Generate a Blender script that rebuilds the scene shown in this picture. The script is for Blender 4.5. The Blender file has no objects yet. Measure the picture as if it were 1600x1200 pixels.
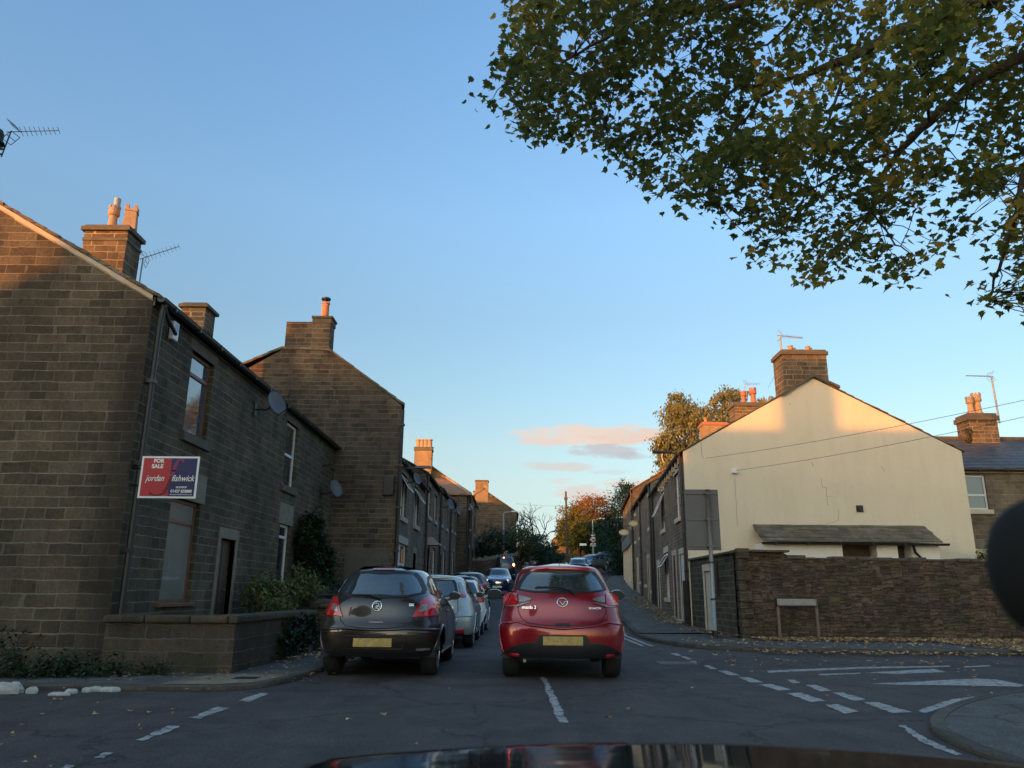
import bpy, math, random
from mathutils import Vector, Matrix, noise as mnoise
R = math.radians
random.seed(11)
C = bpy.context.scene.collection
SC = bpy.context.scene
# ------------------------------------------------------------------ camera
F = 1200.0; PITCH = R(15.15); ROLL = R(0.5); H = 1.15
FW = Vector((0, math.cos(PITCH), math.sin(PITCH))); U0 = Vector((0, -math.sin(PITCH), math.cos(PITCH))); R0 = Vector((1, 0, 0))
UP = U0 * math.cos(ROLL) - R0 * math.sin(ROLL); RT = R0 * math.cos(ROLL) + U0 * math.sin(ROLL)
CAM = Vector((0, 0, H))
cd = bpy.data.cameras.new('camera'); cam = bpy.data.objects.new('camera', cd); C.objects.link(cam)
cd.lens = F / 1600 * 36; cd.sensor_width = 36; cd.clip_end = 3000; cd.clip_start = 0.05
cam.matrix_world = Matrix(((RT.x, UP.x, -FW.x, 0), (RT.y, UP.y, -FW.y, 0), (RT.z, UP.z, -FW.z, H), (0, 0, 0, 1)))
SC.camera = cam
cd.dof.use_dof = True; cd.dof.focus_distance = 14; cd.dof.aperture_fstop = 4.5
def ray(u, v): return FW * F + RT * (u - 800) + UP * (600 - v)
def gz(u, v, z=0.0): d = ray(u, v); return CAM + d * ((z - H) / d.z)
def gy(u, v, y): d = ray(u, v); return CAM + d * (y / d.y)
def gx(u, v, x): d = ray(u, v); return CAM + d * (x / d.x)
# ------------------------------------------------------------------ light
SUN_EL = 3.5; SUN_AZ = 42.0        # the light travels towards +Y, turned SUN_AZ degrees towards +X
sd = bpy.data.lights.new('sun', 'SUN'); sd.energy = 3.0; sd.angle = R(0.6); sd.color = (0.35, 0.115, 0.012)
sun = bpy.data.objects.new('sun', sd); C.objects.link(sun)
Ld = Vector((math.sin(R(SUN_AZ)) * math.cos(R(SUN_EL)), math.cos(R(SUN_AZ)) * math.cos(R(SUN_EL)), -math.sin(R(SUN_EL))))
sun.rotation_mode = 'QUATERNION'; sun.rotation_quaternion = Ld.to_track_quat('-Z', 'Y'); sun.location = (-30, -40, 20)
w = bpy.data.worlds.new('World'); SC.world = w; w.use_nodes = True
nt = w.node_tree; bg = nt.nodes['Background']; bg.inputs['Strength'].default_value = 0.15
sky = nt.nodes.new('ShaderNodeTexSky'); sky.sky_type = 'NISHITA'; sky.sun_disc = False
sky.sun_elevation = R(SUN_EL); sky.sun_rotation = math.atan2(-Ld.x, -Ld.y)
sky.air_density = 1.0; sky.dust_density = 0.6; sky.ozone_density = 2.0; sky.altitude = 200
def wn(t): return nt.nodes.new(t)
def wmath(op, a, b=None, c=None):
    n = wn('ShaderNodeMath'); n.operation = op
    for i, x in enumerate((a, b, c)):
        if x is None: continue
        if isinstance(x, (int, float)): n.inputs[i].default_value = x
        else: nt.links.new(x, n.inputs[i])
    return n.outputs[0]
tc = wn('ShaderNodeTexCoord'); sp = wn('ShaderNodeSeparateXYZ'); nt.links.new(tc.outputs['Generated'], sp.inputs[0])
ty = wmath('MAXIMUM', sp.outputs[1], 0.05)
cu = wmath('DIVIDE', sp.outputs[0], ty); cv = wmath('DIVIDE', sp.outputs[2], ty)
cmb = wn('ShaderNodeCombineXYZ'); nt.links.new(wmath('MULTIPLY', cu, 14), cmb.inputs[0]); nt.links.new(wmath('MULTIPLY', cv, 46), cmb.inputs[1])
nz = wn('ShaderNodeTexNoise'); nt.links.new(cmb.outputs[0], nz.inputs[0]); nz.inputs['Scale'].default_value = 1.0; nz.inputs['Detail'].default_value = 7; nz.inputs['Roughness'].default_value = 0.66
def cdir(u, v): d = ray(u, v); return d.x / d.y, d.z / d.y
CK = .13
prev = sky.outputs[0]
HS = wn('ShaderNodeMix'); HS.data_type = 'RGBA'; HS.blend_type = 'MULTIPLY'; HS.inputs[0].default_value = 1.0
nt.links.new(prev, HS.inputs[6])
# clear evening air away from the sun, brighter and warmer sky on the sunset side behind the camera
erp = wn('ShaderNodeValToRGB'); nt.links.new(sp.outputs[2], erp.inputs[0]); el_ = erp.color_ramp.elements
STOPS = ((0.0, (0.43, 0.614, 1)), (0.019, (0.43, 0.614, 1)), (0.058, (0.423, 0.45, 0.739)), (0.099, (0.453, 0.427, 0.505)), (0.138, (0.524, 0.459, 0.472)), (0.18, (0.567, 0.502, 0.482)), (0.26, (0.584, 0.551, 0.534)), (0.34, (0.628, 0.593, 0.583)), (0.46, (0.745, 0.742, 0.763)), (0.625, (0.748, 0.8, 0.868)), (1.0, (0.785, 0.84, 0.911)))
while len(el_) < len(STOPS): el_.new(.5)
for k, (p_, c_) in enumerate(STOPS): el_[k].position = p_; el_[k].color = (*c_, 1)
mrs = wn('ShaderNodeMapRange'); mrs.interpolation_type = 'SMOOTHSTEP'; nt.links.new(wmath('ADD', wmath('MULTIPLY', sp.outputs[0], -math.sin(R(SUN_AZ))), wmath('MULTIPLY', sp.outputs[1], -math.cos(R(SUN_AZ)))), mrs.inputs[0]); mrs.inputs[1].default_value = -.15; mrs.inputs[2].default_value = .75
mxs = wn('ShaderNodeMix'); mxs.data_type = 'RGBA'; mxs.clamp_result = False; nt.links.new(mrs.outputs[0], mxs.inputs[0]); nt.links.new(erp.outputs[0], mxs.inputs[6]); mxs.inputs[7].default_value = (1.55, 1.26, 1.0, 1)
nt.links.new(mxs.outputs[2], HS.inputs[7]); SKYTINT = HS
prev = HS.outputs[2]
# thin evening clouds low over the street: centre (photo direction), half sizes, strength, colour
for (u, v, hu, hv, st, col) in ((935, 679, 112, 15, .95, (8.0, 6.4, 5.4)), (850, 690, 40, 7, .8, (8.0, 6.0, 5.0)), (1010, 681, 90, 12, .8, (7.6, 5.9, 5.0)),
                           (945, 706, 52, 11, .75, (5.2, 4.9, 5.1)), (885, 729, 62, 7, .6, (6.8, 5.6, 5.0)), (985, 712, 30, 6, .5, (5.0, 5.0, 5.3)),
                           (920, 768, 45, 14, .7, (7.2, 5.9, 5.3)), (985, 758, 50, 9, .6, (7.6, 6.1, 5.2)), (880, 752, 25, 5, .35, (7.4, 6.0, 5.2)), (950, 737, 35, 5, .3, (5.3, 5.3, 5.5)), (1300, 700, 90, 10, .4, (7, 6, 5.5))):
    a, b = cdir(u, v); a2, b2 = cdir(u + hu, v - hv)
    dx = wmath('DIVIDE', wmath('SUBTRACT', cu, a), abs(a2 - a)); dy = wmath('DIVIDE', wmath('SUBTRACT', cv, b), abs(b2 - b))
    r2 = wmath('ADD', wmath('MULTIPLY', dx, dx), wmath('MULTIPLY', dy, dy))
    m = wmath('SUBTRACT', 1.35, r2); m = wmath('ADD', m, wmath('MULTIPLY', wmath('SUBTRACT', nz.outputs[0], 0.49), 5.2))
    mr = wn('ShaderNodeMapRange'); mr.interpolation_type = 'SMOOTHSTEP'; nt.links.new(m, mr.inputs[0]); mr.inputs[1].default_value = 0.0; mr.inputs[2].default_value = 1.15; mr.inputs[4].default_value = st
    mx = wn('ShaderNodeMix'); mx.data_type = 'RGBA'; nt.links.new(mr.outputs[0], mx.inputs[0]); nt.links.new(prev, mx.inputs[6]); mx.inputs[7].default_value = (*[c * CK for c in col], 1)
    prev = mx.outputs[2]
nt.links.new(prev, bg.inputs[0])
SC.view_settings.view_transform = 'Standard'; SC.view_settings.look = 'None'; SC.view_settings.exposure = 2.5; SC.view_settings.gamma = 1
SC.cycles.use_denoising = True; SC.cycles.max_bounces = 6; SC.cycles.transparent_max_bounces = 8
# ------------------------------------------------------------------ object helpers
def tag(o, label=None, cat=None, group=None, kind=None):
    if label: o['label'] = label
    if cat: o['category'] = cat
    if group: o['group'] = group
    if kind: o['kind'] = kind
    return o
def empty(name, loc=(0, 0, 0), rz=0, label=None, cat=None, group=None):
    o = bpy.data.objects.new(name, None); C.objects.link(o); o.location = loc; o.rotation_euler = (0, 0, rz); o.empty_display_size = .2
    return tag(o, label, cat, group)
def copy_tree(o, parent=None):
    c = o.copy(); C.objects.link(c)
    if parent: c.parent = parent
    for ch in list(o.children): copy_tree(ch, c)
    return c
def par(o, parent, keep=True):
    o.parent = parent
    if keep:
        q = parent; m = Matrix.Identity(4)
        while q is not None:
            m = Matrix.LocRotScale(q.location, q.rotation_euler, q.scale) @ m if q.parent is None else m
            q = q.parent
        # parts of parts: every mesh is built in world space with identity transform
        if parent.parent is None: o.matrix_parent_inverse = m.inverted()
    return o
def V3(p): return Vector(p)
class MB:
    def __init__(s): s.v = []; s.f = []; s.m = []; s.col = []
    def poly(s, pts, m=0, c=None):
        i = len(s.v); s.v += [tuple(p) for p in pts]; s.f.append(tuple(range(i, i + len(pts)))); s.m.append(m); s.col.append(c); return s
    def box(s, x0, x1, y0, y1, z0, z1, fr=None, m=0, c=None):
        fr = fr or (lambda a, b, d: (a, b, d)); i = len(s.v)
        for z in (z0, z1):
            for (x, y) in ((x0, y0), (x1, y0), (x1, y1), (x0, y1)): s.v.append(tuple(fr(x, y, z)))
        for q in ((0, 3, 2, 1), (4, 5, 6, 7), (0, 1, 5, 4), (1, 2, 6, 5), (2, 3, 7, 6), (3, 0, 4, 7)):
            s.f.append(tuple(i + k for k in q)); s.m.append(m); s.col.append(c)
        return s
    def tube(s, pts, r, seg=8, m=0, cap=True, c=None):
        pts = [V3(p) for p in pts]; n = len(pts); rr = r if isinstance(r, (list, tuple)) else [r] * n; i0 = len(s.v)
        ref = Vector((0, 0, 1))
        for k in range(n):
            d = (pts[min(k + 1, n - 1)] - pts[max(k - 1, 0)]).normalized()
            if abs(d.dot(ref)) > .95: ref = Vector((1, 0, 0)) if abs(d.x) < .9 else Vector((0, 1, 0))
            a = d.cross(ref).normalized(); b = a.cross(d)
            ref = b
            for j in range(seg):
                t = 2 * math.pi * j / seg; s.v.append(tuple(pts[k] + (a * math.cos(t) + b * math.sin(t)) * rr[k]))
        for k in range(n - 1):
            for j in range(seg):
                j2 = (j + 1) % seg; s.f.append((i0 + k * seg + j, i0 + k * seg + j2, i0 + (k + 1) * seg + j2, i0 + (k + 1) * seg + j)); s.m.append(m); s.col.append(c)
        if cap:
            s.f.append(tuple(i0 + j for j in range(seg))); s.m.append(m); s.col.append(c)
            s.f.append(tuple(i0 + (n - 1) * seg + j for j in reversed(range(seg)))); s.m.append(m); s.col.append(c)
        return s
    def lathe(s, prof, o=(0, 0, 0), seg=16, ax=2, m=0, mod=None):
        # prof: list of (radius, height); ax: axis index
        i0 = len(s.v); o = V3(o)
        for (r, h) in prof:
            for j in range(seg):
                t = 2 * math.pi * j / seg; rr = r * (mod(t, h) if mod else 1)
                if ax == 2: p = (rr * math.cos(t), rr * math.sin(t), h)
                elif ax == 0: p = (h, rr * math.cos(t), rr * math.sin(t))
                else: p = (rr * math.cos(t), h, rr * math.sin(t))
                s.v.append(tuple(o + Vector(p)))
        for k in range(len(prof) - 1):
            for j in range(seg):
                j2 = (j + 1) % seg; s.f.append((i0 + k * seg + j, i0 + k * seg + j2, i0 + (k + 1) * seg + j2, i0 + (k + 1) * seg + j)); s.m.append(m); s.col.append(None)
        for k, rev in ((0, True), (len(prof) - 1, False)):
            if prof[k][0] > 1e-4:
                q = [i0 + k * seg + j for j in range(seg)]; s.f.append(tuple(reversed(q) if rev else q)); s.m.append(m); s.col.append(None)
        return s
    def grid(s, rows, m=0, close=False):
        i0 = len(s.v); n = len(rows[0])
        for r in rows: s.v += [tuple(p) for p in r]
        for k in range(len(rows) - 1):
            for j in range(n if close else n - 1):
                j2 = (j + 1) % n; s.f.append((i0 + k * n + j, i0 + k * n + j2, i0 + (k + 1) * n + j2, i0 + (k + 1) * n + j)); s.m.append(m); s.col.append(None)
        return s
    def build(s, name, mats, parent=None, smooth=False, bevel=0, uv=True, merge=False):
        me = bpy.data.meshes.new(name); me.from_pydata(s.v, [], s.f)
        if not isinstance(mats, (list, tuple)): mats = [mats]
        for mt in mats: me.materials.append(mt)
        me.polygons.foreach_set('material_index', s.m)
        if smooth: me.polygons.foreach_set('use_smooth', [True] * len(s.f))
        if uv:
            ul = me.uv_layers.new(name='UVMap'); co = []
            for p in me.polygons:
                n = p.normal; t = Vector((-n.y, n.x, 0))
                t = t.normalized() if t.length > .15 else Vector((1, 0, 0)); b = n.cross(t)
                if b.z < 0: b = -b
                for vi in p.vertices:
                    q = me.vertices[vi].co; co += [q.dot(t), q.dot(b)]
            ul.data.foreach_set('uv', co)
        if any(c is not None for c in s.col):
            at = me.attributes.new('tone', 'FLOAT', 'FACE'); at.data.foreach_set('value', [c if c is not None else .5 for c in s.col])
        o = bpy.data.objects.new(name, me); C.objects.link(o)
        if parent: par(o, parent)
        if bevel:
            bv = o.modifiers.new('b', 'BEVEL'); bv.width = bevel; bv.segments = 2; bv.limit_method = 'ANGLE'; bv.angle_limit = R(40)
        return o
# ------------------------------------------------------------------ materials
MC = {}
def nodes(name):
    m = bpy.data.materials.new(name); m.use_nodes = True; t = m.node_tree; b = t.nodes['Principled BSDF']
    return m, t, b
def L(t, a, b): t.links.new(a, b)
def N(t, ty, **kw):
    n = t.nodes.new(ty)
    for k, v in kw.items(): setattr(n, k, v)
    return n
def mth(t, op, a, b=None, c=None):
    n = N(t, 'ShaderNodeMath', operation=op)
    for i, x in enumerate((a, b, c)):
        if x is None: continue
        if isinstance(x, (int, float)): n.inputs[i].default_value = x
        else: L(t, x, n.inputs[i])
    return n.outputs[0]
def noise(t, scale, detail=3, rough=.6, vec=None, dim='3D'):
    n = N(t, 'ShaderNodeTexNoise'); n.inputs['Scale'].default_value = scale; n.inputs['Detail'].default_value = detail; n.inputs['Roughness'].default_value = rough
    if vec is not None: L(t, vec, n.inputs['Vector'])
    return n
def ramp(t, fac, stops):
    r = N(t, 'ShaderNodeValToRGB'); e = r.color_ramp.elements
    while len(e) < len(stops): e.new(.5)
    for k, (p, c) in enumerate(stops): e[k].position = p; e[k].color = (*c, 1) if len(c) == 3 else c
    L(t, fac, r.inputs[0]); return r.outputs[0]
def mixc(t, f, a, b, mode='MIX'):
    n = N(t, 'ShaderNodeMix', data_type='RGBA', blend_type=mode)
    if isinstance(f, (int, float)): n.inputs[0].default_value = f
    else: L(t, f, n.inputs[0])
    for i, x in ((6, a), (7, b)):
        if isinstance(x, (tuple, list)): n.inputs[i].default_value = (*x[:3], 1)
        else: L(t, x, n.inputs[i])
    return n.outputs[2]
def bump(t, b, h, dist=.02, st=1.0):
    n = N(t, 'ShaderNodeBump'); n.inputs['Distance'].default_value = dist; n.inputs['Strength'].default_value = st; L(t, h, n.inputs['Height']); L(t, n.outputs[0], b.inputs['Normal'])
def plain(name, col, rough=.6, metal=0, coat=0, var=.12, scale=6, spec=.5, bmp=0):
    if name in MC: return MC[name]
    m, t, b = nodes(name); o = N(t, 'ShaderNodeTexCoord').outputs['Object']
    n = noise(t, scale, 4, .65, o)
    c = mixc(t, n.outputs[0], tuple(x * (1 - var * 1.6) for x in col), tuple(min(1, x * (1 + var * 1.4)) for x in col))
    L(t, c, b.inputs['Base Color']); b.inputs['Roughness'].default_value = rough; b.inputs['Metallic'].default_value = metal
    b.inputs['Coat Weight'].default_value = coat; b.inputs['Coat Roughness'].default_value = .04; b.inputs['Specular IOR Level'].default_value = spec
    if bmp: n2 = noise(t, scale * 8, 3, .6, o); bump(t, b, n2.outputs[0], bmp)
    MC[name] = m; return m
def masonry(name, bw, bh, mort, c1, c2, cm, grow=0, joint=.45, soot=None, wob=.012, lenv=.35, dirt=.5, rough=.9, bd=.012, dirtc=(.035, .032, .028), msm=.25, moss=0, rowv=0.012, big=.35):
    m, t, b = nodes(name); uvn = N(t, 'ShaderNodeTexCoord'); uv = uvn.outputs['UV']; ob = uvn.outputs['Object']
    s = N(t, 'ShaderNodeSeparateXYZ'); L(t, uv, s.inputs[0]); u, v = s.outputs[0], s.outputs[1]
    nw = noise(t, 2.2, 3, .6, uv); nf = noise(t, 9, 2, .6, uv)
    if grow: v = mth(t, 'ADD', v, mth(t, 'MULTIPLY', mth(t, 'MULTIPLY', v, v), grow))
    # rows of unequal height
    n1 = N(t, 'ShaderNodeTexNoise', noise_dimensions='1D'); L(t, v, n1.inputs['W']); n1.inputs['Scale'].default_value = 1.7; n1.inputs['Detail'].default_value = 1
    v2 = mth(t, 'ADD', v, mth(t, 'MULTIPLY', mth(t, 'SUBTRACT', n1.outputs[0], .5), rowv * 10))
    v2 = mth(t, 'ADD', v2, mth(t, 'MULTIPLY', mth(t, 'SUBTRACT', nw.outputs[0], .5), wob * 4))
    v2 = mth(t, 'ADD', v2, mth(t, 'MULTIPLY', mth(t, 'SUBTRACT', nf.outputs[0], .5), wob * 2))
    row = mth(t, 'FLOOR', mth(t, 'DIVIDE', v2, bh))
    cb = N(t, 'ShaderNodeCombineXYZ'); L(t, mth(t, 'MULTIPLY', u, 1 / bw * .55), cb.inputs[0]); L(t, mth(t, 'MULTIPLY', row, 7.31), cb.inputs[1])
    n2 = noise(t, 1.0, 0, .5, cb.outputs[0])
    u2 = mth(t, 'ADD', u, mth(t, 'MULTIPLY', mth(t, 'SUBTRACT', n2.outputs[0], .5), bw * lenv * 5))
    u2 = mth(t, 'ADD', u2, mth(t, 'MULTIPLY', mth(t, 'SUBTRACT', nf.outputs[0], .5), wob * 2))
    c2n = N(t, 'ShaderNodeCombineXYZ'); L(t, u2, c2n.inputs[0]); L(t, v2, c2n.inputs[1])
    br = N(t, 'ShaderNodeTexBrick'); L(t, c2n.outputs[0], br.inputs['Vector']); br.inputs['Scale'].default_value = 1
    br.inputs['Brick Width'].default_value = bw; br.inputs['Row Height'].default_value = bh; br.inputs['Mortar Size'].default_value = mort; br.inputs['Mortar Smooth'].default_value = msm
    br.inputs['Bias'].default_value = 0
    br.inputs['Color1'].default_value = (0, 0, 0, 1); br.inputs['Color2'].default_value = (1, 1, 1, 1); br.inputs['Mortar'].default_value = (.5, .5, .5, 1)
    per = N(t, 'ShaderNodeSeparateColor'); L(t, br.outputs['Color'], per.inputs[0])
    fn = noise(t, 22, 5, .7, uv); gn = noise(t, 5, 4, .65, uv); bn = noise(t, .55, 4, .6, ob)
    tone = mth(t, 'ADD', mth(t, 'MULTIPLY', per.outputs[0], .95), mth(t, 'MULTIPLY', mth(t, 'SUBTRACT', gn.outputs[0], .5), 1.3)); tone = mth(t, 'MAXIMUM', 0, mth(t, 'MINIMUM', 1, tone))
    col = mixc(t, tone, c1, c2)
    hue = N(t, 'ShaderNodeTexNoise'); L(t, c2n.outputs[0], hue.inputs[0]); hue.inputs['Scale'].default_value = 1.1 / bw; hue.inputs['Detail'].default_value = 0
    col = mixc(t, mth(t, 'MULTIPLY', hue.outputs[0], .35), col, (c1[0] * 1.15, c1[1] * .95, c1[2] * .75))
    col = mixc(t, .55, col, ramp(t, fn.outputs[0], [(.28, (.3, .3, .3)), (.5, (.95, .95, .95)), (.75, (1.6, 1.57, 1.5))]), 'MULTIPLY')
    fr_ = mth(t, 'FRACT', mth(t, 'DIVIDE', v2, bh)); bed = mth(t, 'MINIMUM', fr_, mth(t, 'SUBTRACT', 1, fr_)); wv_ = noise(t, 14, 3, .7, uv)
    bed = mth(t, 'SUBTRACT', 1, mth(t, 'SMOOTH_MIN' if False else 'MINIMUM', 1, mth(t, 'DIVIDE', bed, mth(t, 'ADD', mort * .35 / bh, mth(t, 'MULTIPLY', wv_.outputs[0], mort * 1.7 / bh)))))
    mfac = mth(t, 'MAXIMUM', mth(t, 'MULTIPLY', bed, 1.5), mth(t, 'MULTIPLY', br.outputs['Fac'], joint)); mfac = mth(t, 'MINIMUM', 1, mth(t, 'MULTIPLY', mfac, ramp(t, nw.outputs[0], [(.3, (.45, .45, .45)), (.6, (1, 1, 1))])))
    col = mixc(t, mfac, col, cm)
    d = ramp(t, bn.outputs[0], [(.38, (0, 0, 0)), (.68, (1, 1, 1))])
    col = mixc(t, mth(t, 'MULTIPLY', d, dirt), col, dirtc)
    if moss:
        mo = noise(t, 1.6, 5, .7, ob); col = mixc(t, mth(t, 'MULTIPLY', ramp(t, mo.outputs[0], [(.5, (0, 0, 0)), (.66, (1, 1, 1))]), moss), col, (.05, .06, .022))
    # stray dark and pale streaks across the coursing
    stn = noise(t, 1.0, 5, .7, None); mp = N(t, 'ShaderNodeMapping'); L(t, uv, mp.inputs[0]); mp.inputs['Scale'].default_value = (1.3, .5, 1); L(t, mp.outputs[0], stn.inputs['Vector'])
    col = mixc(t, .8, col, ramp(t, stn.outputs[0], [(.3, (.5, .5, .5)), (.5, (1, 1, 1)), (.7, (1.4, 1.36, 1.26))]), 'MULTIPLY')
    if soot:
        so = N(t, 'ShaderNodeSeparateXYZ'); L(t, ob, so.inputs[0]); mr_ = N(t, 'ShaderNodeMapRange', interpolation_type='SMOOTHSTEP'); L(t, mth(t, 'ADD', so.outputs[0], mth(t, 'MULTIPLY', bn.outputs[0], .5)), mr_.inputs[0]); mr_.inputs[1].default_value = soot[0] + .25; mr_.inputs[2].default_value = soot[1] + .25; mr_.inputs[4].default_value = .75
        col = mixc(t, mr_.outputs[0], col, (.02, .018, .016))
    L(t, col, b.inputs['Base Color']); b.inputs['Roughness'].default_value = rough; b.inputs['Specular IOR Level'].default_value = .25
    hgt = mth(t, 'ADD', mth(t, 'MULTIPLY', mth(t, 'SUBTRACT', 1, br.outputs['Fac']), 1), mth(t, 'MULTIPLY', fn.outputs[0], .55))
    hgt = mth(t, 'ADD', hgt, mth(t, 'MULTIPLY', per.outputs[0], big))
    bump(t, b, hgt, bd, 1)
    return m
M = {}
M['grit'] = masonry('coursed gritstone', .36, .185, .011, (.132, .108, .076), (.044, .037, .028), (.25, .232, .19), grow=.028, dirt=.35, soot=(-6.15, -5.5), bd=.02)
M['gritF'] = masonry('green grey gritstone', .31, .165, .011, (.124, .102, .068), (.046, .039, .027), (.23, .212, .17), grow=.02, dirt=.45, dirtc=(.03, .03, .024), bd=.02)
M['grit2'] = masonry('sandstone gable', .34, .15, .011, (.135, .104, .074), (.036, .030, .025), (.24, .21, .165), dirt=.4, lenv=.5, wob=.018, bd=.02, big=.6)
M['gritR'] = masonry('small sandstone', .24, .115, .012, (.26, .19, .135), (.10, .08, .062), (.33, .28, .225), dirt=.25, lenv=.4, wob=.016)
M['gritT'] = masonry('terrace sandstone', .36, .16, .010, (.20, .165, .12), (.09, .078, .06), (.27, .25, .20), dirt=.35)
M['rubble'] = masonry('rubble stone wall', .23, .082, .010, (.150, .106, .078), (.040, .032, .027), (.034, .029, .025), wob=.034, lenv=.7, dirt=.4, bd=.022, msm=.7, moss=.45, rowv=.05, big=.9, joint=.8)
M['gardenwall'] = masonry('old garden wall', .42, .17, .010, (.125, .093, .068), (.042, .036, .029), (.19, .17, .14), wob=.02, dirt=.5, bd=.025, moss=.6)
M['chim'] = masonry('chimney stone', .36, .165, .012, (.185, .135, .088), (.062, .050, .038), (.36, .29, .20), dirt=.3, joint=.9)
M['chimbrick'] = masonry('buff brick', .225, .08, .009, (.34, .235, .14), (.23, .155, .10), (.36, .29, .20), dirt=.15)
M['slate'] = masonry('blue slate', .30, .22, .004, (.10, .105, .12), (.055, .06, .07), (.02, .02, .022), wob=.004, lenv=.1, dirt=.25, rough=.55, bd=.01, rowv=0, msm=.1)
M['stoneslate'] = masonry('stone slate', .42, .24, .008, (.21, .18, .14), (.11, .095, .075), (.03, .027, .022), wob=.012, lenv=.4, dirt=.3, bd=.02, rowv=0, moss=.4)
M['roofred'] = masonry('weathered roof tile', .3, .3, .006, (.34, .19, .11), (.22, .14, .09), (.06, .045, .035), wob=.006, lenv=.2, dirt=.2, bd=.02, rowv=0)
def mk_render():
    m, t, b = nodes('cream painted render'); o = N(t, 'ShaderNodeTexCoord').outputs['Object']
    a = noise(t, .8, 5, .65, o); f = noise(t, 26, 4, .7, o); g = noise(t, 3.2, 5, .75, o)
    col = mixc(t, a.outputs[0], (.63, .545, .40), (.74, .66, .50))
    st = ramp(t, g.outputs[0], [(.60, (0, 0, 0)), (.74, (1, 1, 1))]); col = mixc(t, mth(t, 'MULTIPLY', st, .18), col, (.42, .36, .26))
    sk_ = noise(t, 1.0, 5, .7); mp = N(t, 'ShaderNodeMapping'); L(t, o, mp.inputs[0]); mp.inputs['Scale'].default_value = (2.4, 2.4, .35); L(t, mp.outputs[0], sk_.inputs['Vector']); col = mixc(t, .28, col, ramp(t, sk_.outputs[0], [(.32, (.80, .78, .74)), (.55, (1, 1, 1))]), 'MULTIPLY')
    sp_ = noise(t, 4.7, 1, .5, o); sk = ramp(t, sp_.outputs[0], [(.79, (0, 0, 0)), (.805, (1, 1, 1))]); col = mixc(t, sk, col, (.18, .14, .10))
    L(t, col, b.inputs['Base Color']); b.inputs['Roughness'].default_value = .85; bump(t, b, mth(t, 'ADD', f.outputs[0], mth(t, 'MULTIPLY', g.outputs[0], 2)), .004)
    return m
M['render'] = mk_render()
def mk_asphalt(name, c1, c2, crack=True):
    m, t, b = nodes(name); o = N(t, 'ShaderNodeTexCoord').outputs['Object']
    f = noise(t, 90, 2, .6, o); a = noise(t, .35, 5, .6, o); g = noise(t, 300, 2, .5, o)
    v = N(t, 'ShaderNodeTexVoronoi'); L(t, o, v.inputs['Vector']); v.inputs['Scale'].default_value = 110
    col = mixc(t, a.outputs[0], c1, c2)
    col = mixc(t, ramp(t, v.outputs['Distance'], [(.1, (1, 1, 1)), (.45, (0, 0, 0))]), col, tuple(x * 2.0 for x in c2))
    col = mixc(t, .6, col, ramp(t, f.outputs[0], [(.3, (.5, .5, .5)), (.7, (1.5, 1.5, 1.5))]), 'MULTIPLY')
    pa = noise(t, 1.7, 6, .75, o); col = mixc(t, .7, col, ramp(t, pa.outputs[0], [(.32, (.62, .62, .64)), (.5, (1, 1, 1)), (.68, (1.35, 1.33, 1.28))]), 'MULTIPLY')
    st_ = noise(t, 1.0, 3, .6); mp_ = N(t, 'ShaderNodeMapping'); L(t, o, mp_.inputs[0]); mp_.inputs['Scale'].default_value = (2.2, .12, 1); L(t, mp_.outputs[0], st_.inputs['Vector']); col = mixc(t, .6, col, ramp(t, st_.outputs[0], [(.35, (.75, .75, .76)), (.65, (1.2, 1.19, 1.16))]), 'MULTIPLY')
    gr_ = noise(t, 38, 3, .8, o); col = mixc(t, .8, col, ramp(t, gr_.outputs[0], [(.3, (.55, .55, .55)), (.5, (1, 1, 1)), (.72, (1.6, 1.58, 1.52))]), 'MULTIPLY')
    if crack:
        vc = N(t, 'ShaderNodeTexVoronoi', feature='DISTANCE_TO_EDGE'); wv = noise(t, 1.3, 4, .7, o)
        va = N(t, 'ShaderNodeVectorMath', operation='ADD'); L(t, o, va.inputs[0]); L(t, wv.outputs['Color'], va.inputs[1]); L(t, va.outputs[0], vc.inputs['Vector']); vc.inputs['Scale'].default_value = .33
        ck = ramp(t, vc.outputs['Distance'], [(.004, (1, 1, 1)), (.012, (0, 0, 0))]); col = mixc(t, mth(t, 'MULTIPLY', ck, .55), col, (.012, .012, .013))
        pn = noise(t, .9, 2, .5, o); col = mixc(t, mth(t, 'MULTIPLY', ramp(t, pn.outputs[0], [(.57, (0, 0, 0)), (.6, (1, 1, 1))]), .3), col, tuple(x * .6 for x in c1))
    L(t, col, b.inputs['Base Color']); b.inputs['Roughness'].default_value = .82; b.inputs['Specular IOR Level'].default_value = .35
    bump(t, b, mth(t, 'ADD', v.outputs['Distance'], g.outputs[0]), .006)
    return m
M['asphalt'] = mk_asphalt('asphalt', (.053, .044, .044), (.082, .068, .066))
M['pave'] = mk_asphalt('worn footway asphalt', (.075, .072, .068), (.12, .115, .108))
M['flag'] = masonry('concrete flags', .6, .6, .008, (.27, .22, .155), (.20, .165, .12), (.09, .08, .06), wob=.003, lenv=.05, dirt=.25, rowv=0, bd=.006)
M['kerb'] = masonry('kerb stones', .9, 3.0, .01, (.105, .095, .082), (.06, .055, .048), (.04, .04, .035), wob=.004, lenv=.1, dirt=.3, rowv=0, bd=.006)
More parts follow.
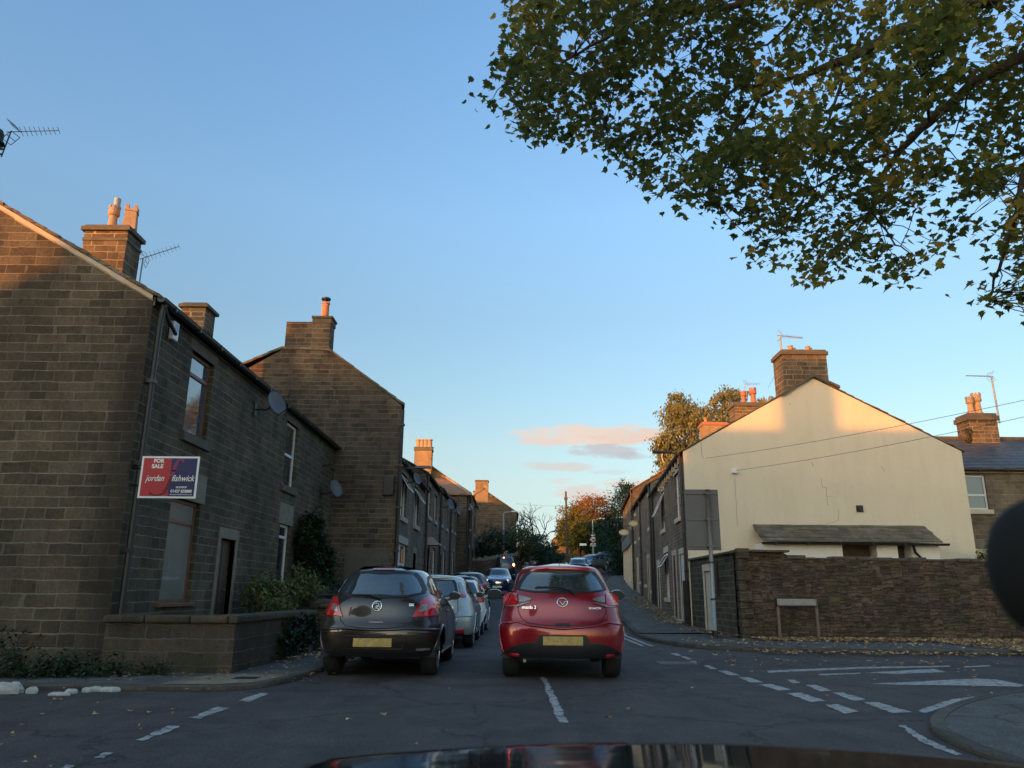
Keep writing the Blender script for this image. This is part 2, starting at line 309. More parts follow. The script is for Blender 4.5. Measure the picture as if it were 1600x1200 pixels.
def mk_paint():
    m, t, b = nodes('worn road paint'); o = N(t, 'ShaderNodeTexCoord').outputs['Object']
    a = noise(t, 9, 5, .75, o); f = noise(t, 60, 3, .7, o)
    k = mth(t, 'ADD', mth(t, 'MULTIPLY', a.outputs[0], .7), mth(t, 'MULTIPLY', f.outputs[0], .4))
    L(t, ramp(t, k, [(.47, (.055, .052, .053)), (.545, (.34, .33, .31)), (.75, (.52, .51, .48))]), b.inputs['Base Color']); b.inputs['Roughness'].default_value = .7; bump(t, b, k, .004)
    return m
M['paint'] = mk_paint()
def mk_grass():
    m, t, b = nodes('grass and soil'); o = N(t, 'ShaderNodeTexCoord').outputs['Object']
    a = noise(t, .25, 5, .7, o); f = noise(t, 8, 4, .7, o)
    L(t, mixc(t, mth(t, 'ADD', mth(t, 'MULTIPLY', a.outputs[0], .6), mth(t, 'MULTIPLY', f.outputs[0], .4)), (.06, .075, .028), (.15, .16, .06)), b.inputs['Base Color']); b.inputs['Roughness'].default_value = .95; bump(t, b, f.outputs[0], .08)
    return m
M['grass'] = mk_grass()
def mk_leaf(name, stops, trans=.35, rough=.55):
    m, t, b = nodes(name); at = N(t, 'ShaderNodeAttribute', attribute_name='tone')
    c = ramp(t, at.outputs['Fac'], stops); L(t, c, b.inputs['Base Color']); b.inputs['Roughness'].default_value = rough; b.inputs['Specular IOR Level'].default_value = .3
    tr = N(t, 'ShaderNodeBsdfTranslucent'); L(t, mixc(t, .5, c, (.8, .75, .2), 'MULTIPLY'), tr.inputs[0]); L(t, c, tr.inputs[0])
    mx = N(t, 'ShaderNodeMixShader'); mx.inputs[0].default_value = trans; L(t, b.outputs[0], mx.inputs[1]); L(t, tr.outputs[0], mx.inputs[2]); L(t, mx.outputs[0], t.nodes['Material Output'].inputs[0])
    return m
M['maple'] = mk_leaf('sycamore leaf', [(0, (.055, .078, .028)), (.45, (.115, .145, .040)), (.72, (.21, .215, .050)), (.88, (.38, .31, .06)), (1, (.52, .34, .08))], .5)
M['birch'] = mk_leaf('birch leaf', [(0, (.10, .12, .045)), (.5, (.17, .175, .075)), (1, (.29, .26, .13))], .35)
M['evergreen'] = mk_leaf('evergreen leaf', [(0, (.008, .026, .014)), (.5, (.014, .045, .022)), (1, (.032, .075, .03))], .12)
M['olive'] = mk_leaf('olive green leaf', [(0, (.045, .06, .02)), (.5, (.09, .11, .035)), (1, (.20, .20, .07))], .25)
M['autumn'] = mk_leaf('autumn leaf', [(0, (.09, .11, .03)), (.3, (.22, .20, .05)), (.6, (.32, .17, .055)), (1, (.38, .14, .055))], .3)
M['ivy'] = mk_leaf('ivy leaf', [(0, (.012, .022, .012)), (.6, (.025, .045, .020)), (1, (.06, .09, .035))], .1, .4)
M['litter'] = mk_leaf('fallen leaf', [(0, (.13, .08, .045)), (.5, (.34, .20, .09)), (.85, (.52, .34, .15)), (1, (.62, .52, .30))], .1, .8)
M['bark'] = plain('bark', (.09, .07, .05), .95, var=.4, scale=12, bmp=.02)
M['bark_dark'] = plain('dark bark', (.045, .035, .028), .95, var=.4, scale=12, bmp=.02)
M['birchbark'] = plain('birch bark', (.42, .38, .32), .8, var=.5, scale=6)
M['black'] = plain('black plastic', (.012, .012, .014), .5, var=.2, bmp=.001)
M['blackiron'] = plain('black painted iron', (.014, .015, .018), .38, var=.3)
M['gutter'] = plain('dark gutter', (.018, .017, .018), .45, var=.2)
M['tyre'] = plain('tyre rubber', (.014, .014, .015), .8, var=.15, scale=20)
M['alloy'] = plain('alloy wheel', (.42, .42, .43), .3, .9, var=.06)
M['upvc'] = plain('white upvc', (.74, .75, .76), .35, var=.04)
M['brownframe'] = plain('brown window frame', (.17, .085, .05), .5, var=.25)
M['cream'] = plain('cream painted stone', (.60, .53, .40), .8, var=.1, bmp=.003)
M['pinkstone'] = plain('pink beige paint', (.52, .40, .31), .8, var=.12, bmp=.003)
M['whitepaint'] = plain('white painted masonry', (.74, .72, .66), .8, var=.08, scale=3, bmp=.003)
M['paintedrock'] = plain('flaking white paint on stone', (.50, .49, .46), .85, var=.4, scale=14, bmp=.01)
M['lintel'] = plain('dressed stone lintel', (.20, .175, .13), .9, var=.3, scale=4, bmp=.006)
M['sillgrey'] = plain('grey stone sill', (.36, .34, .31), .85, var=.2, scale=5, bmp=.004)
M['darkstone'] = plain('sooty stone', (.10, .085, .065), .9, var=.35, scale=4, bmp=.006)
M['galv'] = plain('galvanised steel', (.30, .31, .31), .55, .5, var=.15, scale=3)
M['greysteel'] = plain('grey painted steel', (.13, .135, .14), .5, .2, var=.12, scale=3)
M['signback'] = plain('grey sign back', (.125, .13, .135), .6, .1, var=.1, scale=2)
M['dish'] = plain('dark satellite dish', (.075, .08, .09), .5, var=.1)
M['pot'] = plain('buff clay pot', (.36, .24, .15), .8, var=.2, scale=5, bmp=.004)
M['potred'] = plain('red clay pot', (.34, .13, .08), .75, var=.2, scale=5, bmp=.004)
M['orangepot'] = plain('orange terracotta flue', (.48, .17, .075), .7, var=.15)
M['fascia'] = plain('cream timber fascia', (.62, .52, .38), .6, var=.08)
M['timber'] = plain('dark timber', (.055, .042, .034), .7, var=.3)
M['rust'] = plain('weathered board', (.30, .285, .26), .7, var=.35, scale=9)
M['mortar'] = plain('lime mortar fillet', (.48, .42, .33), .9, var=.2, bmp=.006)
M['patch'] = plain('old cement render', (.11, .10, .082), .9, var=.25, scale=3, bmp=.006)
M['doorwhite'] = plain('white door', (.70, .70, .68), .45, var=.05)
M['doorgreen'] = plain('pale green door', (.20, .27, .24), .5, var=.1)
M['doordark'] = plain('dark door', (.085, .058, .04), .5, var=.2)
M['terracotta'] = plain('pink canopy', (.36, .17, .15), .8, var=.15)
M['oval'] = plain('cream oval sign', (.62, .55, .36), .6, var=.06)
M['cable'] = plain('cable', (.05, .05, .05), .6)
def glass(name, col=(.03, .035, .04), rough=.04, ior=1.6, curtain=None):
    if name in MC: return MC[name]
    m, t, b = nodes(name); o = N(t, 'ShaderNodeTexCoord').outputs['Object']; n = noise(t, 1.1, 2, .5, o)
    c = mixc(t, n.outputs[0], tuple(x * .6 for x in col), tuple(x * 1.4 for x in col)); L(t, c, b.inputs['Base Color'])
    b.inputs['Roughness'].default_value = rough; b.inputs['IOR'].default_value = ior; b.inputs['Coat Weight'].default_value = .6; b.inputs['Coat Roughness'].default_value = .02
    bump(t, b, n.outputs[0], .012, .5); MC[name] = m; return m
M['glass'] = glass('window glass', ior=1.9)
M['glassblue'] = glass('sky lit window glass', (.06, .09, .13), ior=1.9)
M['glassgrey'] = glass('curtained glass', (.21, .205, .18), .12)
M['glasspale'] = glass('pale blind behind glass', (.34, .35, .34), .1)
M['glassposter'] = glass('shop window glass', (.16, .22, .28), .08)
def emit(name, col, st):
    m, t, b = nodes(name); b.inputs['Base Color'].default_value = (*col, 1); b.inputs['Emission Color'].default_value = (*col, 1); b.inputs['Emission Strength'].default_value = st; return m
M['brakelight'] = emit('lit brake light', (1, .10, .08), 3.5)
M['indicator'] = emit('lit amber indicator', (1, .38, .08), 3.5)
# ------------------------------------------------------------------ text
def text(body, size, mat, parent, mtx, shear=0.0, name='lettering', align='CENTER', ext=.0015, bold=0, sx=1.0):
    cu_ = bpy.data.curves.new(name, 'FONT'); cu_.body = body; cu_.size = size; cu_.shear = shear; cu_.align_x = align; cu_.extrude = ext; cu_.offset = bold; cu_.resolution_u = 3
    to = bpy.data.objects.new(name, cu_); C.objects.link(to); bpy.context.view_layer.update()
    me = bpy.data.meshes.new_from_object(to.evaluated_get(bpy.context.evaluated_depsgraph_get())); bpy.data.objects.remove(to)
    me.transform(mtx @ Matrix.Diagonal((sx, 1, 1, 1))); me.materials.clear(); me.materials.append(mat); me.name = name
    o = bpy.data.objects.new(name, me); C.objects.link(o); par(o, parent); return o
def face_mtx(origin, right, up):
    r = Vector(right).normalized(); u = Vector(up).normalized(); n = r.cross(u)
    return Matrix(((r.x, u.x, n.x, origin[0]), (r.y, u.y, n.y, origin[1]), (r.z, u.z, n.z, origin[2]), (0, 0, 0, 1)))
# ------------------------------------------------------------------ terrain
GP = [(-200, 0), (24, 0), (30, .22), (36, .45), (44, .82), (50, 1.12), (58, 1.6), (65, 2.25), (72, 2.95), (85, 4.3), (100, 5.7), (150, 9.5), (260, 15), (600, 22)]
def lin(tab, y):
    if y <= tab[0][0]: return tab[0][1]
    for (a, p), (b, q) in zip(tab, tab[1:]):
        if y <= b: return p + (q - p) * (y - a) / (b - a)
    return tab[-1][1]
def g(y): return sum(lin(GP, y + k) for k in (-3, -1.5, 0, 1.5, 3)) / 5
def rng(a, b, st): n = max(1, int(round((b - a) / st))); return [a + (b - a) * k / n for k in range(n + 1)]
TX, TY = .0924, .9957                                              # direction of the right-hand terrace
def xterr(y): return 5.72 + (y - 25.3) * TX / TY                  # its front line
xl = lambda y: lin([(-60, -2.9), (44, -2.85), (52, -2.3), (60, -1.1), (68, .9), (76, 4), (84, 9), (92, 16), (104, 30)], y)
xr = lambda y: lin([(-60, 3.4), (22, 3.45), (30, 4.1), (59, 6.7), (66, 8.2), (74, 12), (82, 19), (92, 32), (104, 50)], y)
YS = sorted(set([-60, -30] + rng(-12, 22, 2) + rng(22, 110, 1.0) + rng(110, 300, 10) + [400, 600]))
mb = MB(); XS = [-400, -200, -100, -50, -25, -10, 0, 10, 25, 50, 100, 200, 400]
mb.grid([[(x, y, g(y) - .03) for x in XS] for y in YS]); tag(mb.build('ground', M['grass'], smooth=True), kind='structure')
mb = MB(); mb.grid([[(x, y, g(y) + .0) for x in rng(-45, 45, 15)] for y in YS if -30 <= y <= 22])
mb.grid([[(xl(y) - .3, y, g(y)), ((xl(y) + xr(y)) / 2, y, g(y) + (.02 if y > 22 else 0)), (xr(y) + .3, y, g(y))] for y in YS if 22 <= y <= 104])
tag(mb.build('road', M['asphalt']), kind='structure')
# ---- pavements: slab tops 0.1 above the road with kerb stones along the road edge
def slab(name, poly, kerb_n, z=.10, mat='pave'):
    mb = MB(); mb.poly([(x, y, z) for x, y in poly])
    n = len(poly)
    for k in range(n):
        a = poly[k]; b = poly[(k + 1) % n]; mb.poly([(a[0], a[1], -.05), (b[0], b[1], -.05), (b[0], b[1], z), (a[0], a[1], z)])
    tag(mb.build(name, M[mat]), kind='structure')
    kb = MB()
    ar = sum(poly[k][0] * poly[(k + 1) % n][1] - poly[(k + 1) % n][0] * poly[k][1] for k in range(n)); sgn = 1 if ar > 0 else -1
    pts = [Vector(p) for p in poly[:kerb_n]]; rows = []
    for k, p in enumerate(pts):
        d = (pts[min(k + 1, len(pts) - 1)] - pts[max(k - 1, 0)]).normalized(); nn = Vector((d.y, -d.x)) * sgn
        o = p + nn * .07; i = p - nn * .06
        rows.append([(o.x, o.y, -.05), (o.x, o.y, z - .012), (o.x - nn.x * .015, o.y - nn.y * .015, z + .006), (i.x, i.y, z + .006), (i.x, i.y, z - .03)])
    kb.grid(rows); tag(kb.build('kerb', M['kerb']), kind='structure')
def smooth_poly(pts, it=2):
    for _ in range(it):
        q = [pts[0]]
        for a, b in zip(pts, pts[1:]): q += [(a[0] * .75 + b[0] * .25, a[1] * .75 + b[1] * .25), (a[0] * .25 + b[0] * .75, a[1] * .25 + b[1] * .75)]
        pts = q + [pts[-1]]
    return pts
# left: along the side street, round the corner, up the main street
kl = smooth_poly([(-30, 9.6), (-12, 9.62), (-4.6, 9.62), (-3.35, 9.66), (-2.98, 10.0), (-2.80, 11.4), (-2.80, 14)], 2)
slab('pavement', kl + [(-2.80, 22), (-5.6, 22), (-5.6, 10.9), (-30, 10.9)], len(kl) + 1, .06)
kr = smooth_poly([(40, 15.6), (14, 16.2), (7, 16.5), (4.6, 16.9), (3.75, 18.2), (3.5, 20.5), (3.5, 21.9)], 3)
slab('pavement', kr + [(3.5, 22), (6.2, 22), (6.2, 20.5), (40, 20.5)], len(kr) + 1, .08)
kn = smooth_poly([tuple(gz(*p)[:2]) for p in ((1600, 1086), (1560, 1091), (1505, 1104), (1470, 1122), (1462, 1142), (1500, 1165), (1560, 1188), (1640, 1215))], 2)
slab('pavement', kn + [(4.6, 2), (4.6, -20), (30, -20), (30, 11.5)], len(kn), .045)
for side in (0, 1):                                                  # footways climbing with the street
    f = MB(); k = MB(); ys = [y for y in YS if 22 <= y <= 100]
    if side == 0: e0 = lambda y: xl(y); e1 = lambda y: xl(y) - (2.8 if y < 24.1 else 1.2)
    else: e0 = lambda y: xr(y) + .05; e1 = lambda y: xr(y) + 3.2
    s_ = -1 if side == 0 else 1
    f.grid([[(e0(y), y, g(y) + .09), (e1(y), y, g(y) + .12)] for y in ys])
    k.grid([[(e0(y) - .06 * s_, y, g(y) - .05), (e0(y) - .06 * s_, y, g(y) + .095), (e0(y) + .09 * s_, y, g(y) + .097), (e0(y) + .09 * s_, y, g(y) + .05)] for y in ys])
    tag(f.build('pavement', M['pave']), kind='structure'); tag(k.build('kerb', M['kerb']), kind='structure')
# flag patch at the left corner
mb = MB(); mb.poly([(x, y, .064) for x, y in ((-4.15, 9.74), (-3.5, 9.76), (-3.1, 9.98), (-2.92, 10.9), (-3.75, 10.95), (-4.05, 10.6))]); tag(mb.build('pavement_flags', M['flag']), kind='structure')
mb = MB(); mb.box(-3.5, -3.2, 10.3, 10.55, .05, .068); tag(mb.build('inspection_cover', M['blackiron'], None, bevel=.004), 'small rectangular metal cover in the flags at the left corner', 'cover')
# ---- road markings, from the photograph onto the ground
def mark(quads, name='road_marking'):
    mb = MB()
    rm = random.Random(int(quads[0][0][0] * 7))
    for q in quads:
        P = [gz(*c, .005) for c in q]; out = []
        for a, c in zip(P, P[1:] + P[:1]):
            n = max(2, int((c - a).length / .035)); d = (c - a).normalized(); w_ = 0
            for k in range(n): w_ = w_ * .5 + rm.uniform(-.011, .011) + (rm.uniform(-.035, 0) if rm.random() < .06 else 0); e = a.lerp(c, k / n); out.append((e.x - d.y * w_, e.y + d.x * w_, .005))
        mb.poly(out)
    tag(mb.build(name, M['paint']), kind='structure')
mark([[(844, 1058), (853, 1058), (889, 1129), (873, 1129)]])
mark([[(373, 1095), (404, 1083), (421, 1083), (390, 1097)], [(296, 1121), (340, 1104), (357, 1106), (312, 1123)],
      [(213, 1156), (262, 1134), (284, 1134), (250, 1148), (222, 1158)], [(147, 1184), (165, 1175), (178, 1176), (160, 1185)], [(90, 1201), (106, 1194), (118, 1196), (100, 1205)]])
mark([[(1047, 1021), (1056, 1020), (1066, 1024), (1058, 1025)], [(1063, 1026), (1070, 1025), (1082, 1030), (1076, 1031)], [(1078, 1033), (1086, 1032), (1090, 1037), (1083, 1037)],
      [(1098, 1040), (1106, 1039), (1121, 1045), (1113, 1046)], [(1121, 1048), (1135, 1048), (1157, 1055), (1140, 1055)], [(1152, 1058), (1170, 1058), (1194, 1066), (1172, 1066)],
      [(1185, 1069), (1204, 1068), (1239, 1078), (1216, 1079)], [(1231, 1083), (1253, 1082), (1290, 1095), (1266, 1097)], [(1287, 1101), (1308, 1100), (1344, 1112), (1322, 1115)]])
mark([[(1231, 1062), (1242, 1062), (1250, 1067), (1238, 1068)], [(1257, 1070), (1275, 1070), (1302, 1079), (1282, 1080)], [(1299, 1082), (1318, 1082), (1354, 1093), (1334, 1095)],
      [(1349, 1097), (1372, 1097), (1426, 1113), (1395, 1114)]])
mark([[(1404, 1133), (1412, 1132), (1450, 1155), (1502, 1178), (1492, 1180), (1440, 1160)]])
mark([[(1198, 1048), (1340, 1042), (1485, 1040), (1485, 1042), (1340, 1045), (1200, 1051)], [(1505, 1041), (1548, 1039), (1548, 1041), (1506, 1043)]])
mark([[(1350, 1051), (1460, 1045), (1478, 1050), (1400, 1053)], [(1278, 1053), (1345, 1051), (1346, 1053), (1280, 1055)]])
mark([[(1360, 1068), (1430, 1065), (1524, 1060), (1560, 1062), (1600, 1070), (1600, 1073), (1500, 1071), (1400, 1070)]])
mark([[(1432, 1110), (1490, 1092), (1560, 1085), (1600, 1083), (1600, 1087), (1560, 1089), (1500, 1097), (1446, 1114)]])
mb = MB()                                                            # double lines along the right kerb up the hill
for off in (.28, .48): mb.grid([[(xr(y) - off - .05, y, g(y) + .012), (xr(y) - off + .05, y, g(y) + .012)] for y in [y for y in YS if 17.9 <= y <= 66]])
tag(mb.build('road_marking', M['paint']), kind='structure')
# ------------------------------------------------------------------ building kit
def frame3(O, d, side):
    d = Vector((d[0], d[1])).normalized(); n = Vector((-d.y, d.x)) if side < 0 else Vector((d.y, -d.x))   # n points into the house
    return lambda s, t, z: Vector((O[0] + d.x * s + n.x * t, O[1] + d.y * s + n.y * t, z))
def window(root, fr, s0, s1, z0, z1, fmat='upvc', trans=(), mull=(), glassm='glass', sill='sillgrey', lint='lintel', deep=.13, bar=.06, openl=None, sh=.16, lh=.24):
    wname = 'window'
    b = MB(); t0, t1 = deep - .055, deep
    b.box(s0, s1, t0, t1, z1 - bar, z1, fr); b.box(s0, s1, t0, t1, z0, z0 + bar, fr); b.box(s0, s0 + bar, t0, t1, z0 + bar, z1 - bar, fr); b.box(s1 - bar, s1, t0, t1, z0 + bar, z1 - bar, fr)
    for q in trans: zz = z0 + (z1 - z0) * q; b.box(s0 + bar, s1 - bar, t0 - .004, t1 - .004, zz - bar * .5, zz + bar * .5, fr)
    for q in mull: ss = s0 + (s1 - s0) * q; b.box(ss - bar * .45, ss + bar * .45, t0 - .002, t1 - .002, z0 + bar, z1 - bar, fr)
    w_ = b.build(wname, M[fmat], root)
    p = MB(); p.box(s0 + bar, s1 - bar, deep - .03, deep - .02, z0 + bar, z1 - bar, fr); p.build('pane', M[glassm], w_)
    if openl:                                                          # a top light swung outwards
        za, zb = z0 + (z1 - z0) * openl[0], z1 - bar; out = openl[1]; q = MB()
        f2 = lambda s, t, z: fr(s, t + (-(zb - z) / (zb - za)) * out, z)
        for (a, b_, c, d_) in ((s0 + .02, s1 - .02, za, za + .05), (s0 + .02, s1 - .02, zb - .05, zb), (s0 + .02, s0 + .07, za + .05, zb - .05), (s1 - .07, s1 - .02, za + .05, zb - .05)): q.box(a, b_, .02, .05, c, d_, f2)
        ca = q.build('casement', M[fmat], w_); g_ = MB(); g_.box(s0 + .07, s1 - .07, .03, .04, za + .05, zb - .05, f2); g_.build('casement_glass', M['glasspale'], w_)
    if sill: q = MB(); q.box(s0 - .1, s1 + .1, -.07, deep - .06, z0 - sh, z0, fr); q.build('sill', M[sill], w_, bevel=.008)
    if lint: q = MB(); q.box(s0 - .14, s1 + .14, -.012, deep - .06, z1, z1 + lh, fr); q.build('lintel', M[lint], w_, bevel=.006)
    return w_
def door(root, fr, s0, s1, z0, z1, dmat='doordark', surround='lintel', sw=.13, deep=.16, fan=0, label=None):
    b = MB(); b.box(s0, s1, deep - .05, deep, z0, z1 - fan, fr); n = 3
    for i in range(2):
        for j in range(n):
            a = s0 + .08 + i * (s1 - s0 - .12) / 2; c = z0 + .12 + j * (z1 - fan - z0 - .16) / n
            b.box(a, a + (s1 - s0 - .28) / 2, deep - .062, deep - .052, c, c + (z1 - fan - z0 - .3) / n, fr)
    d_ = b.build('door', M[dmat], root)
    if label: d_['label'] = label
    h = MB(); h.tube([fr(s1 - .1, deep - .09, z0 + 1.0), fr(s1 - .2, deep - .09, z0 + 1.0)], .012); h.build('handle', M['alloy'], d_)
    if fan: q = MB(); q.box(s0, s1, deep - .04, deep - .03, z1 - fan, z1, fr); q.build('fanlight', M['glass'], d_)
    if surround:
        q = MB(); q.box(s0 - sw, s0, -.02, .1, z0 - .02, z1 + .0, fr); q.box(s1, s1 + sw, -.02, .1, z0 - .02, z1, fr); q.box(s0 - sw, s1 + sw, -.024, .1, z1, z1 + .2, fr); q.build('door_surround', M[surround], d_, bevel=.006)
    s = MB(); s.box(s0 - .1, s1 + .1, -.25, .05, z0 - .3, z0, fr); s.build('doorstep', M['sillgrey'], d_, bevel=.01)
    return d_
def wall_open(mb, fr, L_, z0, z1, ops, deep=.16):
    ss = sorted(set([0, L_] + [o[0] for o in ops] + [o[1] for o in ops])); zs = sorted(set([z0, z1] + [o[2] for o in ops] + [o[3] for o in ops]))
    for a, b in zip(ss, ss[1:]):
        for c, d in zip(zs, zs[1:]):
            if any(o[0] <= a + 1e-6 and b <= o[1] + 1e-6 and o[2] <= c + 1e-6 and d <= o[3] + 1e-6 for o in ops): continue
            mb.poly([fr(a, 0, c), fr(b, 0, c), fr(b, 0, d), fr(a, 0, d)])
    for (a, b, c, d) in [o[:4] for o in ops]:
        q_ = deep + .3; mb.poly([fr(a, 0, c), fr(a, q_, c), fr(a, q_, d), fr(a, 0, d)]); mb.poly([fr(b, 0, c), fr(b, q_, c), fr(b, q_, d), fr(b, 0, d)])
        mb.poly([fr(a, 0, d), fr(b, 0, d), fr(b, q_, d), fr(a, q_, d)]); mb.poly([fr(a, 0, c), fr(b, 0, c), fr(b, q_, c), fr(a, q_, c)])
        mb.poly([fr(a, deep + .3, c), fr(b, deep + .3, c), fr(b, deep + .3, d), fr(a, deep + .3, d)], 1)
def pot(root, x, y, z, kind='crown', mat='pot', s=1.0, rot=.3):
    b = MB()
    if kind == 'crown':
        b.lathe([(.17 * s, 0), (.15 * s, .08), (.12 * s, .14), (.105 * s, .42 * s), (.15 * s, .46 * s), (.16 * s, .50 * s), (.15 * s, .54 * s), (.15 * s, .66 * s), (.12 * s, .66 * s), (.12 * s, .45 * s)], (x, y, z), 16)
        for k in range(8):
            a = k * math.pi / 4 + rot; f = lambda p, q, r, a=a: Vector((x + math.cos(a) * p - math.sin(a) * q, y + math.sin(a) * p + math.cos(a) * q, z + r)); b.box(.12 * s, .155 * s, -.03 * s, .03 * s, .66 * s, .73 * s, f)
    elif kind == 'square':
        ca, sa = math.cos(rot), math.sin(rot); f = lambda p, q, r: Vector((x + ca * p * (1 - .35 * r) - sa * q * (1 - .35 * r), y + sa * p * (1 - .35 * r) + ca * q * (1 - .35 * r), z + r))
        b.box(-.19 * s, .19 * s, -.19 * s, .19 * s, 0, .6 * s, f); b.box(-.215 * s, .215 * s, -.215 * s, .215 * s, .6 * s, .66 * s, f)
        for i in (-1, 1):
            for j in (-1, 1): b.box(min(i * .21, i * .09) * s, max(i * .21, i * .09) * s, min(j * .21, j * .09) * s, max(j * .21, j * .09) * s, .66 * s, .82 * s, f)
    elif kind == 'plain': b.lathe([(.12 * s, 0), (.11 * s, .04), (.10 * s, .28 * s), (.125 * s, .30 * s), (.125 * s, .35 * s), (.09 * s, .35 * s), (.09 * s, .2 * s)], (x, y, z), 12)
    elif kind == 'steel': b.lathe([(.08 * s, 0), (.08 * s, .3 * s), (.065 * s, .3 * s)], (x, y, z), 12)
    elif kind == 'flue':
        b.lathe([(.16, 0), (.16, .05), (.125, .07), (.12, .5), (.14, .52), (.14, .56), (.11, .56)], (x, y, z), 16)
    o = b.build('chimney_pot', M[mat], root, smooth=False)
    if kind == 'flue':
        c = MB(); c.lathe([(.16, .70), (.15, .73), (.04, .77), (0.001, .78)], (x, y, z), 16); c.lathe([(.155, .68), (.16, .70)], (x, y, z), 16)
        for k in range(4): a = k * math.pi / 2; c.box(-.01, .01, -.01, .01, .55, .70, lambda p, q, r, a=a: Vector((x + math.cos(a) * .11 + p, y + math.sin(a) * .11 + q, z + r)))
        c.build('flue_cap', M['blackiron'], root)
    return o
def chimney(root, x0, x1, y0, y1, z0, z1, mat='chim', cap=.06, pots=(), capmat='darkstone', band=.12, fr=None):
    b = MB(); b.box(x0, x1, y0, y1, z0, z1 - band, fr); st = b.build('chimney', M[mat], root)
    b = MB(); b.box(x0 - cap, x1 + cap, y0 - cap, y1 + cap, z1 - band, z1 - band * .35, fr); b.box(x0 - cap * .2, x1 + cap * .2, y0 - cap * .2, y1 + cap * .2, z1 - band * .35, z1, fr)
    b.build('chimney_cap', M[capmat], st, bevel=.015)
    for (px, py, k, m_, s_) in pots:
        q = fr(x0 + (x1 - x0) * px, y0 + (y1 - y0) * py, z1) if fr else (x0 + (x1 - x0) * px, y0 + (y1 - y0) * py, z1)
        mo = MB(); mo.lathe([(.2 * s_, -.01), (.18 * s_, .03), (.12 * s_, .06)], q, 12); mo.build('mortar_bed', M['mortar'], st)
        pot(st, q[0], q[1], q[2] + .02, k, m_, s_)
    return st
def roof_slope(mb, fr, s0, s1, ta, za, tb, zb, rows=0, th=.05, ragged=.03):
    # slates laid in courses from the eaves (ta,za) to the ridge (tb,zb)
    n = rows or 1; rnd = random.Random(int(abs(s0) * 100 + abs(za) * 10) + 3)
    for k in range(n):
        f0, f1 = k / n, (k + 1) / n + (.25 / n if k < n - 1 else 0)
        a, b, c, d = ta + (tb - ta) * f0, za + (zb - za) * f0, ta + (tb - ta) * f1, za + (zb - za) * f1
        e0 = rnd.uniform(-ragged, ragged) if rows else 0; e1 = rnd.uniform(-ragged, ragged) if rows else 0
        lift = .022 if rows else 0
        P = [fr(s0 - e0, a, b + lift), fr(s1 + e1, a, b + lift), fr(s1 + e1, c, d), fr(s0 - e0, c, d)]; Q = [fr(s0 - e0, a, b + lift + th), fr(s1 + e1, a, b + lift + th), fr(s1 + e1, c, d + th), fr(s0 - e0, c, d + th)]
        mb.poly(P[::-1]); mb.poly(Q)
        for i in range(4): j = (i + 1) % 4; mb.poly([P[i], P[j], Q[j], Q[i]])
def gutter(root, fr, s0, s1, z, t=-.12, mat='gutter', r=.06):
    b = MB(); n = 6; rows = []
    for s in (s0, s1): rows.append([fr(s, t + math.cos(math.pi * k / n + math.pi) * r, z + math.sin(math.pi * k / n + math.pi) * r) for k in range(n + 1)] + [fr(s, t + r, z + .012), fr(s, t - r - .004, z + .012)])
    b.grid(rows); b.poly(rows[0]); b.poly(rows[1]); k = s0 + .4
    while k < s1: b.box(k, k + .04, t - r - .006, t + r, z - r - .01, z + .015, fr); k += 1.0
    return b.build('gutter', M[mat], root)
def downpipe(root, fr, s, z0, z1, t=-.08, r=.04, mat='gutter', offset=True):
    b = MB(); pts = [fr(s, t, z0), fr(s, t, z1 - .45), fr(s - .0, t, z1 - .35)]
    if offset: pts += [fr(s, t - .02, z1 - .1), fr(s, -.12, z1)]
    b.tube(pts, r, 10); z = z0 + .3
    while z < z1 - .5: b.box(s - .06, s + .06, t - r - .01, 0, z, z + .06, fr); z += 1.25
    return b.build('downpipe', M[mat], root)
def house(label, O, d, side, Ln, D, base, eave, ridge_t, ridge_z, ops=(), wf='gritT', wg='grit2', rf='slate', rows=0, eave_b=None, group='stone houses along the street', gable0=True, gable1=True, verge=.05, gut=True, name='terraced_house', cat='house', ov=.12, th=.05):
    fr = frame3(O, d, side); root = empty(name, fr(Ln / 2, D / 2, base), 0, label, cat, group)
    eb = eave if eave_b is None else eave_b
    b = MB(); wall_open(b, fr, Ln, base - 1.5, eave, [o[:4] for o in ops]); b.build('front_wall', [M[wf], M['doordark']], root)
    b = MB(); b.poly([fr(0, D, base - 1.5), fr(Ln, D, base - 1.5), fr(Ln, D, eb), fr(0, D, eb)]); b.build('back_wall', M[wf], root)
    for s, on in ((0, gable0), (Ln, gable1)):
        if on: b = MB(); b.poly([fr(s, 0, base - 1.5), fr(s, D, base - 1.5), fr(s, D, eb), fr(s, ridge_t, ridge_z), fr(s, 0, eave)]); b.build('gable_wall', M[wg if s == 0 else wf], root)
    b = MB(); sl = (ridge_z - eave) / ridge_t; sl2 = (ridge_z - eb) / (D - ridge_t)
    v0 = verge if gable0 else 0; v1 = verge if gable1 else 0
    roof_slope(b, fr, -v0, Ln + v1, -ov, eave - sl * ov + .02, ridge_t, ridge_z + .02, rows, th); roof_slope(b, fr, -v0, Ln + v1, D + ov, eb - sl2 * ov + .02, ridge_t, ridge_z + .02, rows, th)
    rf_ = b.build('roof', M[rf], root)
    q = MB(); q.tube([fr(-v0, ridge_t, ridge_z + .06 + th), fr(Ln + v1, ridge_t, ridge_z + .06 + th)], .09, 8); q.build('ridge_tiles', M['darkstone'], rf_)
    if gut: gutter(root, fr, 0, Ln, eave - sl * ov + .0, -.14 - .02)
    for o in ops:
        k = dict(o[5]) if len(o) > 5 else {}
        (window if o[4] == 'w' else door)(root, fr, *o[:4], **k)
    return root, fr
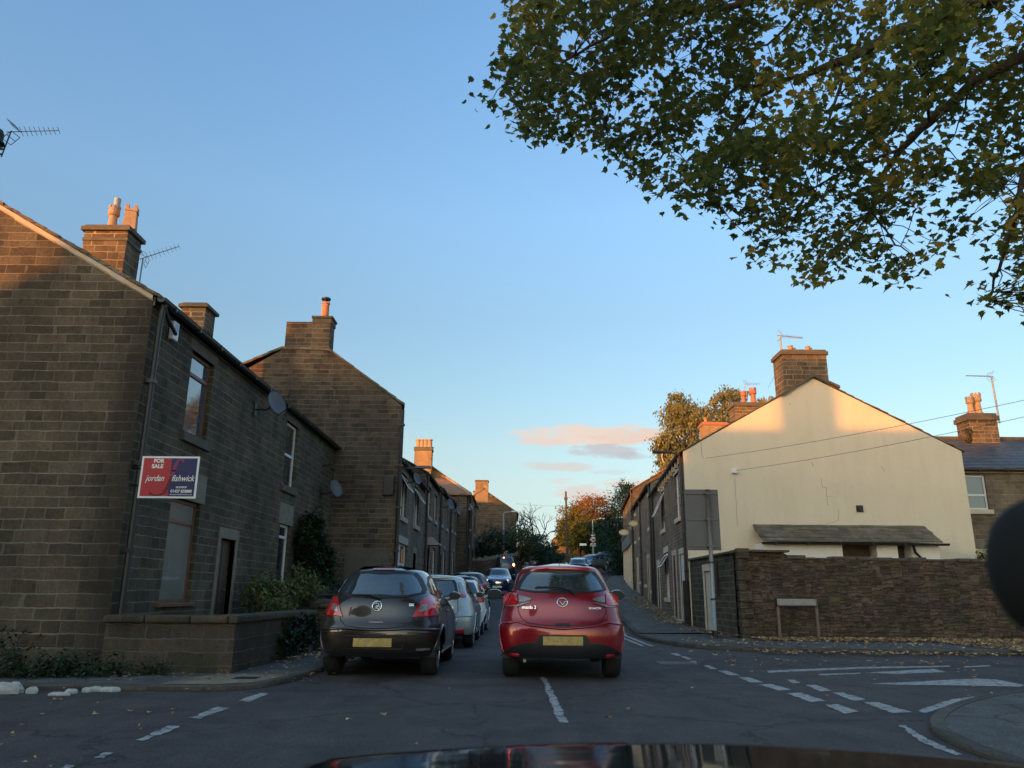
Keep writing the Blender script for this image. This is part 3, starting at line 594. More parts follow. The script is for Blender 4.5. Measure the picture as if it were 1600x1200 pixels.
# ------------------------------------------------------------------ left: pair of terraced houses with the sale board
XW = -5.54; E1 = 5.50
W = lambda s0, s1, z0, z1, **k: (s0, s1, z0, z1, 'w', k)
D_ = lambda s0, s1, z0, z1, **k: (s0, s1, z0, z1, 'd', k)
hA, fA = house('dark gritstone end house with brown windows and a for sale board on its corner', (XW, 11.1), (0.0, 1), -1, 6.5, 7.6, 0, E1, 3.8, 7.68,
    [W(1.62, 2.62, 3.72, 5.16, fmat='brownframe', trans=(.74,), glassm='glassblue', sill='darkstone', lint='darkstone'), W(1.5, 2.72, .93, 2.62, fmat='brownframe', trans=(.78,), glassm='glassgrey', sill='brownframe', sh=.06, lint='lintel', lh=.5),
     D_(3.84, 4.66, .15, 2.1, dmat='doordark', surround='lintel', deep=.16)], 'gritF', 'grit', 'stoneslate', rows=16, gable1=False, gut=False)
hB, fB = house('second dark gritstone terraced house with white windows and ivy beside its lower window', (XW, 17.6), (0.0, 1), -1, 6.25, 7.6, 0, E1, 3.8, 7.68,
    [W(.98, 2.02, 3.62, 5.2, fmat='upvc', trans=(.5,), mull=(), glassm='glass', sill='darkstone', lint='darkstone'), W(1.1, 2.0, 1.2, 2.7, fmat='upvc', trans=(.8,), glassm='glass', sill='darkstone', lint='lintel', lh=.5)],
    'gritF', 'grit', 'stoneslate', rows=16, gable0=False, gut=False)
for r_, f_, n_ in ((hA, fA, 6.5), (hB, fB, 6.25)):
    gutter(r_, f_, -.02 if r_ is hA else 0, n_, 5.47, -.13, r=.065)
    b = MB(); b.box(0, n_, -.035, -.004, 5.36, 5.50, f_); b.build('fascia', M['gutter'], r_)
downpipe(hA, fA, .12, .1, 5.42, -.09, .045)
b = MB(); b.tube([fA(.12, -.14, 5.36), fA(.30, -.14, 5.22), fA(.62, -.13, 5.1)], .03, 8); b.build('overflow_pipe', M['gutter'], hA)
b = MB()                                                              # pale mortar fillet under the verge slates
f0 = fA; sl = (7.68 - E1) / 3.8
for k in range(16):
    a, c = k / 16 * 3.8, (k + 1) / 16 * 3.8; z_ = E1 + a * sl; z2 = E1 + c * sl; w_ = .035 + .03 * random.random()
    b.poly([f0(-.03, a, z_ + .02), f0(-.03, c, z2 + .02), f0(-.03, c, z2 - w_), f0(-.03, a, z_ - w_)]); b.poly([f0(-.03, a, z_ - w_), f0(-.03, c, z2 - w_), f0(0.01, c, z2 - w_ - .03), f0(0.01, a, z_ - w_ - .03)])
b.build('verge_mortar', M['mortar'], hA)
# chimneys standing on the ridge
chimney(hA, -9.70, -8.72, 15.9, 16.55, 7.0, 9.12, 'chim', .07, [(.42, .5, 'crown', 'pot', .82), (.84, .5, 'square', 'pot', .74)], band=.16)
b = MB(); b.box(-9.72, -8.70, 15.88, 16.57, 8.72, 8.80); b.build('chimney_string_course', M['darkstone'], hA)
chimney(hB, -9.75, -9.05, 21.3, 22.05, 7.0, 9.33, 'chim', .09, (), band=.16)
q = MB(); q.lathe([(.075, 0), (.075, .32), (.06, .32)], (-9.25, 16.22, 9.62), 12); q.build('flue_liner', M['galv'], hA)
def aerial(label, base, top, tip, n=9, mat='galv', grp='television aerials on the chimneys', brackets=None, refl=.22, el=.16, mr=.018):
    base, top, tip = V3(base), V3(top), V3(tip)
    r_ = empty('television_aerial', base, 0, label, 'aerial', grp)
    b = MB(); b.tube([base, top], mr, 8); b.build('mast', M[mat], r_)
    d = (tip - top); L_ = d.length; d.normalize(); side_ = d.cross(Vector((0, 0, 1))).normalized()
    if abs(side_.z) > .9: side_ = Vector((1, 0, 0))
    b = MB(); b.tube([top - d * .08, tip], mr * .55, 6)
    up_ = side_.cross(d)
    for k in range(n):
        p = top + d * (L_ * (.22 + .78 * k / (n - 1))); e = el * (1 - .35 * k / n)
        b.tube([p - up_ * e * .5 - side_ * e * .6, p + up_ * e * .5 + side_ * e * .6], .0045, 5)
    b.build('boom', M[mat], r_)
    b = MB(); c = top + d * .10
    for s in (-1, 1):
        for j in range(3):
            o = c - d * .07 * j + up_ * s * (.05 + .07 * j); b.tube([o - side_ * refl * .6, o + side_ * refl * .6], .006, 5)
        for e in (-1, 1): b.tube([c + side_ * e * refl * .6 + up_ * s * .05, c - d * .14 + up_ * s * .19 + side_ * e * refl * .6], .006, 5)
    b.build('reflector', M[mat], r_)
    if brackets:
        b = MB()
        for (p, q_) in brackets: b.tube([p, q_], .015, 6)
        b.build('bracket', M[mat], r_)
    return r_
aerial('small television aerial behind the chimney with two big clay pots', (-8.66, 16.6, 7.9), (-8.66, 16.6, 8.62), (-7.95, 16.8, 9.02), 8, el=.14)
# house across behind the left house: only its chimney corner and aerial reach into the picture
# dishes, alarm, lamps
def dish(label, fr, s, z, r=.33, tilt=.35, yaw=.5):
    c = fr(s, -.42, z); r_ = empty('satellite_dish', fr(s, 0, z), 0, label, 'satellite dish', 'satellite dishes on the house fronts')
    nrm = (fr(s - math.sin(yaw), -math.cos(yaw), z + tilt) - fr(s, 0, z)).normalized(); a = nrm.cross(Vector((0, 0, 1))).normalized(); u = a.cross(nrm)
    b = MB(); rows = []
    for k in range(5):
        rr = r * k / 4
        rows.append([c + (a * math.cos(t) * rr * .92 + u * math.sin(t) * rr) + nrm * (.25 * rr * rr / r) for t in [2 * math.pi * j / 24 for j in range(24)]])
    rows.append([p - nrm * .012 for p in rows[-1]]); rows += [[p - nrm * .012 for p in q] for q in rows[-3::-1]]
    b.grid(rows, close=True); b.build('reflector', M['dish'], r_, smooth=True)
    b = MB(); b.tube([c - u * r, c - u * r * .9 + nrm * .35, c + nrm * .42], .012, 6); b.lathe([(.03, -.05), (.035, .04)], c + nrm * .42, 10); b.build('feed_arm', M['black'], r_)
    b = MB(); b.tube([c - nrm * .01, fr(s, -.25, z - .12), fr(s, -.01, z - .12)], .022, 8); b.box(s - .08, s + .08, -.02, -.002, z - .25, z + .02, fr); b.build('wall_bracket', M['black'], r_)
    return r_
dish('dark satellite dish high up between the two upper windows of the left terrace', fA, 5.05, 5.02, .28)
dish('dark satellite dish below a small lamp at the far end of the left terrace', fB, 4.75, 3.98, .27)
b = MB(); b.box(.62, .82, -.09, -.004, 5.03, 5.34, fA, 0); ab = empty('alarm_box', fA(.72, 0, 5.2), 0, 'white burglar alarm box under the gutter at the corner of the for sale house', 'alarm box'); b.build('casing', M['upvc'], ab, bevel=.02)
b = MB(); b.box(.66, .78, -.096, -.092, 5.19, 5.30, fA); b.build('blue_panel', plain('pale blue label', (.35, .45, .6), .5), ab)
b = MB(); b.tube([fB(4.75, 0, 4.66), fB(4.75, -.28, 4.70)], .02, 6); b.lathe([(.03, 0), (.06, .03), (.06, .16), (.03, .18)], fB(4.75, -.3, 4.60), 10, ax=1)
tag(b.build('wall_lamp', M['black']), 'small black wall lamp above the lower dish on the left terrace', 'wall lamp')
# ------------------------------------------------------------------ sale board
sb = empty('sale_board', (-5.5, 11.0, 3), 0, 'red and navy for sale board bracketed to the corner of the gritstone house', 'sign')
p0 = gy(212, 778, 11.02); p1 = gy(303, 778, 11.02); zt = gy(262, 713, 11.02).z; zb_ = p0.z; bx0, bx1 = p0.x + .02, p1.x + .02
bw, bh = bx1 - bx0, zt - zb_
def bf(a, b, c=0): return Vector((bx0 + a * bw, 11.02 - c, zb_ + b * bh))
b = MB(); b.box(0, 1, 0, 1, 0, 1, lambda x, y, z: Vector((bx0 + x * bw, 11.02 + y * .008, zb_ + z * bh))); b.build('board_edge', M['upvc'], sb)
MR = plain('sign red', (.40, .025, .035), .45, var=.05); MN = plain('sign navy', (.012, .018, .09), .45, var=.05); MW = plain('sign white', (.75, .75, .74), .5, var=.02); MF = plain('sign plum swash', (.23, .02, .10), .5, var=.05); MF2 = plain('sign dark red swash', (.09, .006, .02), .5, var=.05)
b = MB(); b.poly([bf(.035, .045, .003), bf(.52, .045, .003), bf(.52, .955, .003), bf(.035, .955, .003)]); b.build('red_panel', MR, sb)
b = MB(); b.poly([bf(.52, .045, .003), bf(.965, .045, .003), bf(.965, .955, .003), bf(.52, .955, .003)]); b.build('navy_panel', MN, sb)
def swash(pts, wid, mat):
    b = MB(); rows = []
    for k, (x, y) in enumerate(pts):
        q = pts[min(k + 1, len(pts) - 1)]; p = pts[max(k - 1, 0)]; d = Vector((q[0] - p[0], q[1] - p[1])).normalized(); n = Vector((-d.y, d.x)) * wid[k]
        rows.append([bf(x + n.x, y + n.y * 1.3, .0055), bf(x - n.x, y - n.y * 1.3, .0055)])
    b.grid(rows); b.build('swash', mat, sb)
swash([(.72, .86), (.715, .91), (.68, .93), (.63, .90), (.60, .80), (.575, .66), (.55, .52)], [.022, .02, .012, .02, .028, .03, .028], MF)
swash([(.55, .52), (.53, .40), (.50, .26), (.455, .13), (.38, .07), (.29, .065), (.22, .10), (.215, .14)], [.028, .03, .03, .024, .015, .012, .018, .02], MF2)
swash([(.49, .655), (.64, .655)], [.012, .012], MF)
def bt(s, size, x, y, shear=0, align='CENTER', bold=0, sx=1): text(s, size, MW, sb, face_mtx(bf(x, y, .007), (1, 0, 0), (0, 0, 1)), shear, 'lettering', align, .001, bold, sx)
bt('FOR', .078, .30, .845, bold=.003); bt('SALE', .078, .285, .715, bold=.003); bt('jordan', .125, .265, .405, .35, bold=.001, sx=.80); bt('fishwick', .125, .745, .405, .35, bold=.001, sx=.80)
bt('GLOSSOP', .036, .74, .24, bold=.001); bt('01457 858888', .058, .745, .135, bold=.0015, sx=.9); bt('www.jordanfishwick.co.uk', .030, .745, .075)
b = MB(); b.tube([(-5.54, 11.2, zb_ + .2), (bx0 + .25, 11.05, zb_ + .2)], .015, 6); b.tube([(-5.54, 11.2, zt - .15), (bx0 + .25, 11.05, zt - .15)], .015, 6); b.build('bracket', M['black'], sb)
# ------------------------------------------------------------------ taller gable beyond it
def house2():
    O = (-3.52, 23.9); d = Vector((-.16, 1)).normalized()
    root = empty('gable_house', (-6, 27, .3), 0, 'tall sandstone gable house with an orange flue pot beyond the gritstone pair', 'house', 'stone houses along the street')
    y = 23.9
    P = lambda u, v: gy(u, v, y)
    c, ri, ls = P(628, 634), P(506, 548), P(390, 574)
    far = Vector((-11.5, y, ls.z - (ls.x + 11.5) * .42)); dep = Vector((-1.0, 6.2, 0))
    outl = [Vector((-3.52, y, -.6)), c, P(605, 615), P(560, 580), P(515, 550), P(440, 547), ls, far, Vector((-11.5, y, -.6))]
    b = MB(); b.poly(outl); b.build('gable_wall', M['grit2'], root)
    b = MB(); b.poly([p + dep for p in outl]); b.poly([outl[0], outl[1], outl[1] + dep, outl[0] + dep]); b.poly([outl[-1], outl[-2], outl[-2] + dep, outl[-1] + dep]); b.build('side_wall', M['gritT'], root)
    b = MB(); o = Vector((0, -.05, .03)); o2 = Vector((0, 0, .08))
    def sl_(p, q):
        n = 9
        for k in range(n):
            a = p.lerp(q, k / n) + Vector((0, 0, random.uniform(0, .03))); e = p.lerp(q, (k + 1) / n)
            P4 = [a + o, e + o, e + dep, a + dep]; Q4 = [v + o2 for v in P4]; b.poly(Q4); b.poly(P4[::-1])
            for i in range(4): b.poly([P4[i], P4[(i + 1) % 4], Q4[(i + 1) % 4], Q4[i]])
    rd = Vector((outl[4].x, y, outl[4].z)); sl_(outl[1] + Vector((.1, 0, -.06)), rd); rl = outl[5]; sl_(far, rl); sl_(rl, rd)
    b.build('roof', M['stoneslate'], root)
    # wide chimney rising flush with the gable
    x0, x1 = P(448, 505).x, P(517, 505).x; zt_ = P(480, 503).z; xm = P(489, 490).x
    b = MB(); b.box(x0, x1, y - .015, y + .55, rd.z - .5, zt_); b.box(x0 - .12, x0, y - .01, y + .5, rd.z - .6, rd.z + .12); st = b.build('chimney', M['grit2'], root)
    b = MB(); b.box(xm, x1 + .03, y - .04, y + .6, zt_ - .05, zt_ + .12); b.box(xm - .02, x1 + .07, y - .08, y + .62, zt_ + .12, zt_ + .2); b.build('chimney_cap', M['darkstone'], st, bevel=.02)
    pc = P(505, 490); pot(st, pc.x, y + .25, zt_ + .2, 'flue', 'orangepot')
    b = MB(); f = lambda s, t, z: Vector((c.x + s, y - .02 - t, z)); b.tube([(c.x + .04, y - .04, .3), (c.x + .04, y - .04, c.z - .15)], .06, 8)
    z = 1
    while z < 6.5: b.box(c.x - .05, c.x + .13, y - .12, y, z, z + .06); z += 1.3
    b.build('downpipe', M['gutter'], root)
    b = MB(); pa, pb = P(556, 925), P(612, 858); b.box(pa.x - .4, pb.x - .08, y - .02, y - .002, -.3, pb.z); b.build('cement_patch', M['patch'], root)
    b = MB(); b.box(c.x - .45, c.x - .12, y - .12, y - .002, 4.0, 4.6); tag(b.build('junction_box', M['black'], None, bevel=.02), 'black box fixed high on the sandstone gable near its corner', 'box')
    return root
house2()
# ------------------------------------------------------------------ left: climbing terrace
XT = -3.56
def hC(label, y0, y1, eave, ops, ridge=3.9, rz=None, pots=None, **k):
    rz = rz or eave + 2.1
    o2 = [(o[0] - y0, o[1] - y0) + tuple(o[2:]) for o in ops]
    return house(label, (XT, y0), (0, 1), -1, y1 - y0 - .02, 7.4, g((y0 + y1) / 2), eave, ridge, rz, o2, 'gritT', 'grit2', 'slate', rows=0, **k)
hc1, fc1 = hC('lowest terraced house with a poster in its white shop window', 24.45, 31.95, 5.22,
    [W(24.95, 26.3, 3.5, 4.9, mull=(.5,), openl=(.62, .28), glassm='glass'), W(28.5, 29.9, 3.52, 4.92, mull=(.5,), openl=(.62, .3), glassm='glass'),
     W(24.75, 27.0, .95, 2.65, mull=(.45,), trans=(.62,), glassm='glassposter', lint='sillgrey'), D_(28.6, 29.5, .45, 2.5, dmat='doordark')])
b = MB(); b.box(1.75, 2.35, .085, .092, 2.05, 2.5, fc1); b.build('orange_poster', plain('orange poster', (.62, .22, .06), .6), hc1)
b = MB(); b.box(1.65, 2.4, .085, .092, 1.1, 1.95, fc1); b.build('pale_poster', plain('pale poster', (.38, .42, .46), .6, var=.7, scale=7), hc1)
hc2, fc2 = hC('second terraced house up the hill with a pale green door under a hooded lamp', 32.0, 38.4, 5.95,
    [W(33.3, 34.4, 4.28, 5.55), W(36.1, 37.2, 4.32, 5.55), W(35.9, 37.3, 1.7, 3.1, fmat='upvc'), D_(33.4, 34.3, .8, 2.9, dmat='doorgreen')], verge=.1)
hc3, fc3 = hC('third terraced house up the hill with a green dish near the eaves', 38.4, 45.0, 6.2,
    [W(39.6, 40.6, 4.45, 5.75), W(42.8, 43.8, 4.5, 5.75), W(41.6, 42.9, 1.8, 3.3), D_(39.5, 40.4, .95, 3.0)], verge=.1)
hc4, fc4 = hC('top terraced house of the left row, beside the lit stone pier', 45.0, 51.4, 6.45,
    [W(46.2, 47.2, 4.7, 6.0), W(49, 50, 4.75, 6.0), W(48.2, 49.6, 2.0, 3.5), D_(46, 46.9, 1.1, 3.2)], verge=.1)
for r_, f_, s in ((hc2, fc2, .1), (hc3, fc3, .15), (hc4, fc4, .15)): downpipe(r_, f_, s, g(36) + .1, 5.9, -.08, .05)
dish('satellite dish under the gutter at the start of the climbing terrace', fc1, .9, 4.72, .21)
dish('greenish satellite dish on the third house of the climbing terrace', fc3, 1.4, 5.45, .30)
dish('satellite dish on the top house of the climbing terrace', fc4, .9, 5.75, .28)
b = MB(); p = fc2(1.85, -.35, 3.1); b.box(1.3, 2.4, -.55, 0, 3.05, 3.12, fc2); b.box(1.5, 2.2, -.45, 0, 3.12, 3.4, lambda s, t, z: fc2(s + 0, t * (1 - (z - 3.12) * 2), z)); b.build('door_hood', M['sillgrey'], hc2)
b = MB(); pb_ = fc1(.3, 0, 4.98); b.tube([fc1(.3, 0, 4.98), fc1(.3, -.5, 5.02)], .025, 6); b.box(.22, .38, -.95, -.45, 4.99, 5.07, fc1)
tag(b.build('wall_street_lamp', M['greysteel'], None, bevel=.02), 'grey bracket street lamp reaching out from the sandstone gable corner', 'street lamp', 'street lamps')
# --- the pair that steps forward: hipped front, tall lit gable behind
def projecting():
    root = empty('corner_house', (-5, 54, 1.4), 0, 'stone house that steps forward, with a sloping roof above a sunlit pier', 'house', 'stone houses along the street')
    x1, x0, y0, y1, e = -2.95, -9.0, 51.45, 57.0, 7.45
    b = MB(); b.box(x0, x1, y0, y1, -.5, e); b.build('wall', M['grit2'], root)
    b = MB(); n = 8
    A = [(x0, y0 - .2, e), (x1 + .25, y0 - .2, e), (x1 - 1.9, y1, e + 1.9), (x0, y1, e + 1.9)]; b.poly(A); b.poly([(p[0], p[1], p[2] - .1) for p in A][::-1]); b.poly([A[1], (x1 + .25, y1, e), A[2]]); b.poly([A[0], A[1], (A[1][0], A[1][1], e - .1), (A[0][0], A[0][1], e - .1)]); b.poly([A[1], (x1 + .25, y1, e), (x1 + .25, y1, e - .1), (A[1][0], A[1][1], e - .1)])
    rf_ = b.build('roof', M['roofred'], root)
    b = MB(); b.tube([A[1], A[2]], .1, 8); b.build('hip_tiles', M['pot'], rf_)
    fr = frame3((x1, y0), (0, 1), -1)
    for (s, z) in ((2.2, 2.5), (2.2, 5.3)): window(root, lambda s_, t, z_: fr(s_, t - .16, z_), s, s + 1.6, z, z + 1.5, mull=(.5,), lint='sillgrey')
    downpipe(root, fr, .25, 1.3, e, -.06, .06)
    b = MB(); b.box(x1 + .0, x1 + .3, y0 + 2.2, y0 + 4.2, 2.2, 6.6); b.build('bay', M['timber'], root)
    for k in (2.6, 5.2):
        b = MB(); b.box(x1 + .3, x1 + .31, y0 + 2.35, y0 + 4.05, k, k + 1.4); b.build('bay_glass', M['glass'], root)
    r2, f2 = house('tall stone house whose upper gable and four potted chimney catch the sun', (-2.95, 57.0), (0, 1), -1, 9.0, 7.0, 1.8, 8.05, 3.3, 10.35,
                   [W(2, 3.2, 5.6, 7.1), W(5.4, 6.6, 5.6, 7.1), W(2, 3.4, 2.9, 4.4)], 'grit2', 'chimbrick', 'stoneslate', verge=.2)
    p = gy(648, 700, 56.2); q = gy(675, 698, 56.2)
    chimney(r2, p.x, q.x, 56.2, 57.0, 7.5, q.z, 'chimbrick', .05, [(.16 + .225 * k, .5, 'plain', 'pot', 1.7) for k in range(4)], band=.3)
    return root
projecting()
aerial('distant white aerial sticking out beside the bay of the corner house', gy(739, 800, 53), gy(738, 789, 53), gy(754, 791, 53), 6, el=.3, refl=.3, mr=.03)
rE, fE = house('isolated stone house with a broad gable chimney above the dark shrubs', (.55, 75.0), (0, 1), -1, 9, 6.9, 3.3, 8.6, 3.2, 10.75, [], 'grit2', 'grit2', 'stoneslate', verge=.08)
p = gy(743, 750, 74.97); q = gy(763, 750, 74.97); chimney(rE, p.x, q.x, 74.97, 75.8, 9.5, q.z, 'chimbrick', .06, band=.15)
chimney(rE, p.x - .55, p.x - .05, 82.5, 83.3, 9.5, 11.6, 'chimbrick', .05, band=.15)
# ------------------------------------------------------------------ right: terrace with the cream gable
_frame3 = frame3
NV = Vector((1.0, 0.0))
def frame_skew(O, d, side):
    d = Vector(d).normalized(); return lambda s, t, z: Vector((O[0] + d.x * s + NV.x * t, O[1] + d.y * s + NV.y * t, z))
frame3 = frame_skew
TP = lambda s: (5.72 + TX * s, 25.3 + TY * s)
r1, f1 = house('end terraced house with a big cream painted gable and stone chimney', TP(0), (TX, TY), 1, 12.3, 9.3, .1, 5.72, 4.58, 8.30,
    [W(1.55, 2.75, 3.72, 5.3, sill='cream', lint='cream', trans=(.5,), glassm='glasspale'), W(6.7, 7.9, 3.72, 5.3, sill='cream', lint='cream', openl=(.35, .45), trans=(.35,), glassm='glass'),
     W(6.0, 7.6, .98, 2.75, sill='cream', lint='cream', mull=(.33, .66), openl=(.68, .35), glassm='glass'), D_(1.15, 2.15, .3, 2.45, dmat='doorwhite', surround='cream', sw=.2, deep=.07),
     D_(3.5, 4.3, .3, 2.5, dmat='doordark', surround='pinkstone', sw=.25, deep=.07), D_(9.9, 10.7, .3, 2.4, dmat='doordark', surround='cream', sw=.22, deep=.07)],
    'gritR', 'render', 'stoneslate', rows=18, eave_b=5.81, gable1=False, th=.03, verge=.03)
chimney(r1, 9.33, 10.86, 25.36, 26.3, 7.4, 9.35, 'chim', .06, [(.32, .5, 'plain', 'pot', .75), (.42, .6, 'plain', 'pot', .6), (.72, .5, 'plain', 'pot', .7), (.8, .6, 'plain', 'pot', .6)], band=.2, capmat='darkstone')
NOTE = 0
b = MB()                                                              # stone weathering course at the chimney foot
for (xa, za, xb, zb2) in ((9.15, 7.72, 10.3, 8.42), (10.3, 8.42, 11.15, 8.02)):
    b.poly([(xa, 25.18, za), (xb, 25.18, zb2), (xb, 25.18, zb2 - .09), (xa, 25.18, za - .09)]); b.poly([(xa, 25.18, za), (xb, 25.18, zb2), (xb, 25.4, zb2 + .02), (xa, 25.4, za + .02)]); b.poly([(xa, 25.18, za - .09), (xb, 25.18, zb2 - .09), (xb, 25.4, zb2 - .09), (xa, 25.4, za - .09)])
b.build('weathering_course', M['darkstone'], r1)
for (s, z, mt) in ((8.9, 5.2, 'terracotta'),): pass
downpipe(r1, f1, .12, 1.5, 5.6, -.08, .045); b = MB(); b.box(.02, .24, -.2, -.02, -.1, 1.55, f1); b.build('pipe_guard', M['blackiron'], r1, bevel=.02)
downpipe(r1, f1, 11.6, .3, 5.6, -.08, .06)
b = MB(); 
for k in range(9): b.box(.5 + k * .9, .72 + k * .9, -.12, -.003, 5.38, 5.62, f1)
b.build('eaves_bracket', M['pinkstone'], r1)
b = MB(); c_ = f1(.1, 0, 5.7); b.tube([f1(.15, -.05, 5.66), f1(.15, -.75, 5.72)], .03, 8); b.box(.06, .24, -1.0, -.35, 5.68, 5.76, f1)
tag(b.build('wall_street_lamp', M['black'], None, bevel=.02), 'short black bracket lamp at the eaves corner of the cream gable house', 'street lamp', 'street lamps')
vb = MB(); q = gy(1343, 795, 25.3); vb.box(q.x - .11, q.x + .11, 25.27, 25.295, q.z - .11, q.z + .11); v_ = vb.build('wall_vent', M['timber'], r1); vb = MB(); vb.lathe([(.08, -.04), (.085, 0), (.05, 0), (.05, -.03)], (q.x + .01, 25.27, q.z), 14, ax=1); vb.build('vent_cowl', M['black'], v_)
def crack(pts, w=.004):
    b = MB()
    for a, c in zip(pts, pts[1:]): p, q = gy(*a, 25.3), gy(*c, 25.3); b.tube([(p.x, 25.298, p.z), (q.x, 25.298, q.z)], w, 4)
    b.build('render_crack', M['timber'], r1)
crack([(1283, 747), (1284, 757), (1286, 762), (1291, 761), (1292, 776), (1299, 776)]); crack([(1292, 776), (1293, 788), (1296, 790)]); crack([(1308, 797), (1311, 799), (1310, 812), (1303, 816), (1292, 818)], .004); crack([(1268, 722), (1271, 729)], .006); crack([(1377, 728), (1382, 737)], .004)
crack([(1148, 747), (1150, 780), (1152, 822)], .004); crack([(1095, 690), (1097, 712), (1100, 717)], .005)
# lean-to against the gable
lt = empty('lean_to', (10.6, 24.9, 0), 0, 'low white outhouse with a mossy stone slate roof against the cream gable', 'outhouse')
b = MB(); fl = lambda s, t, z: Vector((7.85 + s, 24.4 + t, z)); rr = random.Random(5)
for k in range(6):
    f0_, f1_ = k / 6, (k + 1) / 6 + .05; y0_, y1_ = 24.3 + 1.0 * f0_, 24.3 + 1.0 * min(1, f1_); z0_, z1_ = 2.72 + .58 * f0_, 2.72 + .58 * min(1, f1_); x_ = 7.85 + rr.uniform(-.03, .03)
    while x_ < 13.35:
        w_ = rr.uniform(.25, .55); xe = min(x_ + w_, 13.45); t_ = rr.uniform(.025, .05)
        b.box(0, xe - x_ - .008, 0, 1, 0, t_, lambda s, t, z, x_=x_, y0_=y0_, y1_=y1_, z0_=z0_, z1_=z1_: Vector((x_ + s, y0_ + (y1_ - y0_) * t, z0_ + (z1_ - z0_) * t + z + .02 * (1 - t)))); x_ = xe
        if xe >= 13.45: break
b.build('roof', M['stoneslate'], lt)
b = MB(); b.box(7.88, 8.6, 24.45, 25.29, 0, 2.7); b.box(8.6, 10.35, 24.45, 25.29, 0, 2.7); b.build('white_wall', M['whitepaint'], lt); b = MB(); b.box(11.45, 12.1, 24.5, 25.29, 0, 2.7); b.box(12.55, 13.4, 24.5, 25.29, 0, 2.7); b.build('white_wall', M['whitepaint'], lt)
b = MB(); b.box(10.35, 13.35, 25.0, 25.28, 0, 2.7); b.build('dark_recess', M['timber'], lt); gutter(lt, fl, -.05, 5.75, 2.70, -.14)
b = MB(); b.tube([(12.5, 24.3, 2.64), (12.6, 24.42, 2.45), (12.75, 24.44, 2.3), (12.8, 24.44, 1.2)], .045, 8); b.build('downpipe', M['gutter'], lt)
frame3 = _frame3
sys_s = lambda s: TP(s)
def right_house(label, s0, s1, eave, ops, rz=2.2, **k):
    o2 = [(o[0] - s0, o[1] - s0) + tuple(o[2:]) for o in ops]
    return house(label, TP(s0), (TX, TY), 1, s1 - s0 - .02, 8.6, g(25.3 + (s0 + s1) / 2) - .1, eave, 4.4, eave + rz, o2, **k)
r2, f2 = right_house('second house of the right terrace with cream door surrounds', 12.7, 19.6, 6.42,
    [W(13.7, 14.7, 4.35, 5.9, sill='cream', lint='cream'), W(17.2, 18.1, 1.6, 3.3, sill='cream', lint='lintel'), D_(15.2, 16.1, .75, 2.9, surround='pinkstone', sw=.3), W(13.3, 14.2, 1.3, 2.9, fmat='brownframe', sill='cream', lint='lintel')], wf='gritR', wg='gritR', rf='roofred', verge=.05)
r2b, f2b = right_house('third house of the right terrace with dark windows', 19.6, 26.5, 6.48,
    [W(20.6, 21.5, 4.35, 5.9, sill='cream', lint='cream'), W(24.6, 25.5, 4.35, 5.9, sill='cream', lint='cream'), D_(23.4, 24.3, .95, 3.1, surround='cream', sw=.3), W(20.8, 22.3, 1.8, 3.3, sill='cream', lint='lintel')], wf='gritR', wg='gritR', rf='roofred', verge=.05)
r3, f3 = right_house('shop with a grey front and taller lit roof at the top of the right terrace', 26.6, 40.0, 7.9,
    [W(28.5, 29.5, 5.6, 7.1), W(35, 36, 5.6, 7.1)], rz=2.6, wf='chim', wg='grit2', rf='roofred', verge=.1)
b = MB(); sg = g(60)
b.box(.5, 11, -.28, -.004, 4.3, 5.1, f3); b.box(.5, 11, -.36, -.02, 5.1, 5.2, f3); shf = b.build('shop_fascia', M['greysteel'], r3)
b = MB(); 
for s in (.6, 3.2, 5.8, 8.4, 10.8): b.box(s, s + .22, -.2, -.004, 1.0, 4.3, f3)
b.box(.6, 11, -.15, -.004, 1.0, 1.9, f3); b.build('shop_pilaster', M['cream'], r3)
b = MB(); b.box(.9, 10.9, -.09, -.004, 1.9, 4.2, f3); b.build('shop_glass', M['glass'], r3)
downpipe(r3, f3, .15, 1.0, 7.8, -.1, .06); downpipe(r2, f2, .1, .3, 6.3, -.08, .05); downpipe(r2b, f2b, .1, .6, 6.4, -.08, .05)
for (u, v, y, lab) in ((990, 818, 48.0, 'upper cream oval sign hanging off the shop at the top of the right terrace'), (975, 832, 51.5, 'lower cream oval sign, nearer the dark trees, hanging off the shop')):
    p = gy(u, v, y); r_ = empty('hanging_sign', p, 0, lab, 'hanging sign', 'oval shop signs'); b = MB(); n = 28
    hw = 7.6 / 1200 * y; hh = 4.7 / 1200 * y
    ring = [(math.cos(2 * math.pi * k / n), math.sin(2 * math.pi * k / n)) for k in range(n)]
    b.grid([[(p.x + a * hw * .97, y - .03, p.z + c * hh * .97) for a, c in ring], [(p.x + a * hw, y - .02, p.z + c * hh) for a, c in ring], [(p.x + a * hw, y + .02, p.z + c * hh) for a, c in ring], [(p.x + a * hw * .97, y + .03, p.z + c * hh * .97) for a, c in ring]], close=True)
    b.poly([(p.x + a * hw * .97, y - .03, p.z + c * hh * .97) for a, c in ring]); b.poly([(p.x + a * hw * .97, y + .03, p.z + c * hh * .97) for a, c in ring]); b.build('oval_board', M['oval'], r_)
    b = MB(); b.tube([(p.x + a * hw * .84, y - .034, p.z + c * hh * .8) for a, c in ring + ring[:1]], .012, 4, cap=False); b.build('rim_line', M['timber'], r_)
    b = MB(); b.tube([(p.x - .1, y, p.z + hh + .22), (xterr(y), y, p.z + hh + .22)], .02, 6); b.tube([(p.x, y, p.z + hh), (p.x, y, p.z + hh + .22)], .012, 5); b.build('bracket', M['blackiron'], r_)
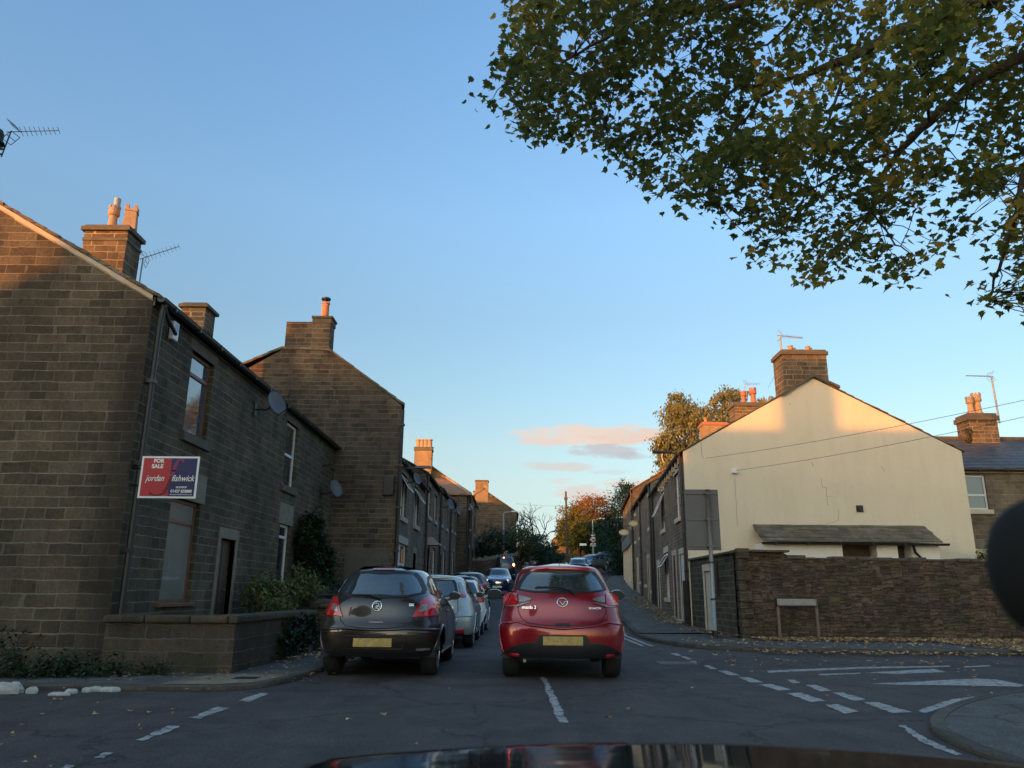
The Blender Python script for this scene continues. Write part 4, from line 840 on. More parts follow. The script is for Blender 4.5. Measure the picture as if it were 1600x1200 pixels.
# ridge chimneys of the right terrace
def rchim(root, u0, u1, v, y, pots, mat, zb=6.5, **k):
    p, q = gy(u0, v, y), gy(u1, v, y); return chimney(root, p.x, q.x, y, y + 1.0, zb, p.z, mat, .08, pots, band=.22, **k)
rchim(r1, 1147, 1208, 628, 37.0, [(.33, .5, 'crown', 'potred', .9), (.58, .5, 'crown', 'potred', 1.15)], 'chim')
rchim(r2b, 1098, 1136, 659, 50.5, [(.2, .5, 'plain', 'orangepot', 1.0)], 'chimbrick', capmat='potred')
aerial('old aerial behind the twin clay pots on the right terrace', gy(1168, 625, 38), gy(1164, 600, 38), gy(1187, 600, 38), 8, el=.2, mr=.02)
a0, a1 = gy(1228, 606, 25.6), gy(1218, 521, 25.6)
aerial('tall aerial strapped to the left side of the cream gable chimney', a0, a1 + Vector((0, 0, -.08)), gy(1254, 528, 25.5), 11, el=.13, refl=.1, mr=.035, brackets=[(gy(1226, 590, 25.6), gy(1232, 590, 25.6)), (gy(1222, 560, 25.6), gy(1230, 560, 25.6))])
# ------------------------------------------------------------------ far right house
rf_, ff = house('stone house with white window and slate roof right of the cream gable', (40.0, 27.2), (-1, 0), 1, 26.0, 7.5, 0, gy(1560, 733, 27.2).z, 3.6, gy(1560, 690, 30.8).z,
    [(40 - 16.85, 40 - 15.75, gy(1520, 796, 27.2).z, gy(1520, 742, 27.2).z, 'w', dict(trans=(.42,), sill='cream', lint='darkstone', glassm='glassblue')), (40 - 16.9, 40 - 15.9, .9, 2.75, 'w', dict(sill='cream')), (40 - 21, 40 - 20, 3.7, 5.1, 'w', {}), (40 - 26, 40 - 25, 3.7, 5.1, 'w', {})], 'gritT', 'gritT', 'slate', rows=10, gut=True)
b = MB(); b.box(0, 26, -.09, -.004, gy(1560, 737, 27.2).z - .05, gy(1560, 731, 27.2).z, ff); b.build('fascia', M['fascia'], rf_)
p, q = gy(1512, 645, 30.3), gy(1556, 645, 30.3); chimney(rf_, p.x, q.x, 30.3, 31.2, 6.2, p.z, 'chim', .07, [(.3, .35, 'crown', 'pot', 1.0), (.62, .5, 'crown', 'pot', 1.25)], band=.3)
aerial('aerial on a tall pole right of the potted chimney', gy(1562, 661, 30.3), gy(1549, 588, 30.3), gy(1509, 587, 30.0), 9, el=.12, refl=.25, mr=.035, brackets=[(gy(1561, 652, 30.4), gy(1553, 650, 30.4)), (gy(1561, 660, 30.4), gy(1553, 659, 30.4))])
# ------------------------------------------------------------------ rubble boundary wall and its gate return
def rubble_wall():
    root = empty('boundary_wall', (10, 20.3, 0), 0, 'tall dark rubble stone wall along the right side street', 'wall')
    b = MB(); rnd = random.Random(2); xs = rng(5.82, 40, .28); rows = []
    def top(x): return lin([(5.8, 2.20), (7.05, 2.20), (7.1, 2.06), (12.0, 2.02), (14, 1.95), (40, 1.9)], x)
    jig = [rnd.uniform(-.03, .03) for _ in xs]
    for zf in [k / 12 for k in range(13)]:
        rows.append([(x, 20.12 + .05 * math.sin(x * 3.1 + zf * 9) * .4 + rnd.uniform(-.018, .018) + .1 * zf, -.05 + (top(x) + j + .05) * zf) for x, j in zip(xs, jig)])
    b.grid(rows); b.grid([rows[-1], [(x, 20.55, top(x) + j) for x, j in zip(xs, jig)], [(x, 20.6, -.05) for x in xs]]); b.poly([rows[0][0], rows[-1][0], (5.82, 20.55, 2.2), (5.82, 20.6, -.05)])
    b.build('wall_face', M['rubble'], root, smooth=False)
    b = MB(); x = 5.75
    while x < 7.1: w_ = rnd.uniform(.35, .6); b.box(x, min(x + w_, 7.15) - .01, 20.06, 20.62, 2.19, 2.25); x += w_
    x = 7.1
    while x < 24: w_ = rnd.uniform(.18, .5); h_ = rnd.uniform(.03, .09); b.box(x, x + w_ - .01, 20.2 + rnd.uniform(-.03, .03), 20.58, top(x) - .03, top(x) + h_ - .02); x += w_ + rnd.uniform(0, .04)
    b.build('coping', M['darkstone'], root, bevel=.015)
    b = MB(); z = 0
    k = 0
    while z < 2.15: h_ = rnd.uniform(.16, .3); w_ = .32 if k % 2 else .2; b.box(5.79, 5.79 + w_, 20.07, 20.2 + (.1 if k % 2 else .3), z, z + h_ - .008); z += h_; k += 1
    b.build('quoins', M['gardenwall'], root, bevel=.02)
    r2 = empty('gate_wall', (5.75, 23, 0), 0, 'stone return wall with a narrow cream doorway behind the signpost', 'wall')
    b = MB(); fr = lambda s, t, z: Vector((5.75 + t, 20.3 + s, z)); ops = [(2.3, 3.1, 0, 1.78)]
    wall_open(b, fr, 4.95, -.1, 2.16, ops, .3); b.poly([fr(0, .35, -.1), fr(4.95, .35, -.1), fr(4.95, .35, 2.16), fr(0, .35, 2.16)]); b.build('wall_face', [M['gritF'], M['timber']], r2)
    b = MB(); b.box(0, 4.95, -.06, .42, 2.16, 2.23, fr); b.build('coping', M['darkstone'], r2, bevel=.015)
    b = MB(); b.box(2.18, 2.3, -.03, .2, 0, 1.78, fr); b.box(3.1, 3.22, -.03, .2, 0, 1.78, fr); b.box(2.15, 3.25, -.035, .2, 1.78, 1.98, fr); b.build('door_frame', M['cream'], r2, bevel=.01)
    b = MB(); b.box(2.3, 3.1, .02, .06, 0, 1.78, fr); b.build('door', M['cream'], r2)
    b = MB(); b.box(1.5, 1.62, -.05, -.004, 1.1, 2.0, fr); tag(b.build('name_plate', M['blackiron']), 'narrow upright black plate on the return wall behind the signpost', 'plate')
rubble_wall()
# low board on two metal legs
gb = empty('low_sign_board', (7.2, 19.95, .08), 0, 'weathered grey board on two rusty legs in front of the rubble wall', 'sign board')
p, q = gy(1214, 944, 19.9), gy(1274, 936, 19.9)
b = MB(); b.box(p.x, q.x, 19.86, 19.9, q.z - .16, q.z, ); b.build('board', M['rust'], gb, bevel=.01)
b = MB(); b.box(p.x - .02, q.x + .02, 19.9, 19.94, q.z - .19, q.z + .03); b.build('backing', M['black'], gb)
for x in (p.x + .02, q.x + .01): b = MB(); b.box(x - .03, x + .03, 19.9, 19.95, 0, q.z); b.build('leg', plain('rusty steel', (.17, .135, .11), .8, var=.4, scale=9), gb)
# signpost seen from behind
sp_ = empty('signpost', (5.28, 20.75, .08), 0, 'grey traffic signpost with the blank back of its plate towards us', 'traffic sign')
base = gy(1118, 1003, 20.0); top = gy(1099, 766, 20.0)
yb = 20.0; base = Vector((base.x, yb, .05)); topv = Vector((base.x + .02, yb, top.z + .02))
b = MB(); b.tube([base, topv], .052, 14); b.build('pole', M['galv'], sp_, smooth=True); b = MB(); b.tube([base, base + Vector((0, 0, .22))], .07, 14); b.tube([base + Vector((0, 0, .95)), base + Vector((0, 0, .99))], .062, 14); b.tube([base + Vector((0, 0, 1.85)), base + Vector((0, 0, 1.89))], .062, 14); b.build('pole_collar', M['black'], sp_)
b = MB(); x0_, x1_ = gy(1071, 815, 20.1).x, gy(1124, 815, 20.1).x; z0_, z1_ = gy(1100, 860, 20.1).z, gy(1100, 765, 20.1).z
b.box(x0_, x1_, 20.07, 20.09, z0_, z1_); pl = b.build('plate', M['signback'], sp_, bevel=.008)
b = MB(); 
for k in (.07, .5, .93):
    zz = z0_ + (z1_ - z0_) * k; b = MB(); b.box(x0_ + .03, x1_ - .03, 20.045, 20.069, zz - .018, zz + .018); b.build('stiffener', M['greysteel'], pl)
    b = MB(); b.box(base.x - .07, base.x + .07, 19.94, 20.045, zz - .02, zz + .02); b.build('clamp', M['greysteel'], pl)
# ------------------------------------------------------------------ left garden wall, pier, rail, stones
gw = empty('garden_wall', (-4.6, 11.2, 0), 0, 'low sandstone garden wall with thick coping stones at the left corner', 'wall')
x0_, x1_ = -5.52, gy(368, 1000, 11.05).x; zt_ = .80
b = MB(); b.box(x0_, x1_, 11.0, 11.25, -.05, zt_ - .1); b.build('wall_face', M['gardenwall'], gw)
xe = x1_; c2 = (-3.62, 14.9)
b = MB(); b.poly([(x1_, 11.0, -.05), (c2[0], c2[1], -.05), (c2[0], c2[1], zt_ - .1), (x1_, 11.0, zt_ - .1)]); b.poly([(x1_ - .28, 11.2, -.05), (c2[0] - .28, c2[1], -.05), (c2[0] - .28, c2[1], zt_ - .1), (x1_ - .28, 11.2, zt_ - .1)]); b.poly([(c2[0], c2[1], -.05), (c2[0] - .28, c2[1], -.05), (c2[0] - .28, c2[1], zt_ - .1), (c2[0], c2[1], zt_ - .1)]); b.build('wall_face', M['gardenwall'], gw)
b = MB(); rnd = random.Random(4); x = x0_ - .03
while x < x1_ - .05: w_ = rnd.uniform(.5, .8); xx = min(x + w_, x1_ + .05); b.box(x, xx - .006, 10.94, 11.31, zt_ - .1, zt_ + rnd.uniform(.0, .012)); x += w_
for k in range(5):
    a0_, a1_ = k / 5, (k + 1) / 5 - .003; f = lambda s, t, z, a0_=a0_, a1_=a1_: Vector((x1_ + .05 + (c2[0] - x1_) * (a0_ + (a1_ - a0_) * s) - t, 11.0 + (c2[1] - 11.0) * (a0_ + (a1_ - a0_) * s), z)); b.box(0, 1, 0, .38, zt_ - .1, zt_ + rnd.uniform(0, .012), f)
b.build('coping', M['gardenwall'], gw, bevel=.03)
b = MB(); p = gy(506, 1000, 15.4); b.box(p.x - .26, p.x + .16, 15.2, 15.65, -.05, .82); b.lathe([(.28, 0), (.26, .08), (.12, .16), (0.01, .18)], (p.x - .05, 15.42, .82), 12)
tag(b.build('gate_pier', M['rubble'], None, bevel=.05), 'stubby dark stone gate pier between the garden wall and the parked dark hatchback', 'gate pier')
rl = empty('garden_railing', (-3.8, 17.5, 0), 0, 'black iron garden railing behind the dark parked hatchback', 'railing'); b = MB()
for y in rng(15.9, 19.9, .14): b.tube([(-3.85, y, 0.0), (-3.85, y, 1.15)], .011, 5)
b.build('baluster', M['blackiron'], rl)['kind'] = 'stuff'
b = MB(); b.box(-3.87, -3.83, 15.85, 20.0, 1.05, 1.08); b.box(-3.87, -3.83, 15.85, 20.0, .2, .23); b.build('rail', M['blackiron'], rl)
rnd = random.Random(9)
def rock(label, u, v, sx, sy, sz, mat='paintedrock', y=None):
    p = gz(u, v, .03); b = MB(); n = 11; rows = []; rj = random.Random(int(u * 3 + v))
    ang = sorted(2 * math.pi * (j + rj.uniform(-.3, .3)) / n for j in range(n)); rad = [rj.uniform(.72, 1.12) for _ in range(n)]
    for k, (rr, hh) in enumerate(((.95, 0), (1, .35), (.88, .75), (.62, .95), (.3, 1.0))):
        rows.append([(p.x + math.cos(t) * sx * rr * q * rj.uniform(.93, 1.07), p.y + math.sin(t) * sy * rr * q * rj.uniform(.93, 1.07), sz * hh * rj.uniform(.82, 1.08)) for t, q in zip(ang, rad)])
    b.grid(rows, close=True); b.poly(rows[-1]); return tag(b.build('painted_stone', M[mat], None, smooth=False, bevel=.005), label, 'stone', 'white painted edging stones')
for k, (u, v, sx, sy, sz, lb) in enumerate(((10, 1079, .20, .10, .12, 'largest white painted block at the left edge of the photo'), (50, 1079, .08, .06, .07, 'small white stone just right of the large white block'),
    (92, 1082, .13, .05, .035, 'flat white stone under the weeds'), (112, 1079, .08, .05, .05, 'white stone in the middle of the edging row'), (150, 1076, .09, .06, .055, 'rounded white stone below the weeds, left of the long one'),
    (172, 1076, .15, .06, .05, 'long white stone near the end of the edging row'), (195, 1064, .07, .05, .06, 'last white stone of the edging row, leaning on a grey one'), (135, 1077, .06, .05, .05, 'small greyish stone tucked in the edging row'))):
    rock(lb, u, v, sx, sy, sz)
# ------------------------------------------------------------------ chimney corner and aerial at the very left
ch = chimney(hA, -9.95, -8.85, 11.15, 11.7, 6.5, 8.75, 'chim', .03, band=.15)
q = gy(-10, 225, 11.5); b = MB(); b.lathe([(.10, -.06), (.10, 0), (.16, .02), (.15, .06), (.12, .09), (.13, .2), (.1, .27), (.03, .3)], (q.x, 11.5, q.z), 14); b.tube([(q.x, 11.5, q.z), (q.x - .12, 11.5, q.z - .1), (q.x - .5, 11.5, q.z - .25), (q.x - .6, 11.5, q.z - .6)], .07, 8); b.build('cowl', M['black'], ch)
aerial('aerial on a leaning mast at the top left corner of the picture', gy(2, 245, 11.6), gy(17, 206, 11.6), gy(92, 204, 11.5), 9, 'blackiron', el=.11, refl=.17, mr=.012, brackets=[(gy(7, 233, 11.6), gy(-14, 233, 11.6)), (gy(4, 241, 11.6), gy(-14, 240, 11.6))])
# ------------------------------------------------------------------ unseen houses to the left and behind, added to throw the evening shade
def shade_house(label, x0, x1, y0, D, eave, rz):
    house(label, (x1, y0), (-1, 0), -1 if True else 1, x1 - x0, D, 0, eave, D / 2, rz, [], 'gritT', 'grit2', 'slate', group='unseen blocks that throw the shade')
# ------------------------------------------------------------------ cars
def paintm(name, col, metal=.3, rough=.32):
    if name in MC: return MC[name]
    m, t, b = nodes(name); o = N(t, 'ShaderNodeTexCoord').outputs['Object']; n = noise(t, 3, 3, .6, o); f = noise(t, 900, 1, .5, o)
    c = mixc(t, mth(t, 'MULTIPLY', n.outputs[0], .35), col, tuple(x * .75 for x in col)); c = mixc(t, ramp(t, f.outputs[0], [(.55, (0, 0, 0)), (.7, (.25, .25, .25))]), c, tuple(min(1, x * 1.8 + .02) for x in col))
    ge = N(t, 'ShaderNodeNewGeometry'); c = mixc(t, ge.outputs['Backfacing'], c, (.02, .02, .022)) if False else c
    L(t, c, b.inputs['Base Color']); b.inputs['Metallic'].default_value = metal; b.inputs['Roughness'].default_value = rough
    b.inputs['Coat Weight'].default_value = 1; b.inputs['Coat Roughness'].default_value = .03; MC[name] = m; return m
M['c_red'] = paintm('metallic red paint', (.26, .004, .012), .35, .3)
M['c_dark'] = paintm('dark graphite paint', (.030, .021, .017), .3, .3)
M['c_silver'] = paintm('pale silver paint', (.42, .45, .45), .5, .35)
M['c_white'] = paintm('white car paint', (.72, .74, .74), 0, .4)
M['c_black'] = paintm('black car paint', (.012, .012, .015), .2, .3)
M['c_blue'] = paintm('deep blue car paint', (.010, .025, .13), .4, .3)
M['c_grey'] = paintm('mid grey car paint', (.10, .115, .125), .4, .33)
def carglass():
    m, t, b = nodes('car glass'); gl = N(t, 'ShaderNodeBsdfGlossy'); gl.inputs['Roughness'].default_value = .02; tr = N(t, 'ShaderNodeBsdfTransparent'); tr.inputs[0].default_value = (.42, .47, .48, 1)
    fr = N(t, 'ShaderNodeFresnel'); fr.inputs[0].default_value = 1.6; mx = N(t, 'ShaderNodeMixShader'); L(t, mth(t, 'ADD', mth(t, 'MULTIPLY', fr.outputs[0], 1.0), .30), mx.inputs[0]); L(t, tr.outputs[0], mx.inputs[1]); L(t, gl.outputs[0], mx.inputs[2]); df = N(t, 'ShaderNodeBsdfDiffuse'); df.inputs[0].default_value = (.07, .10, .12, 1); m2 = N(t, 'ShaderNodeMixShader'); m2.inputs[0].default_value = .28; L(t, mx.outputs[0], m2.inputs[1]); L(t, df.outputs[0], m2.inputs[2]); L(t, m2.outputs[0], t.nodes['Material Output'].inputs[0]); return m
M['cglass'] = carglass()
M['cglassd'] = glass('dark car glass', (.012, .015, .02), .02, 1.7)
M['lampred'] = plain('red tail lamp', (.50, .010, .014), .08, coat=1, var=.3, scale=30); M['lampclear'] = plain('clear tail lamp', (.26, .25, .24), .1, .3, coat=1, var=.4, scale=40)
M['lamphead'] = plain('headlamp', (.62, .66, .70), .08, .3, coat=1, var=.3, scale=30)
M['chrome'] = plain('chrome', (.75, .75, .76), .08, 1, var=.02)
M['mirrorglass'] = plain('grey mirror glass', (.035, .038, .04), .6, 0, var=.1, spec=.2)
M['interior'] = plain('car interior', (.03, .032, .036), .9, var=.2)
M['seat'] = plain('grey seat cloth', (.07, .075, .08), .9, var=.2)
M['plateY'] = plain('yellow number plate', (.46, .32, .10), .55, var=.5, scale=17); M['plateW'] = plain('white number plate', (.7, .7, .68), .4, var=.1, scale=14)
PROF = {  # z, half width, rear y, front y (from the nose), all for length 4.0, height 1.5, half width .85
 'hatch': [(.285, .81, .06, .07), (.33, .835, .03, .03), (.42, .85, .005, .0), (.55, .853, 0, .0), (.66, .85, .005, .02), (.72, .846, .035, .06), (.76, .84, .06, .12), (.82, .828, .075, .30), (.90, .81, .09, .58), (.96, .785, .10, .86), (1.01, .755, .115, 1.05), (1.06, .73, .14, 1.18), (1.15, .695, .20, 1.36), (1.25, .655, .27, 1.54), (1.34, .615, .33, 1.72), (1.40, .585, .36, 1.86), (1.435, .56, .33, 1.99), (1.465, .52, .30, 2.15), (1.487, .45, .42, 2.35), (1.5, .34, .70, 2.55)],
 'round': [(.285, .80, .09, .08), (.35, .835, .04, .03), (.48, .855, .0, .0), (.60, .86, -.005, .0), (.68, .858, .01, .04), (.74, .85, .05, .10), (.80, .84, .075, .24), (.88, .825, .09, .50), (.96, .80, .105, .80), (1.02, .765, .125, 1.0), (1.07, .73, .16, 1.12), (1.15, .695, .23, 1.30), (1.25, .65, .31, 1.48), (1.34, .605, .39, 1.68), (1.40, .57, .45, 1.84), (1.44, .54, .47, 1.99), (1.468, .49, .50, 2.15), (1.488, .42, .60, 2.3), (1.5, .32, .85, 2.5)],
 'suv': [(.22, .78, .10, .16), (.30, .83, .04, .06), (.42, .85, .0, .0), (.60, .855, -.01, .0), (.75, .85, .0, .01), (.85, .84, .03, .05), (.92, .825, .05, .30), (.99, .80, .06, .70), (1.04, .775, .07, 1.0), (1.09, .74, .09, 1.16), (1.18, .705, .14, 1.32), (1.28, .67, .20, 1.50), (1.37, .635, .26, 1.66), (1.43, .60, .28, 1.80), (1.465, .56, .30, 1.96), (1.488, .50, .42, 2.15), (1.5, .40, .65, 2.35)],
}
def car(spec):
    Ln, Wd, Ht = spec['size']; sx, sz, sy = Wd / 1.70, Ht / 1.5, Ln / 4.0; tab = PROF[spec['kind']]; hi = spec.get('hi', False)
    z0, z1 = tab[0][0], tab[-1][0]; st = .018 if hi else .04; nz_ = int((z1 - z0) / st); seg = 26 if hi else 12; ns = 40 if hi else 16
    zs = [z0 + (z1 - z0) * k / nz_ for k in range(nz_ + 1)]; cols = [[lin([(a[0], a[c]) for a in tab], z) for z in zs] for c in (1, 2, 3)]
    for _ in range(3 if hi else 1):
        for c in cols:
            n = c[:]
            for k in range(1, len(c) - 1): n[k] = (c[k - 1] + 2 * c[k] + c[k + 1]) / 4
            c[:] = n
    def at(c, z):
        z = z / sz; f = max(0, min(nz_ - 1e-6, (z - z0) / (z1 - z0) * nz_)); k = int(f); return cols[c][k] + (cols[c][k + 1] - cols[c][k]) * (f - k)
    hw = lambda z: at(0, z) * sx; yr = lambda z: at(1, z) * sy; yf = lambda z: Ln - at(2, z) * sy
    AR, AF, NR, NF = spec.get('ar', .62), .85, 2.7, 2.3
    def rear(x, z, off=0):
        f = lambda x, z: Vector((x, yr(z) + AR * (1 - (max(0, 1 - min(.995, abs(x) / hw(z)) ** NR)) ** (1 / NR)), z))
        p = f(x, z); e = .012; n = (f(x + e, z) - f(x - e, z)).cross(f(x, z + e) - f(x, z - e)); n = n.normalized() if n.length > 1e-9 else Vector((0, -1, 0))
        if n.y > 0: n = -n
        return p + n * off
    def front(x, z, off=0):
        f = lambda x, z: Vector((x, yf(z) - AF * (1 - (max(0, 1 - min(.995, abs(x) / hw(z)) ** NF)) ** (1 / NF)), z))
        p = f(x, z); e = .012; n = (f(x + e, z) - f(x - e, z)).cross(f(x, z + e) - f(x, z - e)); n = n.normalized() if n.length > 1e-9 else Vector((0, 1, 0))
        if n.y < 0: n = -n
        return p + n * off
    def sidef(sg):
        def s_(y, z, off=0):
            def f(y, z):
                a, b = yr(z) + AR, yf(z) - AF; w_ = hw(z)
                if y < a: k = min(1, (a - y) / AR); w_ *= max(0, 1 - k ** NR) ** (1 / NR)
                elif y > b: k = min(1, (y - b) / AF); w_ *= max(0, 1 - k ** NF) ** (1 / NF)
                return Vector((sg * w_, y, z))
            p = f(y, z); e = .012; n = (f(y + e, z) - f(y - e, z)).cross(f(y, z + e) - f(y, z - e)); n = n.normalized() if n.length > 1e-9 else Vector((sg, 0, 0))
            if n.x * sg < 0: n = -n
            return p + n * off
        return s_
    root = empty(spec.get('name', 'parked_car'), (0, 0, 0), 0, spec['label'], spec.get('cat', 'car'), spec.get('group', 'cars along the street'))
    bm = M[spec['paint']]
    # body shell
    rings = []
    for z in zs:
        z *= sz; w_, a, b = hw(z), yr(z), yf(z); rg = []
        for k in range(seg + 1): t = math.pi / 2 * k / seg; rg.append((w_ * max(0, math.sin(t)) ** (2 / NR), a + AR - AR * max(0, math.cos(t)) ** (2 / NR)))           # centre rear -> right side
        for k in range(1, ns): rg.append((w_, a + AR + (b - AF - a - AR) * k / ns))
        for k in range(seg + 1): t = math.pi / 2 * (1 - k / seg); rg.append((w_ * max(0, math.sin(t)) ** (2 / NF), b - AF + AF * max(0, math.cos(t)) ** (2 / NF)))
        full = rg + [(-x, y) for x, y in rg[-2:0:-1]]; rings.append([(x, y, z) for x, y in full])
    n = len(rings[0]); lastc = Vector((0, sum(p[1] for p in rings[-1]) / n, Ht)); 
    for k in range(1, 6): f = 1 - k / 6; rings.append([(p[0] * f, lastc.y + (p[1] - lastc.y) * f, Ht + .02 * (1 - f * f)) for p in rings[len(zs) - 1]])
    ya, yb_ = spec['axles']; rw = spec.get('rw', .31); zw = rw; Ra = rw + .055
    def pin(poly, a, b):
        c = False; j = len(poly) - 1
        for i in range(len(poly)):
            if (poly[i][1] > b) != (poly[j][1] > b) and a < (poly[j][0] - poly[i][0]) * (b - poly[i][1]) / (poly[j][1] - poly[i][1]) + poly[i][0]: c = not c
            j = i
        return c
    see = spec.get('see', False); RW = spec['rearwin']; SW = spec['sidewin']; FWn = spec['frontwin']
    def shrink(poly, d): cx = sum(p[0] for p in poly) / len(poly); cy = sum(p[1] for p in poly) / len(poly); return [(cx + (p[0] - cx) * (1 - d / max(.05, math.hypot(p[0] - cx, p[1] - cy))), cy + (p[1] - cy) * (1 - d / max(.05, math.hypot(p[0] - cx, p[1] - cy)))) for p in poly]
    RWi, SWi, FWi = shrink(RW, .035), [shrink(s, .03) for s in SW], shrink(FWn, .04)
    v = [p for r_ in rings for p in r_]; fc = []
    for k in range(len(rings) - 1):
        for j in range(n):
            q = (k * n + j, k * n + (j + 1) % n, (k + 1) * n + (j + 1) % n, (k + 1) * n + j); c = sum((Vector(v[i]) for i in q), Vector()) / 4
            if abs(c.x) > .45 and (math.hypot(c.y - ya, c.z - zw) < Ra or math.hypot(c.y - yb_, c.z - zw) < Ra): continue
            if see and k < len(zs) - 1:
                reg = 'r' if (j < seg or j > n - seg - 1) and c.y < Ln / 2 else ('f' if c.y > Ln / 2 and seg + ns <= j <= n - seg - ns else 's')
                if reg == 'r' and pin(RWi, c.x, c.z): continue
                if reg == 'f' and pin(FWi, c.x, c.z): continue
                if abs(c.x) > .4 and any(pin(s, c.y, c.z) for s in SWi): continue
            fc.append(q)
    b = MB(); b.v = v; b.f = fc; b.m = [0] * len(fc); b.col = [None] * len(fc); body = b.build('body', bm, root, smooth=True, uv=False)
    # floor, liners, interior
    b = MB(); b.poly([(x, y, z0 * sz + .005) for x, y, z in rings[0]]); 
    for yw in (ya, yb_):
        for sg in (-1, 1):
            rows = [[(sg * xx, yw + math.cos(t) * (Ra + .015), zw + math.sin(t) * (Ra + .015)) for t in [-.12 + (math.pi + .24) * k / 14 for k in range(15)]] for xx in (hw(zw) - .02, hw(zw) - .3)]
            b.grid(rows); b.poly(rows[1])
    b.build('underbody', M['interior'], root)
    for yw in (ya, yb_):
        for sg in (-1, 1):                                             # arch lips
            S = sidef(sg); pts = []
            for k in range(21):
                t = -.28 + (math.pi + .56) * k / 20; yy, zz = yw + math.cos(t) * (Ra + .004), zw + math.sin(t) * (Ra + .004)
                if zz > z0 * sz + .02: pts.append(S(yy, zz, .000))
            q = MB(); q.tube(pts, .017 if hi else .022, 6); q.build('wheel_arch', spec.get('arch') and M[spec['arch']] or bm, root, smooth=True)
    def patch(poly, S, name, mat, off=.006, parent=None, nu=10, dz=.02, label=None, ring=None):
        if not hi: dz, nu = .045, 6
        zz = sorted(set([p[1] for p in poly])); lv = []
        for a, c in zip(zz, zz[1:]): lv += [a + (c - a) * k / max(1, int(math.ceil((c - a) / dz))) for k in range(max(1, int(math.ceil((c - a) / dz))))]
        lv.append(zz[-1]); rows = []
        for z in lv:
            z_ = min(max(z, zz[0] + 1e-4), zz[-1] - 1e-4); xs_ = []; j = len(poly) - 1
            for i in range(len(poly)):
                (xa, za), (xb, zb3) = poly[i], poly[j]
                if (za > z_) != (zb3 > z_): xs_.append(xa + (xb - xa) * (z_ - za) / (zb3 - za))
                j = i
            if len(xs_) < 2: continue
            a, c = min(xs_), max(xs_); rows.append([S(a + (c - a) * k / nu, z_, off) for k in range(nu + 1)])
        b = MB(); b.grid(rows)
        rim = [rows[0], [r_[-1] for r_ in rows], rows[-1], [r_[0] for r_ in rows]]
        ctr = rows[len(rows) // 2][nu // 2]; nn = (rows[len(rows) // 2][nu // 2 - 1] - ctr).cross(rows[min(len(rows) - 1, len(rows) // 2 + 1)][nu // 2] - ctr)
        base = S(*(lambda r_: r_)((0, 0)), 0) if False else None
        for r_ in rim:                                                 # a thin edge down to the body
            m2 = []
            for p in r_:
                d = (S((p.y if S in (SL, SR) else p.x), p.z, -.004)); m2.append(d)
            b.grid([r_, m2])
        o = b.build(name, mat, parent or root, smooth=True, uv=False)
        if label: o['label'] = label
        return o
    SL, SR = sidef(-1), sidef(1)
    def line(pts, S, r_, name, mat, parent=None, off=0, close=False):
        pp = []
        for (a, c), (d, e) in zip(pts, pts[1:]): n_ = max(2, int(math.hypot(d - a, e - c) / .05)); pp += [S(a + (d - a) * k / n_, c + (e - c) * k / n_, off) for k in range(n_)]
        pp.append(S(*pts[-1], off)); b = MB(); b.tube(pp, r_, 5); return b.build(name, mat, parent or root, smooth=True, uv=False)
    gm = M['cglass'] if see else M['cglassd']
    rwn = patch(RW, rear, 'rear_window', gm, .005, nu=16)
    for s in SW:
        for S in (SL, SR): patch(s, S, 'side_window', gm, .004, nu=12)
    patch(FWn, front, 'windscreen', gm, .004, nu=14)
    def surround(poly, S, w_, name='window_surround', off=.008):
        sm = poly + [poly[0]]; pts = []
        for (a, c), (d, e) in zip(sm, sm[1:]): n_ = max(2, int(math.hypot(d - a, e - c) / .04)); pts += [(a + (d - a) * k / n_, c + (e - c) * k / n_) for k in range(n_)]
        ins = shrink(pts, w_); b = MB(); A = [S(*p, off) for p in pts]; B = [S(*p, off) for p in ins]; b.grid([A, B], close=True); b.grid([A, [S(*p, -.003) for p in pts]], close=True); b.grid([B, [S(*p, -.03) for p in ins]], close=True)
        return b.build(name, M['black'], root, smooth=False, uv=False)
    if see:
        surround(RW, rear, .055); surround(FWn, front, .06)
        for s in SW:
            for S in (SL, SR): surround(s, S, .045)
        b = MB(); rr = lambda x0, x1, y0, y1, za, zb_: b.box(x0, x1, y0, y1, za, zb_)
        for xx in (-.36, .36):
            yy = Ln * .52; b.box(xx - .24, xx + .24, yy, yy + .14, .55, 1.12 * sz, lambda x, y, z: Vector((x, y - (z - .55) * .25, z))); b.box(xx - .12, xx + .12, yy - .02, yy + .08, 1.17 * sz, 1.33 * sz, lambda x, y, z: Vector((x, y - (z - .55) * .25, z)))
        b.box(-.62, .62, Ln * .27, Ln * .27 + .14, .5, 1.0 * sz, lambda x, y, z: Vector((x, y - (z - .55) * .2, z)))
        for xx in (-.36, .36): b.box(xx - .11, xx + .11, Ln * .26, Ln * .26 + .07, 1.02 * sz, 1.15 * sz, lambda x, y, z: Vector((x, y - (z - .55) * .2, z)))
        b.build('seats', M['seat'], root, bevel=.03)
        b = MB(); b.box(-.64, .64, Ln * .70, Ln * .76, .6, .93 * sz); b.box(-.6, .6, .25, Ln * .27, .5, .9 * sz); b.build('dashboard', M['interior'], root)
        b = MB(); c = Vector((.36, Ln * .66, .92 * sz)); b.tube([c + Vector((math.cos(t) * .18, math.sin(t) * .06, math.sin(t) * .17)) for t in [2 * math.pi * k / 20 for k in range(21)]], .015, 6, cap=False); b.build('steering_wheel', M['black'], root)
        b = MB(); b.box(-.1, .1, Ln * .60, Ln * .60 + .04, 1.28 * sz, 1.34 * sz); b.build('rear_view_mirror', M['black'], root)
